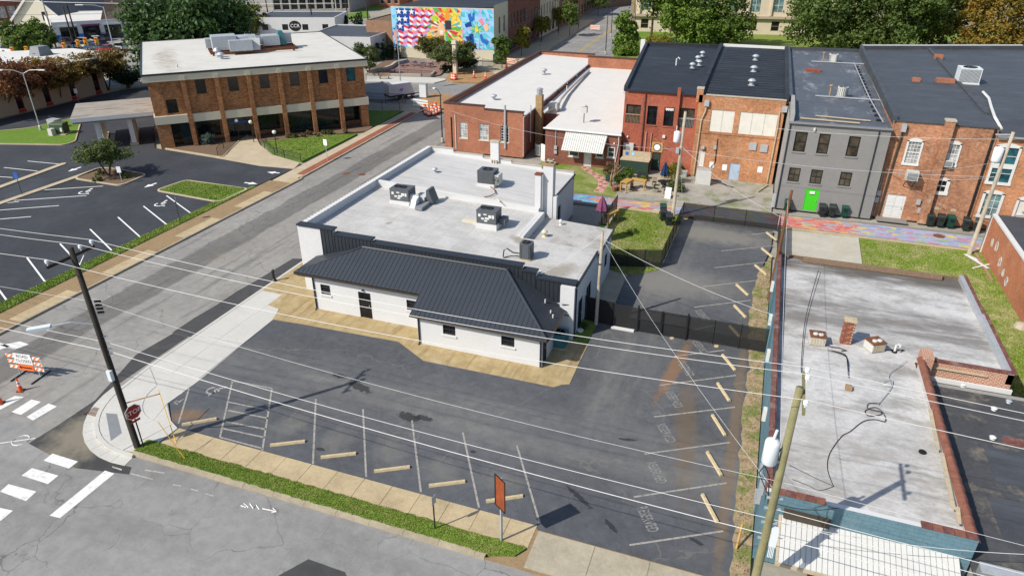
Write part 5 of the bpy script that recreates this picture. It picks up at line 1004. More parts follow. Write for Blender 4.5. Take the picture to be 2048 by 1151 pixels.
Bb('gutter', 'trim_grey', D, (2.4, VD - .12, 8.6), (11.3, VD - .12, 8.68), .2, .16); FB(fD, 'wall_lamp', 'white_trim', D, 2.2, 2.35, 8.0, 8.25, 0, .2)
roofslab(D, [(2.7, VD - .05, 8.68), (11.3, VD - .05, 8.68), (11.5, 114, 9.0), (2.2, 113, 9.0)], 'roof_blue_grey')
upstand(D, 'parapet', 'roof_slate', [((2.45, 79.2), (2.0, 113.2), 8.6, 9.35, 9.5), ((2.0, 113.2), (11.5, 114.2), 8.8, 9.4, 9.4)], .4)
for y0 in (82.8, 104.5):
    t = condenser('condenser', (7.6 + (y0 - 82.8) * .0, y0, 8.7 + (y0 - VD) * .0074), 1.05, 1.0, 'ac_light', 'pale round condenser with pipes on the grey building roof, ' + ('near the rear windows' if y0 < 90 else 'towards the far parapet'), rnd=(y0 < 90)); Bb('pipe_run', 'galvanised', t, (-2.6, -.75, .1), (4.2, -.75, .1), .18, .1); m = MB(); m.cyl((-1.2, -.4, 0), (-1.2, -.4, 1.1), .09, n=8); m.lathe([(.2, 1.1), (.2, 1.25), (.05, 1.3)], (-1.2, -.4, 0)); m.build('vent_pipe', 'wood_old', t)
m = MB(); m.box(4.2, 96.5, 8.8, 6.0, 97.7, 9.1); tag(m.build('roof_hatch', 'sign_brown'), 'flat rust red hatch on the grey building roof', 'roof hatch')
m = MB(); m.tube([(10.6, 72, 8.9), (10.3, 82, 8.95), (10.2, 96, 9.05), (10.2, 104, 9.1)], .06); fl_ = tag(m.build('pipe_line', 'galvanised'), 'metal pipe on small blocks along the roof parapet', 'pipe')
for i in range(16): y = 73 + i * 1.9; Bx('block', 'black', fl_, 10.15, y, 8.68 + (y - VD) * .0074, 10.6, y + .3, 8.84 + (y - VD) * .0074)
m = MB(); m.bar((3.4, 71.6, 8.78), (8.6, 71.3, 8.8), .35, .05); m.bar((4.8, 73.0, 8.8), (9.6, 72.5, 8.82), .3, .05); tag(m.build('loose_boards', 'plank'), 'loose pale boards lying along the grey roof edge', 'boards')

# E and F: brick with arched white windows
def arched(f, par, a0, a1, z0, z1, nx, ny, gl='glass_curtain', rise=.22, split=None, fw=.16):
    """white segmental-headed window: casing proud of the wall, glass and bars inside"""
    cas = MB(); n = 8
    def top(a): t = (a - (a0 + a1) / 2) / ((a1 - a0) / 2); return z1 + rise * (1 - t * t)
    f.box(cas, a0, a0 + fw, z0, z1, .0, .06); f.box(cas, a1 - fw, a1, z0, z1, .0, .06); f.box(cas, a0 - .04, a1 + .04, z0 - .08, z0 + fw * .9, .003, .1)
    for i in range(n):
        x0, x1 = a0 + (a1 - a0) * i / n, a0 + (a1 - a0) * (i + 1) / n
        cas.hexa([f.pt(x0, z1 - .12, .06), f.pt(x1, z1 - .12, .06), f.pt(x1, z1 - .12, 0), f.pt(x0, z1 - .12, 0)], [f.pt(x0, top(x0), .06), f.pt(x1, top(x1), .06), f.pt(x1, top(x1), 0), f.pt(x0, top(x0), 0)])
    if split: f.box(cas, a0 + fw, a1 - fw, split - .22, split + .22, .0, .05)
    wn = cas.build('window', 'white_trim', par); b = MB(); A0, A1, Z0, Z1 = a0 + fw, a1 - fw, z0 + fw * .9, z1 - .12
    for i in range(1, nx): c = A0 + (A1 - A0) * i / nx; f.box(b, c - .02, c + .02, Z0, Z1, -.06, -.02)
    for j in range(1, ny): c = Z0 + (Z1 - Z0) * j / ny; w_ = .05 if j * 2 == ny else .02; f.box(b, A0, A1, c - w_, c + w_, -.065, -.015)
    b.build('glazing_bars', 'white_trim', wn); g = MB(); g.poly([f.pt(A0 - .02, Z0 - .02, -.08), f.pt(A1 + .02, Z0 - .02, -.08), f.pt(A1 + .02, Z1 + .02, -.08), f.pt(A0 - .02, Z1 + .02, -.08)]); g.build('pane', gl, wn); return (a0 + .03, a1 - .03, z0, z1)
E_ = wthing('arched_brick_building', 'two storey weathered brick building with white arched windows and white double door', 'building', (15.5, 90, 0))
VE = 71.2; fE = Face((11.3, VE), (19.7, VE)); ae = [(1.55, 2.9, 5.4, 7.65), (4.65, 5.95, 5.6, 7.7), (4.62, 5.9, 2.92, 4.3)]; dE = (1.05, 2.7, .05, 2.4)
w = MB(); fE.wall(w, 0, 9.3, [(a0 + .03, a1 - .03, z0 + .02, z1 - .02) for a0, a1, z0, z1 in ae] + [dE], .2); fE.box(w, 4.1, 4.85, 0, 9.65, .002, .5); Face((11.3, 79), (11.3, VE)).wall(w, 0, 9.5); w.build('wall', 'brick_arch', E_)
FB(fE, 'chimney_cap', 'coping_stone', E_, 4.05, 4.9, 9.652, 9.8, -.3, .55)
arched(fE, E_, *ae[0], 4, 6); arched(fE, E_, *ae[1], 4, 4); arched(fE, E_, *ae[2], 2, 2, 'glass_dark', .18, None, .28)
fE.door(E_, *dE, 'white_trim', None, .1, 2, True, 3)
m = MB(); fE.box(m, 4.9, 5.6, 5.55, 6.15, -.02, .35); wac = m.build('window_air_conditioner', 'ac_light', E_); FB(fE, 'grille', 'trim_grey', wac, 4.98, 5.52, 5.62, 6.08, .351, .36)
m = MB(); fE.box(m, 2.05, 3.05, 4.15, 5.0, .25, .95); wa2 = m.build('bracket_air_conditioner', 'ac_light', E_); m = MB(); fE.box(m, 2.12, 2.98, 4.22, 4.9, .951, .965); m.build('grille', 'trim_grey', wa2)
for a in (2.15, 2.9): m = MB(); m.bar(fE.pt(a, 4.1, 0), fE.pt(a, 4.1, .9), .05); m.bar(fE.pt(a, 3.3, 0), fE.pt(a, 4.1, .85), .05); m.build('bracket', 'black', E_)
pipe(E_, [fE.pt(.9, 8.9, .1), fE.pt(.95, 8.0, .1), fE.pt(.85, 6, .1), fE.pt(.7, .3, .1)], .1, 'bronze'); FB(fE, 'rain_hopper', 'galvanised', E_, .75, 1.15, 8.4, 9.1, .02, .35)
pipe(E_, [fE.pt(8.1, 9.2, .1), fE.pt(8.1, .2, .1)], .1, 'black'); 
for i, a in enumerate((-.35, -.1, .15, .35)): pipe(E_, [fE.pt(a, .2, .1), fE.pt(a + .05, 3.6 + .4 * i, .1)], .035, 'plank' if i % 2 else 'galvanised', 'conduit')
for a, z in [(-.3, 2.0), (.1, 2.2), (-.55, 1.9), (.05, 1.5), (3.6, 1.7), (3.9, .9)]: FB(fE, 'meter_box', 'galvanised', E_, a, a + .35, z, z + .5, .02, .22)
for a in (5.2, 6.6): FB(fE, 'crawl_vent', 'plank', E_, a, a + .45, 1.35, 1.6, -.01, .01)
FB(fE, 'threshold', 'alley_asphalt', E_, .5, 3.2, 0, .06, .02, 1.1)
roofslab(E_, [(11.35, VE - .08, 9.35), (19.7, VE - .08, 9.35), (20.5, 117, 9.5), (11.5, 114, 9.5)], 'roof_slate')
upstand(E_, 'parapet', 'roof_slate', [((11.4, VE), (11.6, 113.5), 9, 9.75, 10.1), ((11.6, 113.5), (20.8, 116.8), 9.3, 10.0, 10.0)], .35)
Bb('coping', 'white_trim', E_, (11.7, 113.6, 10.05), (20.8, 116.8, 10.05), .3, .1)
F_ = wthing('large_window_brick_building', 'brick building with big white arched windows at the alley end', 'building', (26, 90, 0))
VFf = 71.3; fF = Face((19.72, VFf), (60, VFf)); af = [(.2, 2.15, 4.35, 7.8), (.35, 2.05, 1.15, 3.5), (4.0, 5.95, 4.35, 7.8), (3.1, 4.6, .1, 3.2)]
w = MB(); fF.wall(w, 0, 8.6, [(a0 + .03, a1 - .03, z0 + .02, z1 - .02) for a0, a1, z0, z1 in af], .2); w.build('wall', 'brick_orange', F_)
arched(fF, F_, *af[0], 2, 4, 'glass_blue', .25, 6.0, .2); arched(fF, F_, *af[1], 3, 3, 'glass_teal_curtain', .25, None, .22); arched(fF, F_, *af[2], 2, 4, 'glass_blue', .25, 6.0, .2); arched(fF, F_, *af[3], 1, 2, 'board_white', .25, None, .2)
roofslab(F_, [(19.75, VFf - .2, 8.65), (60, VFf - .2, 8.65), (60, 76, 9.2), (19.75, 76, 9.2)], 'roof_slate', 'roof'); roofslab(F_, [(19.75, 76.01, 9.2), (60, 76.01, 9.2), (60, 131, 9.5), (20.6, 117, 9.5)], 'roof_slate', 'roof'); upstand(F_, 'parapet', 'roof_slate', [((20.8, 116.8), (60, 131), 9.3, 10.0, 10.0), ((19.7, 76.5), (20.6, 116.5), 9.2, 9.5, 9.75)], .35); Bb('coping', 'white_trim', F_, (20.9, 116.9, 10.05), (33, 121.3, 10.05), .3, .1); Bb('gutter', 'trim_grey', F_, (19.7, VFf - .28, 8.62), (60, VFf - .28, 8.62), .16, .16)
t = ac_unit('rooftop_unit', (21.0, 92.8, 9.3), (2.1, 2.0, 1.5), 'big white cube unit on the slate roof by the brick vent stub', 'transformer_grey', .15, 0, 1, False)
m = MB(); P = [at3(1966, 184, 9.5), at3(1978, 197, 9.45), at3(1983, 215, 9.4), at3(1990, 235, 9.4), at3(2003, 258, 8.9)]; m.tube(P, .13, 6); tag(m.build('white_hose', 'white_trim'), 'white flexible hose running from the cube unit over the slate roof', 'hose')
for px, py, sx, sy, sz, lb in [(1890, 163, .9, .5, .3, 'low brick vent stub in the middle of the slate roof'), (1936, 158, .9, .7, .9, 'brick chimney stub beside the white cube unit'), (1876, 117, .5, .4, .5, 'small brick stub on the slate roof ridge'), (1832, 161, .4, .3, .3, 'short dark pipe stub on the slate roof')]:
    c = at(px, py, 9.5); m = MB(); m.box(c[0] - sx, c[1] - sy, 9.2, c[0] + sx, c[1] + sy, 9.5 + sz); o = m.build('roof_stub', 'brick_red'); tag(o, lb, 'chimney stub')

# G: low brick building at the right edge
G_ = wthing('low_brick_building', 'low orange brick building with white trim and dark roof at the painted alley corner', 'building', (26, 57, 0))
fG = Face((19.6, 65.2), (19.6, 40)); w = MB(); fG.wall(w, 0, 3.4); Face((34, 65.2), (19.6, 65.2)).wall(w, 0, 3.4); w.build('wall', 'brick_pale_wall', G_)
Bx('coping', 'white_trim', G_, 19.5, 40, 3.402, 19.85, 65.3, 3.55); Bx('corner_board', 'white_trim', G_, 19.47, 65.2, 0, 19.62, 65.35, 3.4); roofslab(G_, [(19.85, 40, 3.5), (34, 40, 3.5), (34, 65.2, 3.5), (19.85, 65.2, 3.5)], 'roof_slate')
for s, z, r_ in [(3.2, 1.9, .5), (1.9, 1.7, .42), (5.0, 1.3, .5), (6.4, 1.0, .4), (7.6, .8, .45)]:
    m = MB()
    for k in range(5): a = random.uniform(0, 6.28); P = [fG.pt(s + r_ * .7 * math.cos(a + i * .7) * (1 - .1 * i) + random.uniform(-.1, .1), z + r_ * math.sin(a + i * .7) * .8, .012) for i in range(7)]; m.tube(P, .03, 4)
    m.build('chalk_scrawl', 'paint_old', G_)
# ------------------------------------------------------------ the blue shop with the stained roof, right foreground
BL = wthing('blue_shop', 'blue painted shop with stained grey roof, red tile coping and white awning', 'shop', (6, 37, 0))
x0, x1, xr, y0, ym, y1 = 2.65, 10.45, 14.9, 24.3, 38.2, 51.3
fb0 = Face((x0, y0), (x1, y0)); fbl = Face((x0, y1), (x0, y0)); w = MB()
fb0.wall(w, 0, 3.95, [(.9, 3.6, .5, 2.2), (4.6, 7.2, .5, 2.2)], .12); fbl.wall(w, 0, 3.75)
fbl.box(w, 0, y1 - y0 - .02, 3.3, 3.7, -.25, -.003)
Face((x1, y0), (x1, ym)).wall(w, 0, 3.6); Face((xr, ym), (xr, y1)).wall(w, 0, 3.2); Face((xr, y1), (x0, y1)).wall(w, 0, 3.1); w.build('wall', 'blue_block', BL)
w = MB(); Face((x1, ym), (xr, ym)).wall(w, 0, 3.62); w.box(x1, ym + .005, 3.0, xr, ym + .3, 3.6); w.build('brick_parapet', 'brick_roof', BL)
Bx('parapet_ledge', 'plank', BL, x1 + .6, ym - .12, 3.3, xr - 1.2, ym - .01, 3.36); Bx('white_board', 'white_trim', BL, x1 + .2, ym - .2, 2.5, xr + .1, ym - .08, 2.78)
Bx('parapet_cap', 'coping_red', BL, x1 + .2, ym + .01, 3.62, xr, ym + .32, 3.7)
Bx('brick_pier', 'brick_roof', BL, x1 - .1, ym - .5, 3.0, x1 + .45, ym + .55, 4.1)
def zB(x, y): return 3.45 - (y - y0) * .012
Bp('roof', 'roof_blue_shop', BL, [(x0 + .3, y0 + .2, zB(0, y0)), (x1 - .25, y0 + .2, zB(0, y0)), (x1 - .25, ym + .2, zB(0, ym)), (xr, ym + .2, zB(0, ym)), (xr, y1 - .1, zB(0, y1)), (x0 + .3, y1 - .1, zB(0, y1))])
Bt('roof_roll', 'mulch', BL, [(4.4, y1 - .45, 3.2), (13.5, y1 - .4, 3.2)], .3, 8); Bx('roof_edge', 'mulch', BL, x0 + .3, y1 - .15, 3.0, xr, y1 + .05, 3.28)
# coping: dark red tiles on the long wall, terracotta on the right parapet, pieces of tile on the front
y = y0 + .05
while y < y1 - .1:
    q = MB(); z = 3.703; q.box(x0 - .03, y, z, x0 + .27, y + .3, z + .05); q.bar((x0 + .12, y, z + .07), (x0 + .12, y + .29, z + .07), .2, .05); q.build('coping_tile', 'coping_red', BL); y += .31
for i in range(10): q = MB(); sx = x0 + .25 + i * .4; fb0.box(q, .35 + i * .39 + (3.5 if i > 4 else 0), .35 + i * .39 + .37 + (3.5 if i > 4 else 0), 3.952, 4.02, -.3, .04); q.build('coping_tile', 'coping_red' if i % 2 else 'terracotta', BL)
FB(fb0, 'parapet', 'white_paint', BL, 0, x1 - x0 - .02, 3.3, 3.94, -.25, -.003)
Bx('parapet', 'roof_grey', BL, x1 - .25, y0 + .25, 3.2, x1 - .004, ym - .5, 3.75)
y = y0 + .1
while y < ym - .6:
    q = MB(); L = .62; n = 6
    zz = 3.75 + .12 * math.floor((y - y0) / 3.5) * 0
    A_ = [(x1 - .32 + .45 * i / n, zz + .2 * math.sin(math.pi * i / n)) for i in range(n + 1)]
    q.hexa([(a, y, b) for a, b in A_], [(a, y + L - .015, b) for a, b in A_]); q.hexa([(a, y + L - .09, b + .012) for a, b in A_], [(a, y + L - .02, b + .03) for a, b in A_]); q.build('ridge_tile', 'terracotta', BL); y += L
for a, b in [((x1 - .55, 26.0), (x1 - .42, 29.6)), ((x1 - .52, 29.9), (x1 - .4, 33.0)), ((x1 - .5, 25.2), (x1 - .4, 26.1))]: Bb('timber_strip', 'plank', BL, (a[0], a[1], 3.8), (b[0], b[1], 3.85), .16, .05)
# right edge of the rear roof: ragged upstand with flashing
for a, b, z in [((xr, 51.2), (xr, 45.2), 3.5), ((xr, 45.2), (xr, ym), 3.65)]: Bq('upstand', 'galvanised', BL, [(a[0] - .3, b[1]), (a[0], b[1]), (a[0], a[1]), (a[0] - .3, a[1])], 3.0, z); Bx('edge_board', 'coping_red', BL, a[0] - .05, b[1], z + .002, a[0] + .12, a[1], z + .08)
for o in [(.9, 3.6, .5, 2.2), (4.6, 7.2, .5, 2.2)]: fb0.window(BL, *o, 'white_trim', 'glass', .08, 2, 1, .08)
# awning of white metal panels
awz0, awz1 = 2.85, 2.2
aw = MB(); aw.poly([fb0.pt(.75, awz0 - .02, .02), fb0.pt(7.4, awz0 - .02, .02), fb0.pt(7.4, awz1 - .02, 2.0), fb0.pt(.75, awz1 - .02, 2.0)]); aw = aw.build('awning', 'awning_white', BL)
for i in range(32):
    s0 = .75 + i * 6.65 / 32; e = s0 + 6.65 / 32 - .02; Bh('awning_panel', 'awning_white', aw, [fb0.pt(s0, awz0, .02), fb0.pt(e, awz0, .02), fb0.pt(e, awz1, 2.0), fb0.pt(s0, awz1, 2.0)], [fb0.pt(s0, awz0 + .035, .02), fb0.pt(e, awz0 + .035, .02), fb0.pt(e, awz1 + .035, 2.0), fb0.pt(s0, awz1 + .035, 2.0)])
m = MB(); m.bar(fb0.pt(.65, awz1 - .08, 2.02), fb0.pt(7.5, awz1 - .08, 2.02), .1, .14); m.bar(fb0.pt(.7, awz0, 0.02), fb0.pt(.7, awz1, 2.0), .1, .12); m.build('awning_rail', 'plank', aw)
FB(fb0, 'signboard', 'bronze', BL, .8, 2.6, 2.95, 3.3, .02, .25)
for s in (3.5, 8.5, 13, 19): FB(fbl, 'meter_box', 'white_trim', BL, s, s + .35, 1.9, 2.6, .01, .2)
pipe(BL, [fbl.pt(6.5, 3.5, .1), fbl.pt(6.6, 1.8, .12), fbl.pt(8, .5, .12)], .05, 'ac_teal'); pipe(BL, [fbl.pt(11, 3.5, .1), fbl.pt(11.4, .3, .12)], .06, 'blue_block'); pipe(BL, [fbl.pt(24.6, 3.4, .1), fbl.pt(24.6, .3, .1)], .05, 'blue_block', 'conduit')
for s, z in [(23.9, 2.3), (24.9, 1.6), (25.4, 2.6), (24.2, 1.0)]: FB(fbl, 'meter_box', 'galvanised', BL, s, s + .4, z, z + .55, .01, .22)
# brick chimney with pieces, roof machines, cables
ch = wthing('roof_chimney', 'orange brick chimney standing alone on the stained grey roof', 'chimney', (6.65, 39.4, 3.26)); bx, by = 6.35, 39.15; bd = MB(); bd.box(bx + .03, by + .03, 3.1, bx + .57, by + .47, 4.72); bd.build('core', 'cream', ch)
for k in range(17):
    z = 3.22 + k * .09
    for j in range(3):
        o_ = .0 if k % 2 else .1; a0 = max(bx, bx + j * .2 - o_); a1 = min(bx + .6, bx + j * .2 - o_ + .19)
        for yy in (by, by + .4): q = MB(); q.box(a0 + .004, yy, z, a1, yy + .1, z + .078); q.build('brick', 'terracotta' if (k * 3 + j) % 4 else 'red_clay_pipe', ch)
    for j in range(2):
        for xx in (bx - .001, bx + .5): q = MB(); q.box(xx, by + .105 + j * .148, z, xx + .101, by + .245 + j * .148, z + .078); q.build('brick', 'red_clay_pipe' if (k + j) % 3 else 'terracotta', ch)
m = MB(); m.box(bx - .04, by - .04, 4.76, bx + .64, by + .54, 4.84); m.box(bx + .2, by + .15, 4.84, bx + .42, by + .35, 4.86); m.build('cap', 'plank', ch)
def old_ac(c, rz, label):
    t = thing('old_roof_cooler', label, 'AC unit', c, rz); Bx('casing', 'ac_light', t, -.42, -.38, .05, .42, .38, .55)
    Bx('lid', 'rust_metal', t, -.45, -.41, .552, .45, .41, .62)
    for a, b in [(-.15, -.1), (.15, -.12), (0, .15)]: q = MB(); q.lathe([(.14, .62), (.15, .68), (.1, .72), (.02, .72)], (a, b, 0), 10); q.build('fan_hub', 'ac_light' if a else 'rust_metal', t)
    for k in range(5): Bx('louvre', 'plank', t, -.38 + k * .16, -.40, .1, -.28 + k * .16, -.382, .5)
    Bt('cable', 'black', t, [(.42, -.2, .1), (.8, -.35, .06), (1.2, -.3, .05), (1.6, -.5, .04), (1.3, -.6, .04)], .03)
old_ac((5.05, 38.75, 3.28), R(4), 'rusty square cooler with three fans on the stained roof left of the chimney'); old_ac((8.15, 39.1, 3.28), R(32), 'rusty tilted cooler turned askew on the stained roof beyond the chimney')
t = thing('vent_hook', 'white hooked vent pipe on the stained roof near the brick pier', 'vent pipe', (9.25, 39.2, 3.28)); Bt('pipe', 'white_trim', t, [(0, 0, 0), (0, 0, .45), (.08, 0, .55), (.2, 0, .5), (.22, 0, .38)], .06, 7); Bl('boot', 'black', t, [(.16, 0), (.14, .05), (.07, .08)])
m = MB(); m.box(6.35, 34.1, 3.3, 6.65, 34.45, 3.55); tag(m.build('junction_box', 'wood_old'), 'small brown box on the stained roof under the wires', 'box')
m = MB(); m.lathe([(.17, 0), (.17, .1), (.05, .12)], (9.4, 30.0, 3.35), 8); tag(m.build('roof_drain', 'black'), 'small black drain cap near the terracotta coping', 'drain')
def cable(px, r, label, z=3.42, mat='black', n=6):
    P = [Vector(at3(a, b, z)) for a, b in px]; Q = []
    for i in range(len(P) - 1):
        p0, p1, p2, p3 = P[max(i - 1, 0)], P[i], P[i + 1], P[min(i + 2, len(P) - 1)]
        for k in range(n): t = k / n; Q.append(.5 * ((2 * p1) + (p2 - p0) * t + (2 * p0 - 5 * p1 + 4 * p2 - p3) * t * t + (3 * p1 - p0 - 3 * p2 + p3) * t ** 3))
    Q.append(P[-1]); m = MB(); m.tube(Q, r, 5); tag(m.build('roof_cable', mat), label, 'cable')
cable([(1760, 806), (1738, 806), (1736, 816), (1762, 823), (1758, 829), (1736, 830), (1731, 820), (1752, 814), (1768, 828), (1770, 842), (1750, 838), (1726, 842), (1700, 862), (1683, 872), (1660, 905), (1655, 935), (1664, 965), (1668, 972)], .019, 'black cable lying in a tangled loop on the stained roof')
cable([(1756, 808), (1780, 778), (1785, 760), (1770, 762), (1766, 768), (1782, 770), (1778, 748), (1800, 730), (1814, 720)], .02, 'thin grey cable wandering from the tangle to the brick pier', mat='galvanised')
cable([(1637, 540), (1620, 600), (1609, 650), (1603, 720), (1603, 745)], .022, 'thin dark line running up the roof past the square cooler')
cable([(1668, 972), (1640, 980), (1615, 970), (1585, 958)], .025, 'black wires drooping over the front roof edge'); cable([(1668, 972), (1630, 955), (1590, 935), (1578, 930)], .02, 'second black wire across the front of the stained roof')
for k in range(3): cable([(1655 + k * 4, 700), (1668 + k * 6, 702 + k), (1680 + k * 3, 706), (1693, 714), (1697, 730 + 12 * k)], .018, 'loose dark cables trailing from the rusty square cooler, strand %s' % ('one', 'two', 'three')[k])

# dark-roofed neighbour on the right
N = wthing('dark_roof_neighbour', 'flat dark roofed building beside the terracotta coping', 'building', (18, 30, 0))
w = MB(); Face((10.75, 23.6), (34, 23.6)).wall(w, 0, 3.1); Face((10.6, 37.6), (10.6, 23.6)).wall(w, 0, 2.6); Face((34, 37.6), (10.75, 37.6)).wall(w, 0, 2.7); w.build('wall', 'grey_side', N); roofslab(N, [(10.5, 23.8, 2.72), (34, 23.8, 2.72), (34, 37.95, 2.5), (10.5, 37.95, 2.5)], 'roof_dark_right')
Bx('parapet', 'trim_grey', N, 10.6, 23.55, 2.7, 34, 23.95, 3.12)
for i in range(12): Bx('coping', 'galvanised', N, 10.6 + i * 1.9, 23.5, 3.122, 10.6 + i * 1.9 + 1.88, 24.0, 3.2)
for a, b, c, d in [(12.0, 26.2, 14.6, 28.8), (15.2, 29.2, 18.5, 33.0), (12.6, 30.0, 14.4, 32.6)]:
    Bx('roof_patch', 'roof_slate', N, a, b, 2.45, c, d, 2.722 - (b - 23.8) * .0155)
m = MB(); c = at(2040, 880, 2.74); m.poly([(c[0] + .75 * math.cos(R(a)), c[1] + .4 * math.sin(R(a)), 2.735 - (c[1] + .4 * math.sin(R(a)) - 23.8) * .0155) for a in range(0, 360, 20)]); m.build('roof_stain', 'coping_red', N)
for px, py, lb in [(1987, 871, 'white bubble vent on the dark neighbour roof'), (1990, 812, 'pale flat vent on the dark neighbour roof by the wires'), (2020, 797, 'small clear vent on the dark neighbour roof near the edge'), (1928, 764, 'round vent near the white board on the dark roof')]: c = at(px, py, 2.75); mushroom((c[0], c[1], 2.7 - (c[1] - 23.8) * .0155), .16, .2, lb, 'white_trim' if px != 2020 else 'galvanised')
# ------------------------------------------------------------ brick office with drive-through canopy (turned 45 degrees)
OF = thing('brick_office', 'two storey brown brick office with cream bands and dark recessed ground floor', 'office', (-70.6, 65.9, 0), R(45))
OW, OD = 26.5, 29.0
bays = [0, 3.95, 7.8, 11.6, 15.4, 19.15, 22.9, OW]; f = Face((0, 0), (OW, 0)); wl = MB()
ops = [(1.55, 2.8, 4.3, 6.0)] + [((bays[i] + bays[i + 1]) / 2 - .6, (bays[i] + bays[i + 1]) / 2 + .6, 6.35, 8.1) for i in range(1, 7)]
f.wall(wl, 3.6, 8.3, ops, .3)
for i in range(7):
    for k in (1 / 3, 2 / 3):
        a = bays[i] + (bays[i + 1] - bays[i]) * k
        if not any(o[0] - .1 < a < o[1] + .1 for o in ops): f.box(wl, a - .07, a + .07, 4.1, 8.2, .002, .07)
        else: f.box(wl, a - .07, a + .07, 4.1, min(o[2] for o in ops if o[0] - .1 < a < o[1] + .1) - .05, .002, .07)
fr_ = Face((OW, 0), (OW, OD)); fr_.wall(wl, 3.6, 8.3, [(k * 4 + 2, k * 4 + 3.2, 6.3, 8.1) for k in range(6)], .25); fl_o = Face((0, OD), (0, 0)); fl_o.wall(wl, 0, 8.3); Face((OW, OD), (0, OD)).wall(wl, 0, 8.3)
wl.build('wall', 'brick_office', OF)
for o in ops: f.window(OF, *o, 'bronze', 'glass_dark' if o[0] < 22 else 'glass_blue', .05, 1, 1, .2)
for k in range(6): fr_.window(OF, k * 4 + 2, k * 4 + 3.2, 6.3, 8.1, 'bronze', 'glass_dark', .07, 1, 1, .18)
# fascia and cream bands
FB(f, 'fascia', 'cream', OF, -.5, OW + .5, 8.25, 9.1, -OD - .5, .5); Bp('roof', 'roof_office', OF, [(-.45, -.45, 9.12), (OW + .45, -.45, 9.12), (OW + .45, OD + .45, 9.12), (-.45, OD + .45, 9.12)])
m = MB()
for a in ((-.55, -.55, OW + .55, -.42), (-.55, OD + .42, OW + .55, OD + .55), (-.55, -.42, -.42, OD + .42), (OW + .42, -.42, OW + .55, OD + .42)): m.box(a[0], a[1], 9.0, a[2], a[3], 9.22)
m.build('roof_edge', 'dark_metal', OF)
for i in range(7): FB(f, 'cream_band', 'cream', OF, bays[i] + (.28 if i else -.15), bays[i + 1] - .28 + (.5 if i == 6 else 0), 3.1, 4.08, -2.2, .38)
FB(fr_, 'cream_band', 'cream', OF, .4, OD, 3.1, 4.08, -.5, .38)
for i, b in enumerate(bays[1:-1]):
    q = MB(); f.box(q, b - .27, b + .27, 0, 8.25, -.2, .5); p_ = q.build('pilaster', 'brick_office', OF); FB(f, 'pilaster_cap', 'cream', p_, b - .3, b + .3, 8.252, 8.75, .4, .6)
FB(f, 'corner_pier', 'brick_office', OF, -.1, 1.5, 0, 3.1, -1.5, .1); FB(f, 'corner_pier', 'brick_office', OF, OW - .9, OW + .1, 0, 3.1, -1.2, .1)
# recessed ground floor
g = Face((0, 2.2), (OW, 2.2)); w = MB(); gops = [(bays[i] + .5, bays[i + 1] - .5, .5 if i not in (2,) else .02, 2.95) for i in range(7)]; g.wall(w, 0, 3.6, gops, .1); w.build('ground_floor_wall', 'brick_office', OF)
for i, o in enumerate(gops): g.window(OF, *o, 'dark_metal', 'bank_glass', .07, 3 if i in (1, 3) else (4 if i == 2 else 2), 1, .05, name='shopfront')
for i in (4, 5): FB(f, 'tinted_screen', 'bank_glass', OF, bays[i] + .35, bays[i + 1] - .35, .4, 3.08, -.4, -.35)
FB(f, 'tinted_screen', 'bank_glass', OF, 2.6, 3.6, .2, 3.08, -.4, -.35)
FB(g, 'blue_stripe', 'sign_blue', OF, bays[2] + .7, bays[3] - .7, 1.75, 2.05, .01, .03)
Bx('soffit', 'cream', OF, 0, 0.0, 3.55, OW, 2.3, 3.6)
# canopy
m = MB(); m.box(-9.3, 3.3, 3.35, -.02, 12.4, 3.95); cn = m.build('canopy', 'trim_grey', OF); Bx('canopy_roof', 'roof_canopy', cn, -9.45, 3.15, 3.952, -.02, 12.55, 4.05)
Bx('canopy_fascia', 'white_paint', cn, -9.5, 3.1, 3.6, -.02, 3.18, 4.1)
for x in (-6.9, -3.2):
    for y in (4.6, 10.8): Bx('canopy_post', 'white_paint', OF, x - .28, y - .3, 0, x + .28, y + .3, 3.35)
    Bx('kerb_island', 'concrete_bank', OF, x - .5, 3.6, 0, x + .5, 11.8, .16)
    for k in range(9): Bx('slat', 'cream', OF, x + .3, 5.2 + k * .6, .16, x + .42, 5.5 + k * .6, 3.1)
# roof machines
def on_office(x, y): return (OF.location.x + (x - y) * .7071, OF.location.y + (x + y) * .7071)
c = on_office(13.2, 13.0); t = thing('office_roof_plant', 'cluster of pale grey ducts and air handlers on a rusty frame on the office roof', 'AC plant', (c[0], c[1], 9.12), R(45))
for a in [(-4.5, -1.5, .6, -1.3, 1.2, 2.4), (-1.0, 1.0, .6, 1.6, 2.6, 2.0), (2.3, -.6, .7, 4.6, 1.8, 2.0), (-2.4, -2.6, .5, .6, -.6, 1.9), (5.0, 1.0, .7, 6.5, 2.5, 2.1), (-5.2, 2.0, .5, -3.6, 3.6, 1.7)]: Bx('air_handler', 'galvanised', t, *a)
Bt('round_duct', 'galvanised', t, [(-1.3, -.6, 1.6), (.3, -.4, 1.8), (1.2, -.6, 1.6), (2.4, .2, 1.4)], .6, 8); Bh('duct_elbow', 'ac_light', t, [(.4, -2.4, .5), (1.6, -2.4, .5), (1.6, -1.0, .5), (.4, -1.0, .5)], [(.6, -1.4, 1.9), (1.8, -1.4, 1.9), (1.8, -.6, 1.9), (.6, -.6, 1.9)])
Bh('hood', 'ac_teal', t, [(4.2, -.4, .7), (5.6, -.4, .7), (5.6, 1.6, .7), (4.2, 1.6, .7)], [(4.6, -.1, 2.5), (5.2, -.1, 2.5), (5.2, 1.3, 2.5), (4.6, 1.3, 2.5)])
for y in (-2.0, -.6, .8, 2.2): Bb('frame_beam', 'rust_metal', t, (-5, y, .35), (6.8, y, .35), .16, .3)
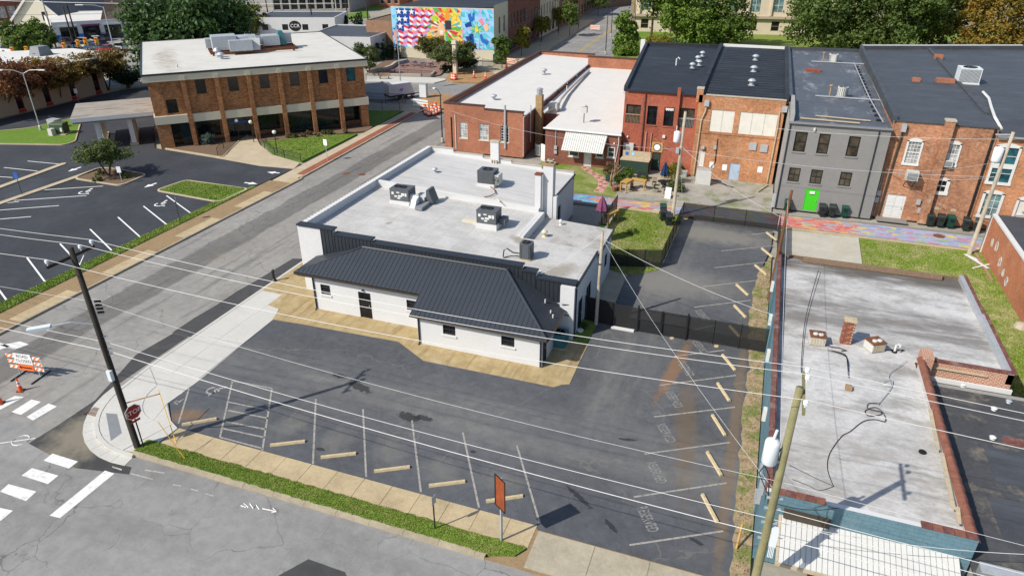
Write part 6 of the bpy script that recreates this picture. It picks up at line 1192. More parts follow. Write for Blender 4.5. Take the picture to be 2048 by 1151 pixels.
for x in (-4.6, 0, 6.2):
    for y in (-1.8, 2.0): Bx('frame_post', 'rust_metal', t, x - .12, y - .12, 0, x + .12, y + .12, .3)
c = on_office(9.3, 8.0); mushroom((c[0], c[1], 9.12), .55, .9, 'grey capped vent stack on the office roof beside the ducts'); c = on_office(9.0, 9.6); mushroom((c[0], c[1], 9.12), .5, 1.3, 'taller grey vent stack on the office roof'); c = on_office(3.7, 3.5); mushroom((c[0], c[1], 9.12), .14, .4, 'tiny vent pipe near the office roof edge')

# tan panelled building behind the red-leaved trees
TB = wthing('tan_panel_building', 'low tan building with red window panels and white roof behind the russet trees', 'building', (-112, 78, 0)); fT = Face((-105.2, 62), (-105.2, 89.6)); w = MB(); opsT = [(2.4 + i * 4.6, 3.5 + i * 4.6, .5, 3.6) for i in range(6)]; fT.wall(w, 0, 5.2, opsT, .25); Face((-105.2, 89.6), (-124, 89.6)).wall(w, 0, 5.2); w.build('wall', 'tan_panel', TB)
FB(fT, 'mansard_band', 'mansard', TB, -.3, 27.9, 4.3, 5.6, -.1, .6); Bq('roof', 'roof_white', TB, [(-104.7, 61.7), (-104.7, 90), (-109.5, 93.5), (-117, 95), (-124, 89), (-135, 80), (-135, 61.7)], 5.4, 5.75)
for o in opsT: fT.window(TB, *o, 'red_panel', 'glass_dark', .1, 1, 2, .15); q = MB(); fT.box(q, o[0] - .05, o[1] + .05, 3.62, 4.3, .01, .05); fT.box(q, o[0] - .05, o[1] + .05, .05, .48, .01, .05); q.build('red_panel', 'red_panel', TB)
c = at(82, 107, 6); m = MB(); m.hexa([(c[0] - 1.3, c[1] - 1.3, 5.7), (c[0] + 1.3, c[1] - 1.3, 5.7), (c[0] + 1.3, c[1] + 1.3, 5.7), (c[0] - 1.3, c[1] + 1.3, 5.7)], [(c[0] - .9, c[1] - .9, 7.2), (c[0] + .9, c[1] - .9, 7.2), (c[0] + .9, c[1] + .9, 7.2), (c[0] - .9, c[1] + .9, 7.2)]); tag(m.build('roof_unit', 'trim_grey'), 'grey tapered unit on the white roof above the russet trees', 'AC unit')
# ------------------------------------------------------------ background buildings
def boxb(name, label, pts, z, wall, roof, cat='building', wins=None, par=.4, group=None):
    """flat-roofed building on a footprint (counter-clockwise); wins: list of (side, n, rows [(z0,z1)], width, frame, glass)"""
    cx = sum(p[0] for p in pts) / len(pts); cy = sum(p[1] for p in pts) / len(pts); t = wthing(name, label, cat, (cx, cy, 0), group); w = MB(); todo = []
    for i in range(len(pts)):
        f = Face(pts[i], pts[(i + 1) % len(pts)]); ops = []
        for s, n, rows, wd_, fr, gl in (wins or []):
            if s == i:
                for k in range(n):
                    c = f.L * (k + .5) / n
                    for z0, z1 in rows: ops.append((c - wd_ / 2, c + wd_ / 2, z0, z1)); todo.append((f, ops[-1], fr, gl))
        f.wall(w, -.1, z, ops, .25)
    w.build('wall', wall, t)
    for f, o, fr, gl in todo: f.window(t, *o, fr, gl, .09, 1, 2, .15)
    inn = inset(pts, .35); m = MB(); n = len(pts)
    for i in range(n): j = (i + 1) % n; m.prism([pts[i], pts[j], inn[j], inn[i]], z, z + par * .5)
    if par: m.build('parapet', wall, t)
    Bp('roof', roof, t, [(x, y, z + .02) for x, y in inn]); return t
# building with the street mural
P0, P1, P2 = at(771, 118), at(988, 124), at(1010, 112)
u0, u1, v0 = -76.4, -54.4, 137.6
MU = wthing('mural_building', 'old two storey building whose side wall carries a bright star and stripe mural', 'building', (-62, 155, 0))
w = MB(); fM = Face((u0, v0), (u1, v0 + 2.6)); fM.wall(w, 0, 10.2); fS = Face((u1, v0 + 2.6), (u1 - 1.0, 163)); sops = [(3 + i * 3.2, 4.3 + i * 3.2, 5.0, 8.2) for i in range(2)] + [(2.4, 8.5, .6, 3.2)]; 
fS.wall(w, 0, 10.8, sops, .3, a1=9.5); w.build('wall', ['cream'], MU); w = MB(); sops2 = [(11 + i * 2.6, 12.3 + i * 2.6, 5.2, 8.2) for i in range(5)] + [(10.5 + i * 6, 15.5 + i * 6, .5, 3.3) for i in range(2)]; fS.wall(w, 0, 11.6, sops2, .3, a0=9.5); w.build('wall', 'brick_dark', MU)
for o in sops + sops2: fS.window(MU, *o, 'trim_grey', 'glass_dark', .1, 1, 2, .15)
roofslab(MU, [(u0, v0 + .3, 10.0), (u1 - .3, v0 + 2.9, 10.4), (u1 - 1.2, 168, 10.4), (u0 - 2, 168, 10.0)], 'roof_black')
# mural: flat paint on the wall, shapes as thin coloured facets
cols = ['mu_cyan', 'mu_blue', 'mu_navy', 'mu_sky', 'mu_red', 'mu_pink', 'mu_white', 'mu_orange', 'mu_yellow', 'mu_green', 'mu_lime', 'mu_purple', 'mu_lilac', 'mu_brown', 'mu_peach', 'mu_teal', 'mu_maroon', 'mu_dark']; ci = {c: i for i, c in enumerate(cols)}
mu = MB(); ML, MH, zb = fM.L, 7.9, 2.15
def mp(pts, c, d=.02): mu.poly([fM.pt(x * ML, zb + (1 - y) * MH, d) for x, y in pts], ci['mu_' + c])
nx = 26; grid = [[(min(1, max(0, (i + (random.uniform(-.3, .3) if 0 < i < nx else 0)) / nx)), min(1, max(0, (j + (random.uniform(-.3, .3) if 0 < j < 10 else 0)) / 10))) for i in range(nx + 1)] for j in range(11)]
for j in range(10):
    for i in range(nx):
        a, b, c_, d_ = grid[j][i], grid[j][i + 1], grid[j + 1][i + 1], grid[j + 1][i]; xm = (i + .5) / nx
        pal = ['blue', 'sky', 'cyan', 'sky'] if xm < .2 else (['yellow', 'orange', 'peach', 'lime', 'green', 'pink', 'red', 'teal', 'yellow', 'white'] if xm < .68 else ['cyan', 'sky', 'teal', 'lilac', 'cyan', 'sky', 'purple' if j > 6 else 'sky'])
        for tri in ((a, b, c_), (a, c_, d_)): mp(tri, random.choice(pal), .01)
mp([(.055, .03), (.24, .03), (.24, .25), (.18, .25), (.18, .4), (.12, .4), (.12, .62), (.055, .62)], 'navy', .02)
for k in range(7):
    y = .02 + k * .135; s0 = .24 if k < 1 else (.18 if k < 3 else (.12 if k < 4 else .06)); n = 6; e = .43 - .02 * k
    for q in range(n):
        xa, xb = s0 + (e - s0) * q / n, s0 + (e - s0) * (q + 1) / n; d0 = .05 * (q % 2); d1 = .05 * ((q + 1) % 2)
        mp([(xa, y + d0), (xb, y + d1), (xb, y + .068 + d1), (xa, y + .068 + d0)], 'red' if q % 2 == 0 else 'maroon' if k % 2 else 'pink', .022); mp([(xa, y + .068 + d0), (xb, y + .068 + d1), (xb, y + .135 + d1), (xa, y + .135 + d0)], 'white' if q % 2 == 0 else 'lilac', .021)
def star(cx, cy, r): 
    P = []
    for i in range(10): a = math.pi / 2 + i * math.pi / 5; rr = r if i % 2 == 0 else r * .42; P.append((cx + rr * math.cos(a) / ML * MH * 1., cy - rr * math.sin(a)))
    mu.poly([fM.pt(x * ML, zb + (1 - y) * MH, .03) for x, y in P], ci['mu_white'])
for cx, cy in [(.078, .11), (.138, .11), (.205, .11), (.078, .29), (.138, .29), (.082, .47)]: star(cx, cy, .085)
for k in range(46):
    a = random.uniform(0, 6.28); r0, r1 = random.uniform(.05, .2), random.uniform(.25, .5); cx, cy = .52, .5; a2 = a + random.uniform(.12, .3); S = .36
    mp([(cx + r0 * S * math.cos(a), cy + r0 * math.sin(a)), (cx + r1 * S * math.cos(a), cy + r1 * .95 * math.sin(a)), (cx + r1 * S * .9 * math.cos(a2), cy + r1 * .9 * math.sin(a2)), (cx + r0 * S * math.cos(a2), cy + r0 * math.sin(a2))], random.choice(['orange', 'yellow', 'peach', 'green', 'lime', 'red', 'brown', 'teal', 'pink', 'yellow', 'peach', 'white']), .024 + k * .0002)
mp([(.53, .3), (.59, .3), (.59, .52), (.53, .52)], 'dark', .05); mp([(.47, .36), (.51, .36), (.53, .56), (.5, .68), (.48, .68), (.45, .56)], 'peach', .05); mp([(.475, .55), (.505, .55), (.5, .64), (.48, .64)], 'white', .055); mp([(.475, .68), (.515, .68), (.52, .98), (.47, .98)], 'brown', .05)
for k in range(8):
    a = k * math.pi / 4 + .2; cx, cy = .83, .5; s_ = .3
    mp([(cx + .02 * math.cos(a - .4), cy + .05 * math.sin(a - .4)), (cx + .075 * math.cos(a), cy + .22 * math.sin(a)), (cx + .02 * math.cos(a + .4), cy + .05 * math.sin(a + .4))], 'green' if k % 2 else 'lime', .05)
mp([(.82, .45), (.845, .45), (.85, .55), (.82, .56)], 'yellow', .056)
for q in [[(.75, .15), (.78, .1), (.8, .3), (.77, .32)], [(.8, .1), (.82, .08), (.815, .28), (.79, .28)], [(.72, .38), (.78, .3), (.79, .42), (.73, .46)], [(.76, .62), (.8, .6), (.81, .9), (.78, .95)], [(.72, .68), (.78, .66), (.79, .78), (.74, .8)], [(.86, .64), (.88, .6), (.9, .72), (.95, .78), (.93, .88), (.88, .8)]]: mp(q, random.choice(['navy', 'blue', 'blue']), .045)
for q in [[(.85, .28), (.88, .22), (.91, .34), (.89, .4)], [(.9, .4), (.94, .34), (.95, .5), (.92, .56)]]: mp(q, random.choice(['pink', 'peach']), .05)
mu.build('mural', cols, MU)
# the row of shops up the far street
prev = (u1 - 1.0, 163.0); rowv = [(163, 176, 10.5, 'brick_dark', 'dark brick shop with sash windows beside the mural building'), (176, 196, 9.5, 'sandstone', 'pale stone shopfront block along the far street'), (196, 216, 10.5, 'brick_dark', 'dark red shop block at the distant end of the far street'), (216, 250, 9, 'brick_tan', 'tan brick block closing the far street row')]
for a, b, z, mt, lb in rowv: xa = -55.4 - (a - 163) * .045; xb = -55.4 - (b - 163) * .045; boxb('shop_block', lb, [(-78, a + .05), (xa, a + .05), (xb, b), (-78, b)], z, mt, 'roof_slate', 'shop', [(1, max(3, int((b - a) / 2.6)), [(4.8, 7.6)], 1.1, 'white_trim', 'glass_dark'), (1, int((b - a) / 4), [(.4, 3.2)], 2.6, 'trim_grey', 'glass_dark')])
boxb('corner_block', 'brick block with cream trim on the far corner beyond the crossing', [at(1148, 22), (-42, 285), (-42, 320), (-75, 320)], 9, 'brick_tan', 'roof_slate', 'shop', [(0, 6, [(1, 3), (5, 7.5)], 1.2, 'white_trim', 'glass_dark')])
# courthouse of pale stone behind the trees
CHx = [(-36, 196), (24, 206), (18, 236), (-41, 226)]
CT = boxb('courthouse', 'pale stone courthouse with tall arched windows behind the big trees', CHx, 17, 'sandstone', 'roof_slate', 'courthouse', [(0, 11, [(.8, 3.2)], 2.0, 'sandstone_dark', 'glass_dark')]); fct = Face(CHx[0], CHx[1])
for k in range(11):
    c = fct.L * (k + .5) / 11; FB(fct, 'column', 'sandstone', CT, c - 1.9, c - 1.45, 4.5, 16, 0, .5); m = MB(); P = [fct.pt(c - 1.05, 5.5, .06), fct.pt(c + 1.05, 5.5, .06), fct.pt(c + 1.05, 10.5, .06)] + [fct.pt(c + 1.05 * math.cos(R(a)), 10.5 + 1.05 * math.sin(R(a)), .06) for a in range(20, 180, 20)] + [fct.pt(c - 1.05, 10.5, .06)]; m.poly(P); wn = m.build('arched_window', 'glass_teal_curtain', CT); m = MB()
    fct.box(m, c - .05, c + .05, 5.5, 11.4, .07, .14)
    for z in (7, 8.5, 10.4): fct.box(m, c - 1.0, c + 1.0, z - .05, z + .05, .07, .13)
    m.build('glazing_bars', 'white_trim', wn)
m = MB(); fct.box(m, -.5, fct.L + .5, 3.8, 4.4, -.2, .7); fct.box(m, -.5, fct.L + .5, 15.8, 17.2, -.2, .8); m.build('cornice', 'sandstone_dark', CT)
boxb('stone_side_building', 'cream stone building with brick end by the far street trees', [(-52 + 22, 214), (-37.5, 214 - 16), (-37, 199), (-28, 214)], 12, 'cream', 'roof_slate', 'building')
boxb('brick_townhouse', 'red brick house glimpsed between the far street trees', [(-34, 232), (-38, 214), (-24, 212), (-22, 232)], 9, 'brick_red', 'roof_slate', 'house', [(1, 4, [(1, 3), (5, 7)], 1.2, 'white_trim', 'glass_dark')])
# left background
Lp = [at(a, b) for a, b in [(655, 100), (770, 118), (790, 96), (700, 82)]]
boxb('low_dark_shop', 'low white walled shop with dark flat roof left of the mural', [(-92, 128), (-78, 131), (-80, 150), (-96, 147)], 4.6, 'white_paint', 'roof_slate', 'shop', [(0, 3, [(1, 2.4)], 1.1, 'black', 'glass_dark')])
boxb('rough_brick_shed', 'rough brown brick shed against the mural wall', [(-83.5, 139), (-77, 139), (-77.2, 158), (-85, 158)], 6.8, 'brick_tan', 'mulch', 'shed', [(0, 1, [(1, 4)], 2.0, 'black', 'black')])
boxb('white_roof_annex', 'small building with white roof behind the low dark shop', [(-90, 168), (-72, 172), (-74, 196), (-94, 190)], 5.5, 'white_paint', 'roof_white', 'building'); boxb('white_roof_shed', 'long low shed with bright white roof behind the mural building', [(-96, 200), (-76, 204), (-78, 228), (-100, 222)], 6, 'white_paint', 'roof_white', 'building')
WS = boxb('sign_shop', 'white low shop with round black logo sign beyond the office roof', [(-124, 153), (-105, 160), (-110, 174), (-129, 167)], 4.4, 'white_paint', 'roof_slate', 'shop', [(0, 4, [(1.6, 3)], 1.5, 'black', 'glass_dark')]); fws = Face((-124, 153), (-105, 160)); c_ = fws.pt(10.1, 2.7, .05); m = MB(); m.poly([fws.pt(10.1 + 1.5 * math.cos(R(a)), 2.6 + 1.25 * math.sin(R(a)), .06) for a in range(0, 360, 20)]); lg = m.build('logo_disc', 'black', WS); text_mesh('CCR', 1.15, 'sign_white', fws.pt(10.1, 2.6, .08), (fws.t.x, fws.t.y, 0), (0, 0, 1), 'logo_lettering', lg)
boxb('white_shop_wing', 'narrow white wing with dark roof beside the logo sign shop', [(-131, 148), (-124.3, 151), (-129, 164), (-135, 161)], 3.6, 'white_paint', 'roof_slate', 'shop', [(0, 2, [(1.2, 2.4)], .9, 'black', 'glass_dark')])
boxb('grey_modern_building', 'modern grey building with cream columns at the far parking lot', [at(548, 27), at(700, 24), (-150, 300), (-190, 290)], 9, 'grey_side', 'roof_slate', 'building', [(0, 9, [(1, 4), (5, 8)], 2.2, 'cream', 'glass_dark')]); boxb('brick_far_building', 'red brick building at the top behind the logo shop', [at(758, 14), at(800, 14), (-90, 330), (-110, 330)], 8, 'brick_red', 'roof_slate', 'building', [(0, 3, [(1, 3.5)], 1.4, 'white_trim', 'glass_dark')])
boxb('dark_roof_row', 'long dark roofed block beyond the mural building', [(-128, 235), (-62, 232), (-64, 300), (-130, 300)], 9, 'brick_dark', 'roof_slate', 'building')
# red brick school block, gabled cream house, car wash
boxb('brick_school', 'dark red brick block with rows of white sash windows', [at(-60, 52), at(60, 44), (-215, 190), (-250, 175)], 15, 'brick_dark', 'roof_slate', 'building', [(0, 6, [(1.5, 4.5), (6.5, 9.5), (11, 13.8)], 1.8, 'white_trim', 'glass_curtain')])
def gable(name, label, p0, p1, depth, z, rise, wall, roof, cat='house'):
    f = Face(p0, p1); t = wthing(name, label, cat, (p0[0], p0[1], 0)); w = MB(); L = f.L; ov = .5; op = [(L * .62, L * .62 + 1.6, z - 1.2, z + 1.2)]
    f.wall(w, 0, z - 2); w.poly([f.pt(0, z - 2), f.pt(L, z - 2), f.pt(L, z), f.pt(L / 2, z + rise), f.pt(0, z)]); w.poly([f.pt(L, 0), f.pt(L, 0, -depth), f.pt(L, z, -depth), f.pt(L, z)]); w.poly([f.pt(0, 0, -depth), f.pt(0, 0), f.pt(0, z), f.pt(0, z, -depth)]); w.build('wall', wall, t)
    m = MB()
    for a, b in ((-ov, L / 2), (L + ov, L / 2)): za = z - ov * rise / (L / 2); m.hexa([f.pt(a, za, ov), f.pt(b, z + rise, ov), f.pt(b, z + rise, -depth), f.pt(a, za, -depth)], [f.pt(a, za + .25, ov), f.pt(b, z + rise + .25, ov), f.pt(b, z + rise + .25, -depth), f.pt(a, za + .25, -depth)])
    m.build('roof', roof, t); m = MB(); m.bar(f.pt(-ov, z - .4, ov + .05), f.pt(L / 2, z + rise, ov + .05), .12, .5); m.bar(f.pt(L + ov, z - .4, ov + .05), f.pt(L / 2, z + rise, ov + .05), .12, .5); m.build('bargeboard', 'white_trim', t)
    m = MB(); f.box(m, L * .6, L * .6 + 1.6, z - .6, z + 2.0, .02, .1); wn = m.build('window', 'white_trim', t); FB(f, 'pane', 'glass_dark', wn, L * .6 + .2, L * .6 + 1.4, z - .4, z + 1.8, .101, .12); return t
gable('gabled_house', 'cream gabled house with white bargeboards and long grey roof', at(35, 66), at(132, 66), 75, 3.4, 6.4, 'siding_cream', 'shingle_grey')
boxb('church_hall', 'wide grey roofed hall beyond the gabled house', [at(150, 34), at(262, 30), (-170, 290), (-240, 280)], 6, 'grey_side', 'shingle_grey', 'hall')
boxb('spired_church', 'grey church walls with arched windows at the upper edge', [(-215, 205), (-150, 222), (-160, 250), (-225, 235)], 17, 'grey_side', 'shingle_grey', 'church', [(0, 9, [(3, 8), (10, 15)], 2.2, 'white_trim', 'glass_dark')])
cwp = [at(112, 84), at(250, 75), (-168, 158), (-188, 146)]; CW = boxb('car_wash', 'white and blue car wash with garage openings behind parked cars', cwp, 4.2, 'white_paint', 'roof_white', 'car wash'); fc = Face(cwp[0], cwp[1]); FB(fc, 'blue_band', 'mu_blue', CW, 0, fc.L, 0, 1.5, .01, .08)
for k in range(5): q = MB(); fc.box(q, 1.5 + k * 4.8, 5.2 + k * 4.8, .1, 3.2, .09, .14); dn_ = q.build('garage_door', 'glass_dark' if k < 4 else 'white_trim', CW); q = MB(); fc.box(q, 1.3 + k * 4.8, 5.4 + k * 4.8, 3.21, 3.6, .02, .16); q.build('lintel', 'purple_fabric' if k == 1 else 'white_trim', dn_)
t = wthing('brown_mansard_shop', 'white building with steep brown shingle roof and garage door', 'building', (*at(235, 74), 0)); hx = [at(211, 75.5), at(272, 72), (-158, 158), (-169, 154)]; w = MB(); w.prism(hx, 0, 3.6); w.build('wall', 'white_paint', t); m = MB(); top = inset(hx, 3.0); m.hexa([(x, y, 3.6) for x, y in inset(hx, -.5)], [(x, y, 9.0) for x, y in top]); m.build('roof', 'shingle_brown', t); f_ = Face(hx[0], hx[1]); m = MB(); f_.box(m, 2.5, 6.4, .2, 2.9, .02, .1); gd = m.build('garage_door', 'white_trim', t)
for k in range(4): FB(f_, 'pane', 'glass_dark', gd, 2.8 + k * .9, 3.5 + k * .9, 1.3, 1.9, .101, .12)
FB(f_, 'blue_band', 'mu_blue', t, 0, f_.L, 0, 1.3, .01, .06); m = MB(); m.prism([(p[0], p[1]) for p in inset(hx, 3.5)], 9.0, 10.0); m.build('roof_lantern', 'white_trim', t)
# plaza with low wall
PZ = [at(738, 143), at(790, 132), at(800, 124), at(880, 122), at(905, 128), at(880, 150), at(862, 153), at(740, 150)]
sheet('plaza', PZ, .05, 'plaza_brick'); sheet('new_crossing', [at(733, 152), at(862, 155), at(900, 158), at(868, 166), at(733, 162)], .03, 'concrete_new'); sheet('plaza_bed', [at(735, 140), at(770, 122), at(900, 118), at(940, 122), at(935, 134), at(905, 128), at(880, 121), at(800, 123), at(788, 131)], .06, 'mulch'); sheet('work_soil', [at(890, 160), at(905, 140), at(980, 143), at(1000, 155), at(960, 166), at(905, 165)], .1, 'dirt_red'); sheet('far_side_pavement', [at(905, 140), at(985, 128), at(1060, 92), at(1160, 40), at(1188, 40), at(1085, 108), at(1000, 152)], .02, 'concrete_bank'); sheet('dug_corner', [at(838, 200), at(865, 186), at(905, 190), at(935, 200), at(900, 212), at(870, 225), at(845, 215)], .02, 'dirt_red')
m = MB(); wp = [at(733, 147), at(765, 144), at(783, 137), at(792, 130), at(815, 125), at(850, 124), at(875, 124)]
for a, b in zip(wp, wp[1:]): m.bar((*a, .35), (*b, .35), .5, .7)
tag(m.build('plaza_wall', 'coping_stone'), 'low curving pale stone wall round the brick plaza', 'wall'); m = MB()
for a, b in zip([at(735, 151), at(780, 152), at(862, 153)], [at(780, 152), at(862, 153), at(870, 146)]): m.bar((*a, .2), (*b, .2), .4, .5)
tag(m.build('plaza_edge_wall', 'coping_stone'), 'low stone edge wall between plaza and new crossing', 'wall')
# lawns and road patches in the distance
sheet('far_road', [at(440, 25), at(560, 20), at(700, 45), at(770, 30), at(770, 45), at(700, 62), at(560, 45), at(440, 60)], -.05, 'street_asphalt'); sheet('far_lawn', [at(440, 42), at(500, 38), at(520, 44), at(450, 52)], -.02, 'grass_bank'); sheet('far_lawn', [at(640, 20), at(760, 8), at(770, 18), at(650, 26)], -.02, 'grass_bank'); sheet('far_lawn', [at(690, 28), at(735, 22), at(740, 35), at(700, 38)], -.02, 'grass_bank'); sheet('near_bank_road', [at(205, 178), at(300, 165), at(300, 130), at(225, 120), at(225, 150)], -.05, 'street_asphalt'); sheet('bank_side_walk', [at(205, 186), at(300, 172), at(300, 165), at(205, 176)], .0, 'concrete_bank'); sheet('car_yard', [at(110, 108), at(250, 112), at(240, 72), at(120, 72)], -.06, 'street_asphalt'); sheet('far_verge', [at(1225, 118), at(1255, 60), at(1330, 40), at(1340, 88), at(1290, 90)], -.02, 'grass_bank')
# ------------------------------------------------------------ trees and shrubs
def leaf_cloud(name, lobes, n, size, mat, parent, flat=.5, shell=.55):
    """leaf-sized quads through the volume of ragged lobes [(x, y, z, rx, ry, rz)], denser near their skin, in clumps"""
    L = np.array(lobes, float); vol = (L[:, 3] * L[:, 4] * L[:, 5]) ** .75; pick = rng.choice(len(L), n, p=vol / vol.sum()); nc = max(6, n // 38)
    cd = rng.normal(size=(nc, 3)); cd /= np.linalg.norm(cd, axis=1)[:, None]; cr = rng.uniform(shell, 1.02, nc) ** .8; cl = pick[:nc]
    cent = L[cl, :3] + cd * cr[:, None] * L[cl, 3:6]; ci_ = rng.integers(0, nc, n); spread = (L[cl, 3:6].mean(1) * .18)[ci_]
    P = cent[ci_] + rng.normal(size=(n, 3)) * spread[:, None] * np.array([1, 1, .75]); out = cd[ci_]
    nrm = out * .6 + rng.normal(size=(n, 3)) * .65 + np.array([0, 0, flat]); nrm /= np.linalg.norm(nrm, axis=1)[:, None]
    a = np.cross(nrm, rng.normal(size=(n, 3))); a /= np.linalg.norm(a, axis=1)[:, None]; b = np.cross(nrm, a); s = size * rng.uniform(.6, 1.35, n)[:, None]
    V = np.stack([P - a * s, P - b * s * .55, P + a * s, P + b * s * .55], 1).reshape(-1, 3); o = np_mesh(name, V, np.arange(n * 4).reshape(-1, 4), mat, parent); return o
def trunk(par, h, r, limbs, spread, top, lean=(0, 0), mat='bark', multi=1, name='trunk'):
    m = MB()
    for k in range(multi):
        a = k * 6.28 / max(multi, 1) + .4; sp = .0 if multi == 1 else spread * .35; e = Vector((math.cos(a) * sp + lean[0], math.sin(a) * sp + lean[1], h)); m.tube([(math.cos(a) * r * .5 * (multi > 1), math.sin(a) * r * .5 * (multi > 1), -.05), e * .5 * Vector((1, 1, 1)).length / 1.732, e], [r, r * .8, r * .6], 7)
        for i in range(limbs):
            t = i * 2.4 + random.uniform(-.4, .4) + a; hz = top * random.uniform(.75, .95); q = Vector((e.x + spread * .7 * math.cos(t), e.y + spread * .7 * math.sin(t), h + (hz - h) * random.uniform(.5, 1))); md = (e + q) / 2 + Vector((0, 0, (hz - h) * .12)); m.tube([e * .97, md, q], [r * .5, r * .32, r * .1], 5)
    return m.build(name, mat, par)
def lobes_for(rad, z0, z1, n, squash=1., cx=0, cy=0, core=True):
    out = [(cx, cy, (z0 + z1) / 2, rad * .72, rad * .72, (z1 - z0) * .42)] if core else []
    for i in range(n):
        a = i * 2.399 + random.uniform(-.3, .3); zz = z0 + (z1 - z0) * random.uniform(.18, .86); k = math.sqrt(max(.1, 1 - ((zz - (z0 + z1) / 2) / ((z1 - z0) * .56)) ** 2)); rr = rad * random.uniform(.34, .5); d = rad * k * random.uniform(.5, .72); out.append((cx + d * math.cos(a), cy + d * math.sin(a), zz, rr, rr, rr * .85 * squash))
    return out
def tree(name, label, loc, h, rad, z0, mat, n, size, lobes=12, group=None, multi=1, r=None, cat='tree', flat=.5, limbs=6, shell=.55, squash=1.):
    t = thing(name, label, cat, (loc[0], loc[1], 0 if len(loc) < 3 else loc[2]), random.uniform(0, 6), group); trunk(t, z0 + (h - z0) * .18, r or max(.07, rad * .05), limbs, rad, h, multi=multi); leaf_cloud('crown', lobes_for(rad, z0, h, lobes, squash), n, size, mat, t, flat, shell); return t
tree('magnolia_tree', 'huge dark glossy magnolia tree standing behind the brick office', (-95.5, 101.5), 15.5, 10.4, .1, 'leaf_magnolia', 34000, .38, 30, r=.45)
tree('crape_tree', 'small round olive green tree on the mulched parking island', at(218, 352), 3.9, 2.8, 1.7, 'leaf_crape', 7500, .12, 16, multi=4, r=.09, squash=.45)
for px, py, h, rd, mt, lb in [(8, 232, 8.0, 6.0, 'leaf_rust', 'russet red tree at the left end before the tan building'), (75, 215, 7.2, 5.0, 'leaf_rust', 'dull russet tree in front of the tan building, between its neighbours'), (122, 205, 6.8, 4.6, 'leaf_rust_olive', 'orange and olive tree before the red window panels'), (165, 192, 6.6, 3.9, 'leaf_rust_olive', 'golden olive tree near the end of the tan building'), (217, 180, 7.0, 3.8, 'leaf_rust_olive', 'sparse brown green tree at the tan building corner')]: tree('russet_tree', lb, at(px, py), h, rd, 2.6, mt, int(rd * 1500), .2, 12, 'russet trees along the tan building', multi=3, r=.12, squash=.6)
for px, py, h, rd, mt, lb in [(60, 104, 5.4, 5.8, 'leaf_oak', 'round green tree beyond the white roof beside the street wires'), (500, 72, 6.5, 5, 'leaf_olive', 'round olive tree beyond the office roof')]: tree('green_tree', lb, at(px, py), h, rd, .6, mt, 9000, .34, 14)
tree('green_tree', 'small leafy tree by the plaza at the office corner', at(738, 150), 5.6, 2.7, 1.5, 'leaf_crape', 5000, .16, 12, multi=3, r=.08); tree('plaza_tree', 'wide spreading dark olive tree in the plaza before the mural', at(912, 143), 5.4, 4.3, 1.5, 'leaf_crape', 11000, .19, 16, multi=4, r=.12, squash=.7); tree('plaza_tree', 'small loose tree before the middle of the mural', at(858, 122), 5.4, 2.8, 1.2, 'leaf_olive', 4500, .17, 10, multi=3, r=.08)
for px, py in [(757, 120), (768, 119), (777, 118), (785, 117), (796, 116), (809, 114), (816, 113), (826, 113)]:
    t = thing('cypress_shrub', 'narrow dark cypress in the row below the mural', 'shrub', (*at(px, py), 0), 0, 'cypresses below the mural'); Bc('stem', 'bark', t, (0, 0, 0), (0, 0, .6), .08, n=6); leaf_cloud('foliage', [(0, 0, .9, .65, .65, .9), (0, 0, 2.0, .58, .58, 1.1), (0, 0, 3.1, .36, .36, .9)], 1500, .12, 'leaf_dark', t, 0, .3)
for px, py, h, rd, mt, lb in [(1004, 138, 6.6, 1.9, 'leaf_oak', 'dark green street tree against the pale wall'), (1043, 112, 6.2, 2.0, 'leaf_yellow', 'yellow green street tree before the dark brick shop'), (1083, 82, 6.2, 2.2, 'leaf_yellow', 'yellow street tree halfway along the shop row'), (1116, 62, 6.5, 2.2, 'leaf_yellow', 'farther yellow street tree beside a lamp'), (1139, 72, 9, 2.6, 'leaf_oak', 'tall green street tree on the shop side pavement'), (1196, 30, 8, 3.4, 'leaf_oak', 'green street tree by the distant crossing'), (1132, 42, 9, 3.5, 'leaf_oak', 'green tree over the far pavement'), (1100, 45, 6, 2.0, 'leaf_olive', 'small olive street tree among the distant shops'), (1172, 22, 8, 3.5, 'leaf_oak', 'distant green tree at the top of the street')]: tree('street_tree', lb, at(px, py), h, rd, 1.6, mt, 3600, .2, 10, 'street trees along the far shops', r=.09)
# trees before the courthouse
for x, y, h, rd, mt, n, lb in [(-31, 158.5, 9.5, 2.7, 'leaf_bright', 9000, 'bright green narrow tree beside the far street behind the white roof'), (-28, 176, 18, 5.6, 'leaf_oak', 8000, 'tall thin crowned oak beside the far street'), (-19.5, 172, 18.5, 7.2, 'leaf_bright', 17000, 'broad bright green tree hiding the courthouse left wing'), (-12, 175, 17, 7.0, 'leaf_oak', 14000, 'dense green tree left of the courthouse arch window'), (11, 174, 19, 9.0, 'leaf_big', 18000, 'massive dark green oak right of the courthouse arch window'), (24, 178, 20, 9.5, 'leaf_big', 18000, 'massive oak behind the slate roof'), (33, 186, 18, 7.5, 'leaf_olive', 12000, 'olive tree between the oaks and the autumn trees'), (44, 180, 17, 8.0, 'leaf_autumn', 14000, 'yellow orange autumn tree behind the long slate roof'), (58, 184, 17, 8.5, 'leaf_autumn', 13000, 'golden brown autumn tree behind the roof at the far right'), (70, 180, 16, 8.0, 'leaf_olive', 9000, 'olive brown tree at the right end of the tree line')]: tree('courthouse_tree', lb, (x, y), h, rd, 5 if x == -28 else -1.5, mt, n, .34, 24, 'big trees round the courthouse', r=.35)
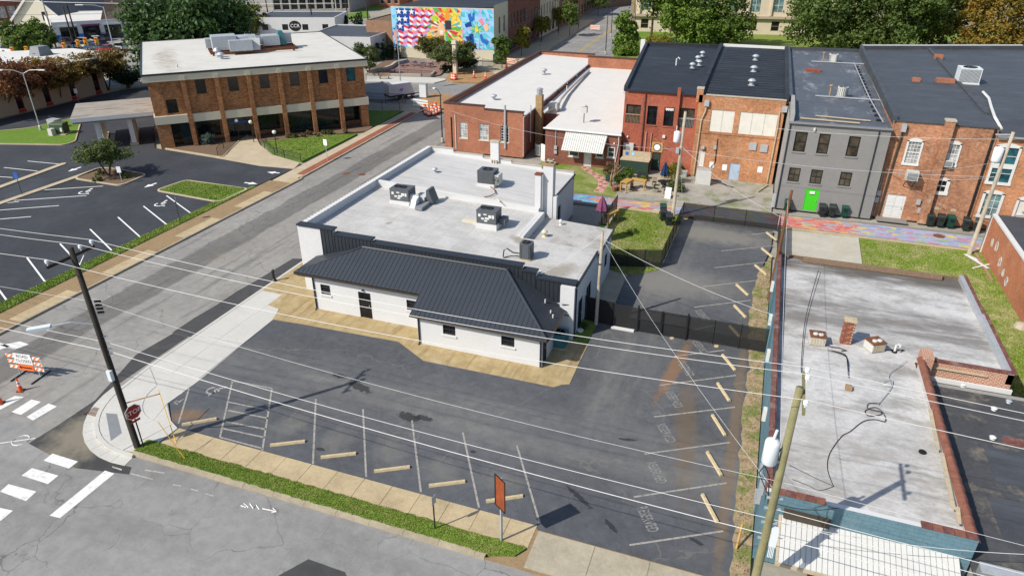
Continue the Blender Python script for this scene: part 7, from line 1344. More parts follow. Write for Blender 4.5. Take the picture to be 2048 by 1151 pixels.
for k in range(9): x = -30 + k * 12; tree('distant_tree', 'hazy green tree standing in the distance behind the courthouse', (x, 262 + (k % 3) * 9), 15, 8, 1, ['leaf_oak', 'leaf_olive', 'leaf_big'][k % 3], 5000, .6, 12, 'distant trees behind the courthouse', r=.4)
for k in range(10): x = -225 + k * 15; tree('distant_tree', 'green tree lining the distant roads beyond the office', (x, 300 + (k % 3) * 12 - k * 3), 12, 8, .8, ['leaf_oak', 'leaf_olive', 'leaf_big'][k % 3], 3500, .6, 10, 'distant trees beyond the office', r=.4)
for px, py, lb in [(600, 58, 'small dark conifer beside the white logo shop'), (690, 62, 'dark bush near the white porch'), (718, 55, 'pointed dark shrub by the white roofed shed')]: tree('conifer_shrub', lb, at(px, py), 3.8, 1.9, .2, 'leaf_dark', 1800, .2, 6, r=.1, cat='shrub')
def shrub(loc, r, h, mat, label, n=900, size=.07, group=None, name='shrub'):
    t = thing(name, label, 'shrub', (loc[0], loc[1], .05), 0, group); Bc('stem', 'bark', t, (0, 0, 0), (0, 0, h * .5), .03, n=5); leaf_cloud('foliage', [(0, 0, h * .5, r * .8, r * .8, h * .5), (r * .35, .1 * r, h * .45, r * .6, r * .6, h * .42), (-r * .3, -r * .25, h * .45, r * .6, r * .6, h * .4)], n, size, mat, t, .2, .4); return t
shrub(at(418, 289), 1.0, 1.5, 'leaf_blue', 'blue grey conifer shrub in the mulched bed by the office', 3000, .07); 
for px, py in [(579, 276), (592, 276), (607, 275), (619, 271), (635, 274), (648, 269), (662, 269), (691, 267)]: shrub(at(px, py), .5, .7, 'leaf_dry' if px % 2 else 'leaf_crape', 'low clipped shrub in the bed along the office front', 700, .07, 'clipped shrubs along the office front')
t = thing('topiary_shrub', 'dark bowl shaped clipped shrub behind the canopy', 'shrub', (*at(257, 176), 0)); Bt('stem', 'bark', t, [(0, 0, 0), (0, 0, 1.2)], [.35, .25], 7); leaf_cloud('foliage', [(0, 0, 2.5, 3.4, 2.6, .8), (0, 0, 1.7, 1.8, 1.5, .9)], 7000, .14, 'leaf_dark', t, .5, .6)
for px, py in [(201, 350), (196, 363), (243, 348), (252, 357)]: shrub(at(px, py), .6, .5, 'leaf_crape', 'low shrub at the foot of the parking island tree', 600, .08, 'shrubs on the parking island')
shrub(at(1000, 128), 1.6, 1.8, 'leaf_oak', 'rounded bush at the end of the mural wall', 1500, .14); shrub(at(935, 135), 2.6, 2.0, 'leaf_dark', 'dark hedge mass under the plaza tree', 3000, .14); shrub(at(735, 134), 1.8, .8, 'leaf_oak', 'low bush inside the curved plaza wall', 1200, .12); shrub(at(895, 143), 1.6, 1.2, 'leaf_dark', 'dark green bush beside the plaza column', 1500, .12)
for px, py, lb in [(1230, 140, 'bright low hedge by the far street verge'), (1255, 100, 'bushy hedge behind the brick flue'), (1312, 88, 'yellow flowering bush below the tall thin tree')]: shrub(at(px, py, 1), 3.5, 3, 'leaf_bright' if px != 1312 else 'leaf_yellow', lb, 2500, .2)
# patio planting
for px, py, r_, h, mt, lb in [(1341, 366, 1.2, 2.3, 'leaf_yellow', 'yellow leaved bush beside the blue patio umbrella'), (1350, 382, 1.1, 1.1, 'leaf_crape', 'green bush between utility pole and patio table'), (1256, 356, .7, 1.2, 'leaf_oak', 'green bush at the end of the dark green bin store'), (1222, 352, .9, 1.6, 'leaf_dry', 'dry tangled climber at the patio corner'), (1240, 366, .8, 1.0, 'leaf_oak', 'dark bush beside the upturned planters'), (1352, 347, .6, 1.4, 'leaf_oak', 'potted bush by the brick wall behind the pole'), (1287, 362, .4, .6, 'leaf_bright', 'small bright pot plant on the patio'), (1205, 322, .4, .5, 'flower_pink', 'pale pink flowering pot plant by the white door'), (1161, 322, .45, .6, 'leaf_dry', 'dried plant left of the white door')]: shrub(at(px, py), r_, h, mt, lb, 1500, .09)
shrub(at(1262, 466), .7, .35, 'leaf_oak', 'leafy weed clump in the lawn by the annex wall', 500, .07); shrub(at(1165, 655), .6, .3, 'leaf_crape', 'weeds at the foot of the leaning pale pole', 500, .06)
# ------------------------------------------------------------ wheel stops
ws = MB(); P = [(-.09, 0), (.09, 0), (.06, .12), (-.06, .12)]; ws.hexa([(-.915, a, b) for a, b in P], [(.915, a, b) for a, b in P])
proto = ws.build('wheel_stop', 'wheel_stop'); tag(proto, '', 'wheel stop')
def stop_at(a, b, label, group, mat=None):
    global proto; p, q = at(*a), at(*b); o = proto if not proto.get('label') else proto.copy()
    if o is not proto: COL.objects.link(o)
    o.location = ((p[0] + q[0]) / 2, (p[1] + q[1]) / 2, .003); o.rotation_euler = (0, 0, math.atan2(q[1] - p[1], q[0] - p[0])); o['label'] = label; o['category'] = 'wheel stop'; o['group'] = group
    for dx in (-.7, .7): Bc('anchor_pin', 'rust_metal', o, (dx, 0, .12), (dx, 0, .125), .025, n=6)
    return o
stop_at((365, 850), (433, 838), 'tan wheel stop at the ragged corner bay by the wheelchair symbol', 'front bay wheel stops')
NTH = ('first', 'second', 'third', 'fourth', 'fifth', 'sixth')
for k, (a, b) in enumerate([((541, 891), (610, 883)), ((642, 915), (712, 907)), ((748, 943), (820, 934)), ((858, 972), (930, 963)), ((972, 1003), (1046, 992))]): stop_at(a, b, NTH[k] + ' tan wheel stop from the hatched bay, along the front pavement', 'front bay wheel stops')
for k, (a, b) in enumerate([((1404, 988), (1435, 1046)), ((1413, 902), (1444, 954)), ((1423, 828), (1452, 874)), ((1434, 765), (1460, 804)), ((1443, 708), (1472, 743))]): stop_at(a, b, NTH[k] + ' tan wheel stop from the street in the reserved bays before the screened fence', 'reserved bay wheel stops')
for k, (a, b) in enumerate([((1462, 655), (1481, 676)), ((1467, 610), (1493, 637)), ((1472, 569), (1497, 592)), ((1509, 530), (1534, 551)), ((1523, 497), (1545, 515)), ((1536, 468), (1550, 479))]): stop_at(a, b, NTH[k] + ' tan wheel stop from the gated fence in the bays behind it', 'rear bay wheel stops')
m = MB(); p = at(1245, 659); m.box(p[0] - .8, p[1] - .11, .003, p[0] + .8, p[1] + .11, .13); o = tag(m.build('wheel_stop', 'white_trim'), 'bright white wheel stop lying by the fence gate', 'wheel stop')

# ------------------------------------------------------------ screened fences
def fence(name, label, pts, h, n, posts=True, gate=None):
    t = wthing(name, label, 'fence', (*pts[0], 0))
    for (a, b), k in zip(zip(pts, pts[1:]), n):
        for i in range(k):
            p = Vector(a) + (Vector(b) - Vector(a)) * i / k; q = Vector(a) + (Vector(b) - Vector(a)) * (i + 1) / k
            Bp('screen', 'screen_mesh', t, [(p.x, p.y, .06), (q.x, q.y, .06), (q.x, q.y, h - .04), (p.x, p.y, h - .04)]); Bc('post', 'black_iron', t, (p.x, p.y, 0), (p.x, p.y, h + .06), .035, n=6)
            m = MB(); m.cyl((p.x, p.y, h), (q.x, q.y, h), .022, n=5); m.cyl((p.x, p.y, .07), (q.x, q.y, .07), .015, n=4); m.build('rail', 'black_iron', t)
    Bc('post', 'black_iron', t, (*pts[-1], 0), (*pts[-1], h + .06), .035, n=6); return t
fence('screened_fence', 'black screened fence with gate across the lot between pole and blue wall', [(-7.6, 42.05), (2.6, 42.1)], 1.8, [6])
g_ = at(1290, 664); t = wthing('fence_gate', 'black double gate frame in the screened fence', 'gate', (-5.2, 41.95, 0))
for a, b in [((-5.85, 41.98), (-4.3, 41.98)), ((-4.22, 41.98), (-2.6, 41.98))]:
    m = MB(); m.cyl((*a, .05), (*a, 1.9), .04, n=6); m.cyl((*b, .05), (*b, 1.9), .04, n=6); m.cyl((*a, 1.85), (*b, 1.85), .03, n=6); m.cyl((*a, .12), (*b, .12), .03, n=6); m.cyl((*a, 1.0), (*b, 1.0), .02, n=6); m.build('gate_leaf', 'black_iron', t)
for x in (-5.9, -2.55): Bc('gate_post', 'black_iron', t, (x, 41.98, 0), (x, 41.98, 2.05), .055, n=8)
for px, py in [(1344, 676), (1433, 692)]: c = at(px, py); m = MB(); m.lathe([(.17, 0), (.15, .05), (.05, .06)], (c[0], c[1], 0), 8); tag(m.build('post_footing', 'concrete_old'), 'small concrete footing at a screened fence post', 'footing', 'footings at the screened fence')
fence('dark_board_fence', 'dark board fence panel between the shop corner and the pale pole', [(-9.7, 42.3), (-7.65, 42.1)], 1.9, [2])
m = MB(); m.bar((-9.6, 42.25, 1.0), (-7.7, 42.05, 1.0), .05, 1.8); tag(m.build('board_panel', 'black'), 'solid black panel beside the shop corner behind the pale pole', 'panel')
fence('screened_fence', 'black screened fence bounding the lawn in an L shape', [(-9.9, 51.5), (-5.95, 52.7), (-5.75, 64.2)], 1.6, [3, 6]); fence('screened_fence', 'black screened fence along the painted alley behind the lot', [(-5.7, 64.4), (2.85, 64.4)], 1.6, [3]); fence('screened_fence', 'short black screened fence piece along the gravel pad', [(3.0, 52), (3.0, 64.2)], 1.7, [4])
fence('screened_fence', 'short black fence beside the purple umbrella and rear shop wall', [(-12.3, 58.0), (-12.2, 64.6)], 1.5, [3])
def chain(name, label, pts, h):
    t = wthing(name, label, 'fence', (*pts[0], 0)); m = MB(); s = MB()
    for a, b in zip(pts, pts[1:]):
        s.poly([(*a, .05), (*b, .05), (*b, h), (*a, h)]); m.cyl((*a, h), (*b, h), .03, n=5); k = max(1, int(math.hypot(b[0] - a[0], b[1] - a[1]) / 2.4))
        for i in range(k + 1): x, y = a[0] + (b[0] - a[0]) * i / k, a[1] + (b[1] - a[1]) * i / k; m.cyl((x, y, 0), (x, y, h + .05), .035, n=5)
    m.build('post_and_rail', 'black_iron', t); s.build('mesh', 'chain_mesh', t)
chain('chain_fence', 'dark mesh fence round the shaded lawn at the office corner', [at(730, 218), at(800, 222), at(812, 208), at(732, 205)], 1.5); chain('curved_railing', 'black mesh railing curving from the office doors along the lawn', [at(512, 272), at(518, 286), at(530, 298), at(550, 311), at(570, 317), at(602, 323)], 1.0); chain('curved_railing', 'short black mesh railing beside the planting bed', [at(460, 286), at(448, 298), at(436, 312)], 1.0); chain('plaza_fence', 'thin mesh fence in front of the plaza', [at(733, 160), at(790, 150), at(870, 155)], 1.1); chain('plaza_fence', 'thin mesh fence beside the pale wall and street trees', [at(965, 130), at(1012, 138), at(1035, 132)], 1.2)

# ------------------------------------------------------------ signs, cones, barricade
t = thing('stop_sign', 'red octagonal stop sign on a dark post at the corner', 'stop sign', (*at(288, 893), 0), R(78)); Bb('post', 'black_iron', t, (0, .03, -.05), (0, .03, 2.75), .06, .05)
def octo(r, y, z=2.35): return [(r * math.cos(R(22.5 + 45 * k)), y, z + r * math.sin(R(22.5 + 45 * k))) for k in range(8)]
m = MB(); m.hexa(octo(.46, .0), octo(.46, -.012)); bl = m.build('blade', 'sign_white', t); Bp('face', 'sign_red', bl, octo(.425, -.014)[::-1]); text_mesh('STOP', .36, 'sign_white', (0, -.018, 2.34), (1, 0, 0), (0, 0, 1), 'lettering', bl); Bx('plaque', 'sign_red', t, -.25, -.012, 1.72, .25, 0, 1.86)
def sign(name, label, c, h, w_, hh, mat, post='black_iron', rz=0, back=None, pw=.05):
    t = thing(name, label, 'sign', (*c, 0), rz); Bb('post', post, t, (0, 0, -.05), (0, 0, h), pw, pw); m = MB(); m.box(-w_ / 2, -.05, h - hh, w_ / 2, -.03, h + .03); b = m.build('panel', mat, t); return t, b
sign('street_sign', 'thin dark sign post seen edge on in the grass verge', at(870, 1057), 2.05, .3, .45, 'galvanised', 'black_iron', R(80))
t, b = sign('timber_sign', 'tall rust red panel sign on a steel post in the grass verge', at(1003, 1080), 3.75, .72, 1.75, 'sign_brown', 'galvanised', R(-33), None, .09)
m = MB(); m.box(-.38, -.08, 2.0, .38, -.051, 2.04); m.box(-.38, -.08, 3.76, .38, -.051, 3.8); m.box(-.38, -.08, 2.04, -.34, -.051, 3.76); m.box(.34, -.08, 2.04, .38, -.051, 3.76); m.build('frame', 'black', b)
sign('parking_sign', 'small white sign on a pole beside the red brick verge', at(655, 320), 2.5, .55, .7, 'sign_white', 'galvanised', R(-10)); sign('parking_sign', 'white notice on a post in the parking island', at(245, 367), 1.9, .45, .65, 'sign_white', 'galvanised', R(20)); sign('parking_sign', 'dark backed sign on a green post at the bank lot edge', at(360, 443), 2.4, .35, .55, 'trim_grey', 'dark_green', R(150)); sign('accessible_sign', 'blue accessible parking sign on a green post in the median', at(45, 390), 2.4, .45, .6, 'sign_blue', 'dark_green', R(10)); sign('parking_sign', 'small white sign behind the canopy by the russet trees', at(158, 206), 2.2, .5, .7, 'sign_white', 'galvanised', R(30))
t = thing('road_closed_barricade', 'striped orange and white barricade carrying a white road closed board', 'barricade', (*at(62, 752, ZR), ZR), R(8))
for z in (.55, .95, 1.35): Bx('rail', 'barricade_stripes', t, -1.25, -.06, z, 1.25, -.03, z + .22)
for x in (-.75, .75): Bb('upright', 'galvanised', t, (x, 0, 0), (x, 0, 1.6), .05); Bb('foot', 'black_iron', t, (x, -.75, .04), (x, .75, .04), .07)
m = MB(); m.box(-.62, -.10, .98, .62, -.075, 1.72); bd = m.build('closed_board', 'sign_white', t); text_mesh('ROAD', .3, 'black', (0, -.105, 1.53), (1, 0, 0), (0, 0, 1), 'lettering', bd); text_mesh('CLOSED', .3, 'black', (0, -.105, 1.2), (1, 0, 0), (0, 0, 1), 'lettering', bd)
m = MB(); m.box(-.55, -.10, .5, .55, -.075, .92); db = m.build('detour_board', 'orange', t); Bp('arrow', 'black', db, [(-.5, -.104, .71), (-.35, -.104, .84), (-.35, -.104, .76), (.45, -.104, .76), (.45, -.104, .66), (-.35, -.104, .66), (-.35, -.104, .58)])
def cone(c, label, s=1., rz=.3, group=None):
    t = thing('traffic_cone', label, 'traffic cone', c, rz, group); Bq('base', 'rust_metal', t, rounded([(-.2 * s, -.2 * s), (.2 * s, -.2 * s), (.2 * s, .2 * s), (-.2 * s, .2 * s)], .05), 0, .05 * s)
    Bl('body', 'cone_orange', t, [(.14 * s, .05 * s), (.03 * s, .92 * s), (.01, .93 * s)], n=12)
    for z in (.4, .62): r0 = (.14 - .11 * (z - .05) / .87) * s; Bl('reflective_band', 'sign_white', t, [(r0 + .004, z * s), (r0 - .012 * s, (z + .11) * s)], n=12)
    return t
c = at(42, 781, ZR); cone((*c, ZR), 'orange traffic cone with white bands in front of the barricade'); c = at(2, 806, ZR); cone((*c, ZR), 'orange traffic cone standing on the crossing bars')
def drum(c, label, group):
    t = thing('traffic_drum', label, 'traffic drum', c, 0, group)
    Bl('base', 'tyre', t, [(.42, 0), (.42, .08), (.3, .09)], n=12)
    for k in range(5): m = MB(); r0 = .29 - .012 * k; m.lathe([(r0, .09 + k * .2), (r0 - .012, .285 + k * .2)], n=12); m.build('band', 'orange' if k % 2 == 0 else 'sign_white', t)
    Bb('handle', 'orange', t, (-.08, 0, 1.09), (.08, 0, 1.09), .03, .12); return t
for px, py in [(852, 228), (858, 231), (867, 230), (873, 227), (879, 224), (864, 224), (871, 219), (850, 223)]: drum((*at(px, py, 0), .0), 'orange and white drum crowded with others at the dug up corner', 'drums at the dug up corner')
drum((*at(825, 193), .0), 'single orange and white drum on the back street', None)
for px, py in [(905, 160), (909, 161), (913, 160)]: drum((*at(px, py), .1), 'orange drum by the stone column in the soil bed', 'drums in the soil bed')
for px, py in [(948, 157), (971, 160), (1013, 136)]: cone((*at(px, py), .1), 'tall thin orange cone in the soil bed by the plaza', 1.6, 0, 'cones in the soil bed')
for px, py, lb in [(1190, 62, 'striped barricade across the distant street'), (1026, 132, 'striped barricade lying beside the street trees'), (1250, 58, 'striped barricade on the far pavement'), (842, 218, 'white barricade leaning by the drums')]:
    t = thing('street_barricade', lb, 'barricade', (*at(px, py, ZR), ZR), R(-10))
    for z in (.4, .8, 1.2): m = MB(); m.box(-1.4, -.05, z, 1.4, 0, z + .25); m.build('rail', 'barricade_stripes' if px != 842 else 'sign_white', t)
    for x in (-1, 1): Bb('upright', 'galvanised', t, (x, .03, 0), (x, .03, 1.5), .06)

# ------------------------------------------------------------ wheelie bins
def bin_thing(mat):
    t = thing('wheelie_bin', '', 'bin'); Bh('body', mat, t, [(-.24, -.26, .04), (.24, -.26, .04), (.24, .3, .04), (-.24, .3, .04)], [(-.31, -.36, .95), (.31, -.36, .95), (.31, .38, .95), (-.31, .38, .95)])
    Bh('lid', mat, t, [(-.34, -.4, .95), (.34, -.4, .95), (.34, .42, .95), (-.34, .42, .95)], [(-.27, -.33, 1.08), (.27, -.33, 1.08), (.3, .4, 1.1), (-.3, .4, 1.1)]); Bb('handle', mat, t, (-.28, .46, .98), (.28, .46, .98), .05)
    for x in (-.28, .28): Bc('wheel', 'tyre', t, (x - .03, .3, .13), (x + .03, .3, .13), .13, n=10)
    Bx('grab_recess', 'black', t, -.16, -.372, .6, .16, -.33, .8); return t
bG, bD = bin_thing('bin_green'), bin_thing('bin_dark'); usedb = {}
def put_bin(kind, px, py, label, group, rz=0):
    src = bG if kind == 'g' else bD; o = src if kind not in usedb else copy_tree(src); usedb[kind] = 1; c = at(px, py); o.location = (c[0], c[1], .01); o.rotation_euler = (0, 0, R(rz)); o['label'] = label; o['group'] = group; o['category'] = 'bin'
GA, GB, GC_ = 'bins at the fence corner', 'bins along the grey wall', 'bins along the arched brick wall'
put_bin('g', 1325, 430, 'green wheelie bin with a bright lid farthest back at the fence corner', GA, 12); put_bin('d', 1326, 441, 'dark green wheelie bin in the middle of the fence corner group', GA, 15); put_bin('d', 1337, 450, 'dark green wheelie bin at the front of the fence corner group', GA, 10)
put_bin('g', 1573, 421, 'green wheelie bin alone left of the bright green door', GB, -4); put_bin('d', 1642, 430, 'dark wheelie bin next to the bright green door', GB, 3); put_bin('d', 1662, 431, 'dark wheelie bin between another dark bin and a green one', GB, -3); put_bin('g', 1687, 432, 'green wheelie bin right of two dark bins by the grey wall', GB, 2)
put_bin('d', 1857, 449, 'dark wheelie bin nearest the brick pilaster', GC_, 2); put_bin('d', 1878, 451, 'dark wheelie bin second from the brick pilaster', GC_, -4); put_bin('g', 1898, 453, 'green wheelie bin between dark bins at the arched brick wall', GC_, 5); put_bin('d', 1929, 458, 'dark wheelie bin right of the green bin, by the big windows', GC_, -8); put_bin('d', 1952, 462, 'dark wheelie bin partly behind the tall pale pole', GC_, -20)

# ------------------------------------------------------------ patio and yard furniture
def umbrella(c, mat, label, h=2.4, r=.42):
    t = thing('closed_umbrella', label, 'umbrella', c); Bc('pole', 'black_iron', t, (0, 0, 0), (0, 0, h + .15), .025, n=6); m = MB(); n = 12
    P = [(.04, h), (r * .35, h - .25), (r * .8, h - .9), (r, h - 1.35), (r * .6, h - 1.5)]
    for (ra, za), (rb, zb_) in zip(P, P[1:]):
        for k in range(n):
            fa_ = 1 if k % 2 else .72; fb_ = .72 if k % 2 else 1; a, b = 2 * math.pi * k / n, 2 * math.pi * (k + 1) / n; m.poly([(ra * fa_ * math.cos(a), ra * fa_ * math.sin(a), za), (ra * fb_ * math.cos(b), ra * fb_ * math.sin(b), za), (rb * fb_ * math.cos(b), rb * fb_ * math.sin(b), zb_), (rb * fa_ * math.cos(a), rb * fa_ * math.sin(a), zb_)])
    m.build('canopy', mat, t); Bl('base', 'black', t, [(.3, 0), (.28, .1), (.05, .14)], n=12); return t
c = at(1202, 447); umbrella((c[0], c[1], .03), 'purple_fabric', 'closed purple umbrella on the lawn behind the annex roof', 2.7, .62); c = at(1327, 369); umbrella((c[0], c[1], .03), 'blue_fabric', 'closed navy umbrella over the iron patio table', 2.5, .5)
def bar_table(c, rz, w_, d, h, label, slats=5):
    t = thing('timber_bar_table', label, 'table', c, rz)
    for k in range(slats): Bx('top_plank', 'wood_yellow', t, -w_ / 2, -d / 2 + k * d / slats + .01, h - .05, w_ / 2, -d / 2 + (k + 1) * d / slats - .01, h)
    for x in (-w_ / 2 + .08, w_ / 2 - .08):
        for y in (-d / 2 + .08, d / 2 - .08): Bb('leg', 'wood_yellow', t, (x, y, 0), (x, y, h - .05), .1)
    m = MB(); m.bar((-w_ / 2 + .08, -d / 2 + .08, h - .12), (w_ / 2 - .08, -d / 2 + .08, h - .12), .05, .12); m.bar((-w_ / 2 + .08, d / 2 - .08, h - .12), (w_ / 2 - .08, d / 2 - .08, h - .12), .05, .12); m.build('apron', 'wood_yellow', t); return t
c = at(1252, 381); bar_table((*c, .03), R(75), 1.6, .8, 1.1, 'tall yellow timber bar table on the patio, end leaf'); c = at(1276, 378); bar_table((*c, .03), R(-8), 1.6, .8, 1.05, 'long yellow timber bar table on the patio'); c = at(1221, 446); bar_table((*c, .03), R(65), 1.6, .7, 1.15, 'tall yellow timber table on the lawn beside the purple umbrella')
def iron_chair(c, rz, mat, label, group):
    t = thing('garden_chair', label, 'chair', c, rz, group); Bq('seat', mat, t, rounded([(-.22, -.22), (.22, -.22), (.22, .22), (-.22, .22)], .08), .42, .45); m = MB()
    for k in range(5): x = -.18 + k * .09; m.bar((x, .21, .45), (x, .27, .85), .025)
    m.bar((-.2, .27, .85), (.2, .27, .85), .035); m.build('backrest', mat, t)
    for x in (-.18, .18):
        for y in (-.18, .18): Bb('leg', mat, t, (x, y, 0), (x, y, .42), .03)
    return t
def round_table(c, r, h, mat, label, group=None):
    t = thing('garden_table', label, 'table', c, 0, group); Bl('top', mat, t, [(r, h - .03), (r, h), (.05, h)], n=16); Bc('column', mat, t, (0, 0, 0), (0, 0, h - .03), .04, n=6)
    for k in range(3): a = k * 2.09; Bb('foot', mat, t, (0, 0, .12), (.3 * math.cos(a), .3 * math.sin(a), 0), .04)
c = at(1325, 376); round_table((*c, .03), .6, .74, 'black_iron', 'round black iron table under the navy umbrella')
for k, (px, py) in enumerate([(1308, 372), (1312, 385), (1332, 389), (1345, 381), (1338, 369)]): iron_chair((*at(px, py), .03), k * 1.3, 'black_iron', 'black iron chair drawn up round the patio umbrella table', 'iron chairs on the patio')
iron_chair((*at(1265, 383), .03), R(160), 'black', 'dark plastic chair under the timber bar table', None)
m = MB(); c = at(1335, 396); m.hexa([(c[0] - .3, c[1] - .15, 0), (c[0] + .3, c[1] - .2, 0), (c[0] + .3, c[1] - .15, 0), (c[0] - .3, c[1] - .1, 0)], [(c[0] - .3, c[1] + .2, 1.1), (c[0] + .3, c[1] + .15, 1.1), (c[0] + .3, c[1] + .19, 1.1), (c[0] - .3, c[1] + .24, 1.1)]); tag(m.build('sandwich_board', 'sign_white'), 'white sandwich board leaning by the pole at the patio edge', 'sign board')
t = wthing('bin_store', 'dark green storage box with weathered timber lid against the red wall', 'storage', (*at(1268, 345), 0)); c = at(1268, 345); Bx('body', 'dark_green', t, c[0] - 1.6, c[1] - .5, 0, c[0] + 1.6, c[1] + .7, 1.5)
for k in range(4): Bx('lid_board', 'plank', t, c[0] - 1.65, c[1] - .55 + k * .33, 1.502, c[0] + 1.65, c[1] - .24 + k * .33, 1.56)
Bx('backboard', 'plank', t, c[0] - 1.6, c[1] + .72, 1.4, c[0] + 1.6, c[1] + .78, 2.3)
for px, py, dx, col, lb in [(1255, 322, 0, 'mu_blue', 'blue star ornament on the timber backboard'), (1266, 327, 0, 'mu_sky', 'pale blue flower ornament on the timber backboard')]:
    cc = at(px, py + 24); m = MB(); n = 8; P = [(c[0] + (-1.1 if px == 1255 else -.4) + (.28 if k % 2 else .14) * math.cos(k * math.pi / n), c[1] + .68, 1.95 + (.28 if k % 2 else .14) * math.sin(k * math.pi / n)) for k in range(2 * n)]; m.poly(P); tag(m.build('wall_ornament', col), lb, 'ornament')
for px, py, lb in [(1228, 382, 'terracotta pot lying at the patio corner'), (1238, 380, 'upright terracotta pot beside the climber')]: cc = at(px, py); m = MB(); m.lathe([(.22, 0), (.3, .4), (.34, .42), (.34, .5), (.28, .5), (.26, .42)], (cc[0], cc[1], .03), 12); tag(m.build('flower_pot', 'terra_pot'), lb, 'pot')
for px, py, sx, mt, lb in [(1226, 362, .8, 'dark_green', 'green tub planter beside the dry climber'), (1285, 357, .6, 'bin_dark', 'dark low planter box on the patio'), (1365, 352, .5, 'galvanised', 'grey tank behind the utility pole')]: cc = at(px, py); m = MB(); m.prism(rounded([(cc[0] - sx, cc[1] - .4), (cc[0] + sx, cc[1] - .4), (cc[0] + sx, cc[1] + .4), (cc[0] - sx, cc[1] + .4)], .15), 0, .6); o = m.build('planter', mt); tag(o, lb, 'planter')
m = MB(); cc = at(1222, 372)
for k in range(9): a = random.uniform(0, 6.28); m.tube([(cc[0] + .3 * math.cos(a), cc[1] + .3 * math.sin(a), 0), (cc[0] + .2 * math.cos(a * 2), cc[1] + .8 * random.random(), 1.0), (cc[0] + random.uniform(-.2, 1.1), cc[1] + random.uniform(.2, 1.6), random.uniform(1.8, 2.6))], [.07, .05, .02], 5)
tag(m.build('dry_climber', 'wood_old'), 'bare twisted stems rising at the patio corner', 'climber')
cc = at(1965, 524); t = wthing('broken_timber', 'cross of broken white boards on the grass by the pale pole', 'boards', (*cc, 0))
for a, b, w_ in [((1930, 510), (1975, 540), .22), ((1945, 538), (1982, 531), .14), ((1960, 530), (1950, 520), .12), ((1933, 512), (1948, 520), .3)]: m = MB(); p, q = at(*a), at(*b); m.bar((*p, .1), (*q, .16), w_, .06); m.build('board', 'white_trim', t)
m = MB(); p, q = at(1950, 508), at(1982, 562); m.bar((*p, .08), (*q, .08), .2, .16); tag(m.build('rotten_beam', 'wood_old'), 'dark rotten beam lying on the grass by the brick wall', 'beam'); m = MB(); cc = at(2042, 655); m.lathe([(.5, 0), (.4, .3), (.2, .35)], (*cc, 0), 7); tag(m.build('rubble_block', 'coping_stone'), 'pale rubble block on the grass at the foot of the brick wall', 'rubble')
m = MB(); cc = at(1160, 664); m.lathe([(.2, .06), (.26, .2), (.2, .24)], (*cc, 0), 7); tag(m.build('white_bucket', 'white_trim'), 'crumpled white bag in the weeds at the shop corner', 'bag')
m = MB(); cc = at(1204, 463); m.box(cc[0] - .2, cc[1] - .15, .03, cc[0] + .2, cc[1] + .15, .55); tag(m.build('green_crate', 'green_door'), 'small green crate under the purple umbrella', 'crate')
m = MB(); cc = at(1548, 413); m.prism(rounded([(cc[0] - .3, cc[1] - .25), (cc[0] + .3, cc[1] - .25), (cc[0] + .3, cc[1] + .25), (cc[0] - .3, cc[1] + .25)], .1), 0, 1.3); tag(m.build('meter_cabinet', 'galvanised'), 'grey meter cabinet at the grey building corner', 'cabinet')
m = MB(); m.tube([(*at(1515, 385), .08), (*at(1535, 372), .15)], .08, 6); tag(m.build('loose_pipe', 'plank'), 'short downpipe end on the gravel by the orange wall', 'pipe')
cc = at(549, 562); m = MB(); m.lathe([(.2, 0), (.2, .1), (.1, .2), (.09, .75), (.14, .8), (.12, .95), (.03, 1.05)], (*cc, .02), 10); tag(m.build('fire_hydrant', 'black_iron'), 'dark fire hydrant on the pavement by the shop corner', 'hydrant')
# bank gear
t = thing('pad_transformer', 'green pad mounted transformer on the corner lawn', 'transformer', (*at(122, 268), .1), R(20)); Bx('cabinet', 'transformer_green', t, -.9, -.7, .1, .9, .7, 1.25); Bh('lid', 'transformer_green', t, [(-.95, -.75, 1.25), (.95, -.75, 1.25), (.95, .75, 1.25), (-.95, .75, 1.25)], [(-.9, -.5, 1.45), (.9, -.5, 1.45), (.9, .7, 1.45), (-.9, .7, 1.45)]); Bx('notice', 'sign_white', t, .5, -.73, .4, .75, -.705, .9); Bx('pad', 'concrete_bank', t, -1.2, -1, -.05, 1.2, 1, .1)
m = MB(); cc = at(106, 272); m.box(cc[0] - .35, cc[1] - .3, .1, cc[0] + .35, cc[1] + .3, 1.0); tag(m.build('utility_cabinet', 'ac_light'), 'small pale utility box next to the green transformer', 'cabinet'); m = MB(); cc = at(112, 255); m.box(cc[0] - .8, cc[1] - .5, .1, cc[0] + .8, cc[1] + .5, 1.2); tag(m.build('utility_cabinet', 'galvanised'), 'grey cabinet behind the green transformer', 'cabinet')
def lamp_post(c, h, label, arms, mat='galvanised', r=.08, group=None, glass='lamp_glass'):
    t = thing('street_lamp', label, 'street lamp', c, 0, group); Bc('pole', mat, t, (0, 0, 0), (0, 0, h), r, r * .7, 8); m = MB(); m.lathe([(r * 2.5, 0), (r * 2.2, .5), (r * 1.2, .6)], n=8); m.build('base', mat if mat != 'black_iron' else 'coping_stone', t)
    for a, L in arms: x, y = math.cos(a) * L, math.sin(a) * L; m = MB(); m.tube([(0, 0, h - .1), (x * .4, y * .4, h + .35), (x, y, h + .4)], .04, 5); ar = m.build('arm', mat, t); Bb('lamp_head', glass, ar, (x * .9, y * .9, h + .38), (x * 1.25, y * 1.25, h + .36), .25, .14)
    return t
lamp_post((*at(82, 261), .1), 7.6, 'grey double arm lamp post on the corner lawn', [(R(20), 2.4), (R(200), 2.8)]); lamp_post((*at(885, 284), 0), 6.2, 'black lamp post beside the red brick corner', [(R(140), 1.6)], 'black_iron', .09)
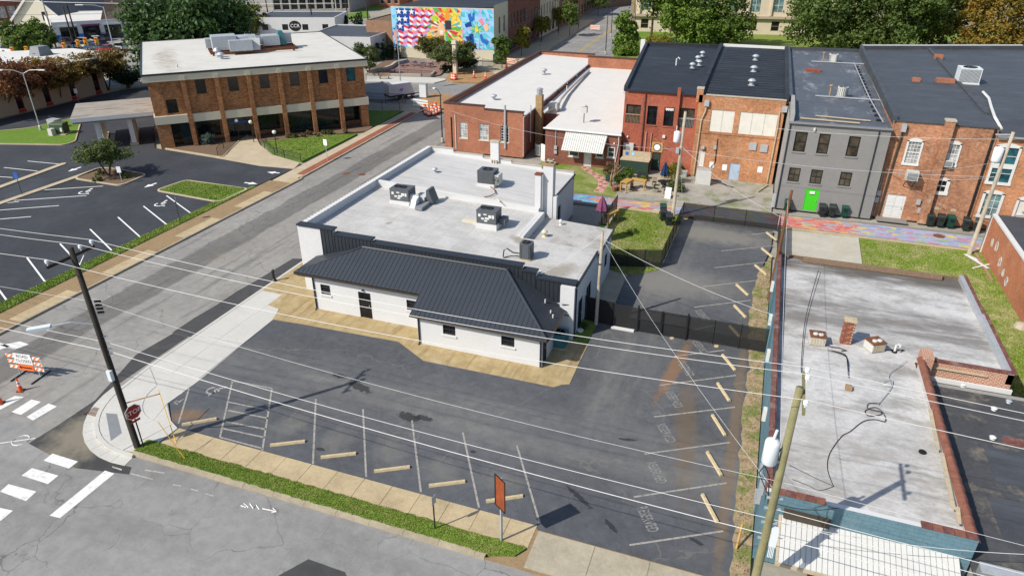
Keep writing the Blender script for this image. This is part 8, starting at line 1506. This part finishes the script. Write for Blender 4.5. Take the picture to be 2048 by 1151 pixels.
for px, py, lb in [(555, 307, 'black globe lamp on the office lawn'), (480, 282, 'black globe lamp by the entrance walk'), (508, 285, 'second black globe lamp near the entrance railing')]:
    t = thing('globe_lamp', lb, 'garden lamp', (*at(px, py), .05)); Bc('post', 'black_iron', t, (0, 0, 0), (0, 0, 2.4), .05, n=6); Bl('globe', 'lamp_glass', t, [(.05, 2.4), (.2, 2.5), (.24, 2.65), (.18, 2.8), (.04, 2.85)], n=10)
for px, py, h, lb in [(1082, 92, 8, 'black curved street lamp on the shop side'), (1117, 72, 8, 'black street lamp between yellow trees'), (1157, 60, 8, 'black street lamp beside the dark shop block'), (1211, 108, 9.5, 'black street lamp right of the lane lines'), (1222, 72, 8, 'black street lamp near the far crossing'), (1268, 68, 7, 'thin dark sign pole at the far corner')]: lamp_post((*at(px, py), 0), h, lb, [(R(160), 1.4)], 'black_iron', .1, 'black lamps along the far street', 'black')
t = thing('flagpole', 'tall thin white flagpole with limp flag by the office corner', 'flagpole', (*at(802, 180), 0)); Bc('pole', 'galvanised', t, (0, 0, 0), (0, 0, 10.5), .1, .05, 8); Bh('flag', 'pink', t, [(-.08, 0, 7.6), (-.5, .1, 7.4), (-.45, .2, 7.4), (-.05, .08, 7.6)], [(-.08, 0, 9.9), (-.7, .15, 9.5), (-.6, .25, 9.5), (-.05, .1, 9.9)]); Bl('finial', 'chrome', t, [(.12, 10.5), (.1, 10.65), (.02, 10.7)], n=8)
t = thing('works_trailer', 'white enclosed works trailer parked by the office lawn', 'trailer', (*at(800, 196), 0), R(55)); m = MB(); m.hexa([(-2.3, -1.0, .5), (2.3, -1.0, .5), (2.3, 1.0, .5), (-2.3, 1.0, .5)], [(-2.3, -1.0, 2.5), (1.6, -1.0, 2.5), (1.6, 1.0, 2.5), (-2.3, 1.0, 2.5)]); bx_ = m.build('body', 'white_paint', t); Bx('chassis', 'black', t, -2.32, -1.02, .5, 2.32, 1.02, .75)
for y in (-1.05, 1.05):
    for x in (-.5, .5): Bc('wheel', 'tyre', t, (x, y - .1, .36), (x, y + .1, .36), .36, n=12)
Bp('logo_patch', 'mu_purple', bx_, [(-.6, -1.012, 1.3), (.0, -1.012, 1.25), (.3, -1.012, 1.7), (-.3, -1.012, 1.75)]); Bb('hitch', 'black', t, (2.3, 0, .5), (3.6, 0, .45), .1)
t = thing('traffic_cabinet', 'pale grey signal cabinet standing at the dug up corner', 'cabinet', (*at(848, 195), 0)); Bx('body', 'transformer_grey', t, -.6, -.4, .1, .6, .4, 2.2); Bx('lid', 'galvanised', t, -.65, -.45, 2.2, .65, .45, 2.28)
t = thing('stone_column', 'pale square stone column beside the plaza tree', 'column', (*at(911, 150), 0)); Bx('shaft', 'sandstone', t, -.35, -.35, 0, .35, .35, 5.6); m = MB(); m.box(-.5, -.5, 5.6, .5, .5, 5.8); m.box(-.42, -.42, 5.8, .42, .42, 6.2); m.build('capital', 'cream', t)
for k, (px, py) in enumerate([(805, 136), (812, 131), (825, 134), (833, 130), (842, 137), (850, 134), (859, 137), (866, 134), (800, 133)]): iron_chair((*at(px, py), .05), k, 'blue_fabric', 'dark blue metal chair among the plaza tables', 'chairs on the plaza')
for k, (px, py) in enumerate([(808, 133), (829, 132), (846, 134), (862, 135)]): round_table((*at(px, py), .05), .55, .74, 'blue_fabric', 'dark blue round table on the brick plaza', 'tables on the plaza')
t = thing('park_bench', 'small dark bench standing on the back street', 'bench', (*at(769, 158), 0), R(20))
for k in range(3): Bx('seat_slat', 'wood_old', t, -.9, -.25 + k * .17, .45, .9, -.1 + k * .17, .5); Bx('back_slat', 'wood_old', t, -.9, .28, .6 + k * .16, .9, .33, .72 + k * .16)
for x in (-.8, .8): Bx('leg', 'black_iron', t, x - .05, -.25, 0, x + .05, .3, .45)
m = MB(); cc = at(982, 120); m.box(cc[0] - 1.6, cc[1] - 1.1, 0, cc[0] + 1.6, cc[1] + 1.1, 1.4); tag(m.build('waste_container', 'bin_green'), 'dark green waste container at the end of the mural wall', 'container')
# ------------------------------------------------------------ cars at the car wash
def car(c, rz, paint, label, suv=False):
    t = thing('parked_car', label, 'car', c, rz, 'cars parked at the car wash'); w_ = .88; h = 1.0 if suv else .8; L = 2.2
    P = [(-L, .3), (L, .3), (L, .62), (L - .15, .78), (1.0, .86), (-L + .1, .88 if not suv else .95), (-L, .7)]; Bh('body', paint, t, [(x, -w_, z) for x, z in P], [(x, w_, z) for x, z in P])
    Q = [(1.0, .86), (.35, 1.38), (-1.1 if not suv else -1.7, 1.42 if not suv else 1.62), (-1.8 if not suv else -2.1, .92)]; Bh('windows', 'glass_dark', t, [(x, -w_ + .06 + (z - .86) * .22, z) for x, z in Q], [(x, w_ - .06 - (z - .86) * .22, z) for x, z in Q])
    Rr = [(.3, 1.4), (-1.05 if not suv else -1.65, 1.44 if not suv else 1.64)]; Bx('roof', paint, t, Rr[1][0], -w_ + .2, Rr[1][1] - .05, Rr[0][0], w_ - .2, Rr[1][1] + .03)
    for x in (-1.35, 1.35):
        for y in (-w_ + .05, w_ - .05): m = MB(); m.cyl((x, y - .1, .32), (x, y + .1, .32), .32, n=12); wh = m.build('wheel', 'tyre', t); Bc('rim', 'chrome', wh, (x, y - .11, .32), (x, y + .11, .32), .18, n=10)
    for y in (-.6, .6): Bx('headlight', 'lamp_glass', t, L - .06, y - .18, .58, L + .01, y + .18, .72); Bx('tail_light', 'sign_red', t, -L - .01, y - .15, .66, -L + .05, y + .15, .8)
for px, py, rz, k, lb, suv in [(214, 103, 190, 0, 'crimson car parked under the lamp arm', False), (240, 99, 170, 1, 'silver estate car at the end of the car row', True), (193, 86, 150, 2, 'white van like car before the blue car wash wall', True), (203, 92, 160, 3, 'black car behind the crimson one', False), (180, 95, 200, 5, 'dark grey saloon in the middle of the car row', False), (190, 99, 195, 4, 'navy car beside the crimson one', False), (167, 88, 30, 7, 'pale blue car near the traffic signals', False), (140, 90, 10, 6, 'maroon car by the signal pole', True), (210, 80, 160, 3, 'black car parked close to the garage openings', True), (25, 105, 10, 2, 'white pickup like car beyond the white roof edge', True), (155, 96, 200, 2, 'white car beside the white roof edge', False)]: car((*at(px, py), 0), R(rz), 'car_paint_%d' % k, lb, suv)
# ------------------------------------------------------------ utility poles
def upole(label, base, top, h, r, mat, name='utility_pole'):
    t = wthing(name, label, 'utility pole', (*base, 0)); m = MB(); m.tube([(*base, -.1), ((base[0] + top[0]) / 2, (base[1] + top[1]) / 2, h / 2), (*top, h)], [r, r * .86, r * .7], 12); m.build('pole', mat, t, True); return t
def insul(par, c, mat='galvanised'): Bl('insulator', 'transformer_grey', par, [(.03, 0), (.03, .12), (.09, .14), (.05, .2), (.1, .22), (.05, .29), (.02, .3)], c, 10)
B1 = at(275, 893); T1 = (B1[0] - .1, B1[1] - .1)
P1 = upole('dark leaning utility pole with crossarm and street light beside the stop sign', B1, T1, 11.8, .17, 'wood_pole_dark')
AZ = 11.35; m = MB(); m.bar((T1[0] - .12, T1[1] - 1.3, AZ), (T1[0] - .12, T1[1] + 1.25, AZ), .1, .13); m.build('crossarm', 'wood_pole_dark', P1); m = MB(); m.bar((T1[0] - .1, T1[1] + .8, AZ), (T1[0] - .05, T1[1], AZ - .75), .03, .05); m.build('brace', 'galvanised', P1)
A1 = [(T1[0] - .12, T1[1] + d, AZ + .07) for d in (-1.2, .55, 1.18)]
for c in A1: insul(P1, c)
m = MB(); L0 = (B1[0] - .1, B1[1] - .1, 7.7); L1 = (-30.6, 19.4, 8.0); m.tube([L0, ((L0[0] + L1[0]) / 2, (L0[1] + L1[1]) / 2, 8.05), L1], .04, 6); ar = m.build('lamp_arm', 'galvanised', P1); Bb('lamp_head', 'transformer_grey', ar, (L1[0] + .1, L1[1] + .1, 8.0), (L1[0] - .65, L1[1] - .55, 7.98), .3, .16)
m = MB(); m.box(B1[0] - .12, B1[1] - .32, 4.5, B1[0] + .12, B1[1] - .14, 5.1); m.build('control_box', 'transformer_grey', P1)
for z in (8.9, 8.7, 8.5, 8.3): m = MB(); m.cyl((B1[0] + .05, B1[1] + .12, z), (B1[0] + .3, B1[1] + .25, z), .06, n=8); m.build('spool', 'black', P1)
for z in (7.0, 6.27, 5.97): m = MB(); m.bar((B1[0] - .2, B1[1] - .15, z), (B1[0] + .25, B1[1] + .1, z), .06); m.build('bracket', 'galvanised', P1)
m = MB(); m.bar((B1[0] + .1, B1[1] + .1, 2.9), (B1[0] + 2.0, B1[1] + .6, 3.6), .05); m.build('side_arm', 'wood_old', P1)
B2 = (2.55, 20.9); P2 = upole('mossy greenish utility pole with white transformer in front of the blue shop', B2, (2.55, 20.85), 11.55, .175, 'wood_pole_green')
m = MB(); m.lathe([(.23, 8.3), (.26, 8.35), (.26, 9.2), (.23, 9.28), (.08, 9.36)], (2.1, 20.75, 0), 16); tr_ = m.build('transformer', 'transformer_grey', P2, True); Bc('bushing', 'transformer_grey', tr_, (2.1, 20.75, 9.3), (2.15, 20.75, 9.75), .05, n=8); m = MB(); m.bar((2.3, 20.8, 8.9), (2.55, 20.85, 8.9), .1); m.bar((2.3, 20.8, 8.4), (2.55, 20.85, 8.4), .1); m.build('mount', 'galvanised', tr_)
A2 = [(2.75, 20.2, 11.25), (2.8, 21.5, 11.4), (2.8, 21.95, 11.4)]
m = MB(); m.bar((2.72, 19.9, 11.2), (2.72, 22.2, 11.32), .09, .12); m.build('crossarm', 'wood_pole_green', P2)
for c in A2: insul(P2, c)
for k, z in enumerate((6.7, 6.2, 5.5, 4.7)): m = MB(); m.bar((2.3, 20.8, z), (2.85, 20.9, z), .07); m.build('bracket', 'galvanised', P2)
m = MB(); m.box(2.7, 20.6, 4.6, 2.95, 20.95, 5.3); m.build('terminal_box', 'transformer_grey', P2)
for k in range(4): m = MB(); m.cyl((2.74 + k * .055, 20.55, 4.1), (2.74 + k * .055, 20.62, 4.6), .018, n=5); m.build('terminal_tail', 'transformer_grey', P2)
m = MB(); m.tube([(2.4, 20.7, 9.0), (2.0, 20.9, 8.0), (1.9, 21.2, 7.4), (2.3, 20.9, 6.8)], .02); m.tube([(2.0, 20.7, 8.2), (2.25, 21.0, 7.5), (2.4, 20.9, 6.3)], .02); m.build('jumper', 'black_wire', P2)
c = at(1192, 648); P3 = upole('pale thin utility pole rising beside the shop annex', c, (c[0] + .05, c[1]), 7.1, .13, 'wood_pole_pale'); m = MB(); m.lathe([(.14, 4.7), (.14, 4.78)], (c[0], c[1], 0), 10); m.build('steel_band', 'black', P3)
c4_ = at(1345, 432); P4 = upole('tall pale utility pole with white transformer at the fence corner', c4_, (c4_[0] + .1, c4_[1]), 10.1, .17, 'wood_pole_pale'); m = MB(); m.lathe([(.28, 7.3), (.3, 7.35), (.3, 8.25), (.1, 8.35)], (c4_[0] - .4, c4_[1] - .1, 0), 14); m.build('transformer', 'transformer_grey', P4, True); m = MB(); m.bar((c4_[0] - .5, c4_[1] - .1, 8.4), (c4_[0] - .5, c4_[1] - .1, 8.8), .06); m.build('bushing', 'transformer_grey', P4); m = MB(); m.box(c4_[0] - .35, c4_[1] - .3, 6.3, c4_[0] - .05, c4_[1] - .05, 6.8); m.build('terminal_box', 'galvanised', P4);
c5 = at(1938, 508); P5 = upole('tall pale utility pole with transformer by the low brick building', c5, (c5[0] + .25, c5[1]), 10.6, .18, 'wood_pole_pale'); m = MB(); m.lathe([(.34, 8.2), (.36, 8.25), (.36, 9.3), (.1, 9.4)], (c5[0] - .35, c5[1] - .1, 0), 14); m.build('transformer', 'transformer_grey', P5, True); m = MB(); m.bar((c5[0] - .9, c5[1], 10.3), (c5[0] + .35, c5[1], 10.4), .09, .1); m.build('crossarm', 'galvanised', P5)
c6 = at(1537, 600); P6 = upole('rusty brown timber pole leaning along the blue wall', c6, (c6[0] + .15, c6[1] + .3), 8.6, .14, 'wood_pole_rust')
for px, py, h, lb in [(113, 97, 13, 'grey utility pole with crossarms before the gabled house'), (150, 97, 9, 'short grey signal pole beside the car row'), (158, 94, 9.5, 'dark thin pole behind the traffic signals'), (470, 70, 12, 'grey pole beyond the office roof'), (540, 52, 9, 'short dark pole at the far road'), (628, 66, 11, 'dark pole beside the white logo shop'), (675, 38, 12, 'pale pole at the far lawn'), (695, 36, 12, 'tan pole beside the far lawn sign'), (738, 58, 8, 'thin pole by the white roofed shed')]:
    c = at(px, py); t = upole(lb, c, (c[0] - .2, c[1]), h, .2, 'wood_pole_pale' if px in (113, 675, 470) else 'wood_pole_dark')
    if h > 10.5: Bb('crossarm', 'wood_pole_pale', t, (c[0] - 1.4, c[1] - .4, h - .6), (c[0] + 1.2, c[1] + .4, h - .6), .14)
c = at(230, 106); lamp_post((*c, 0), 9.5, 'tall grey street lamp reaching over the car row', [(R(195), 5.0)], 'galvanised', .12)
for px, py, h in [(27, 108, 2), (55, 106, 2), (130, 100, 4.0), (158, 94, 4.3), (173, 90, 5.3), (195, 90, 5.6)]:
    c = at(px, py, h); t = thing('traffic_signal', 'yellow hanging traffic signal over the back street', 'traffic signal', (c[0], c[1], h), .4, 'yellow traffic signals'); m = MB(); m.box(-.25, -.25, 0, .25, .25, 1.3); hs = m.build('housing', 'signal_yellow', t)
    for k, cl in enumerate(('sign_red', 'orange', 'bin_green')): Bc('lens', cl, hs, (0, -.25, 1.08 - k * .42), (0, -.36, 1.08 - k * .42), .16, n=10)
    Bc('hanger', 'black_iron', t, (0, 0, 1.3), (0, 0, 2.2), .03, n=5)
# yellow guy guards
for a, b, lb in [((352, 884), (317, 780), 'bent yellow guy wire guard standing on the white concrete'), ((371, 917), (316, 843), 'straight yellow guy wire guard leaning over the grass verge')]:
    p = at(*a); q = at(b[0], b[1], 2.1); m = MB(); m.tube([(*p, 0), ((p[0] * .7 + q[0] * .3), (p[1] * .7 + q[1] * .3), .55), (*q, 2.1)], .022, 6); tag(m.build('guy_guard', 'yellow_plastic'), lb, 'guy guard')
m = MB(); p = at(1472, 1098); q = at(1484, 1050, .8); m.tube([(*p, .05), (*q, .9)], .05, 6); tag(m.build('guy_guard', 'wood_yellow'), 'short orange stake by the blue shop corner', 'stake')
# ------------------------------------------------------------ wires
def wire(a, b, sag, label, r=.0105, mat='wire', n=14, group='overhead wires'):
    a, b = Vector(a), Vector(b); P = []
    for i in range(n + 1): t = i / n; p = a.lerp(b, t); p.z -= sag * 4 * t * (1 - t); P.append(p)
    m = MB(); m.tube(P, r, 5); return tag(m.build('overhead_wire', mat), label, 'wire', group)
LX = -75
for k in range(3):
    a, b = A1[k], A2[k]; a = (a[0], a[1], a[2] + .3); b = (b[0], b[1], b[2] + .3); lb = 'high bare wire between the two street pole crossarms, ' + ('on the end over the street', 'the middle one of three', 'on the end over the parking lot')[k]
    wire(a, b, .55, lb); wire((LX, a[1] + .3, a[2] + .4), a, .8, 'high bare wire leaving the dark pole along the street'); wire(b, (45, b[1] + .2, b[2] + .2), .6, 'high bare wire leaving the mossy pole past the blue shop')
for z1, z2, sg, r, mt, nm in [(8.9, 7.5, .5, .007, 'wire', 'thin neutral'), (6.6, 5.7, .35, .012, 'wire', 'upper pale cable'), (6.05, 4.9, .3, .017, 'wire', 'thick white cable')]:
    a = (B1[0] + .15, B1[1] + .1, z1); b = (2.5, 20.85, z2); wire(a, b, sg, nm + ' strung low between the dark pole and the mossy pole', r, mt); wire((LX, B1[1] + .2, z1 + .4), a, sg * 1.5, nm + ' running from the dark pole along the street', r, mt); wire(b, (40, 21.0, z2 - .2), sg, nm + ' continuing from the mossy pole across the awning', r, mt)
wire((2.5, 20.85, 6.2), (40, 21.3, 6.3), .5, 'pale cable crossing in front of the blue parapet', .012); wire((2.5, 20.85, 5.6), (12, 24.2, 3.9), .3, 'service wire from the mossy pole to the blue parapet', .012); wire((2.5, 20.85, 6.5), (5.5, 24.4, 3.9), .25, 'black service wire looping to the blue parapet', .014, 'black_wire')
T3 = at(1192, 648)
wire((T3[0], T3[1], 6.6), (2.65, 41.3, 3.3), .35, 'white beaded service wire from the pale pole to the blue wall', .014); wire((T3[0], T3[1], 6.7), (2.5, 21.2, 6.8), .5, 'thin dashed wire from the pale pole to the mossy pole', .007); wire((T3[0], T3[1], 6.9), (-12.6, 39.8, 4.2), .2, 'short service wire from the pale pole to the black parapet', .012); wire((T3[0], T3[1], 6.4), (-10, 45.6, 3.7), .1, 'short wire from the pale pole to the annex', .012)
wire((c4_[0], c4_[1], 7.0), (c6[0], c6[1] + .2, 6.5), .5, 'thin wire from the fence corner pole to the leaning brown pole', .01); wire((c6[0], c6[1], 8.0), (2.5, 21.2, 8.2), .4, 'thin line from the leaning brown pole to the mossy pole', .01)
wire((c4_[0], c4_[1], 9.6), (c5[0], c5[1], 10.0), .5, 'high thin wire along the painted alley between two pale poles', .012); wire((c4_[0], c4_[1], 6.6), (c5[0], c5[1], 6.9), .5, 'low dark cable along the painted alley between two pale poles', .018, 'galvanised'); wire((c4_[0], c4_[1], 6.2), (-4.0, 77.6, 4.4), .3, 'service wire from the fence corner pole to the orange brick', .012, 'galvanised'); wire((c4_[0], c4_[1], 6.4), (-11, 78.1, 3.8), .4, 'service wire from the fence corner pole to the red wall', .012, 'galvanised'); wire((c4_[0], c4_[1], 6.6), (-36, 77.6, 5.0), .9, 'pale twisted wire from the fence corner pole to the red brick corner', .014, 'galvanised'); wire((c4_[0], c4_[1], 6.8), (c4_[0] + 1.2, c4_[1] - 1.5, 0), 0, 'guy wire slanting down from the fence corner pole', .012, 'galvanised')
wire((c5[0], c5[1], 10.2), (40, 68, 10.2), .5, 'high wire leaving the alley end pole', .012); wire((c5[0], c5[1], 6.9), (12.0, 71.0, 4.6), .5, 'service wire to the arched brick wall', .014, 'galvanised'); wire((c5[0] - .3, c5[1], 8.1), (11.6, 71, 4.8), .4, 'drooping service wire to the meter boxes', .014, 'galvanised'); wire((c5[0], c5[1], 9.9), (24, 75, 8.6), .2, 'short wire from the alley end pole to the slate roof', .014)
for z in (11, 9): wire((-220, 120, z + 1), (-98, 150, z), 1.0, 'long wire above the distant car row', .05)
wire((-190, 105, 8.0), (-120, 140, 8), .8, 'span wire carrying the traffic signals', .035, 'black_wire')
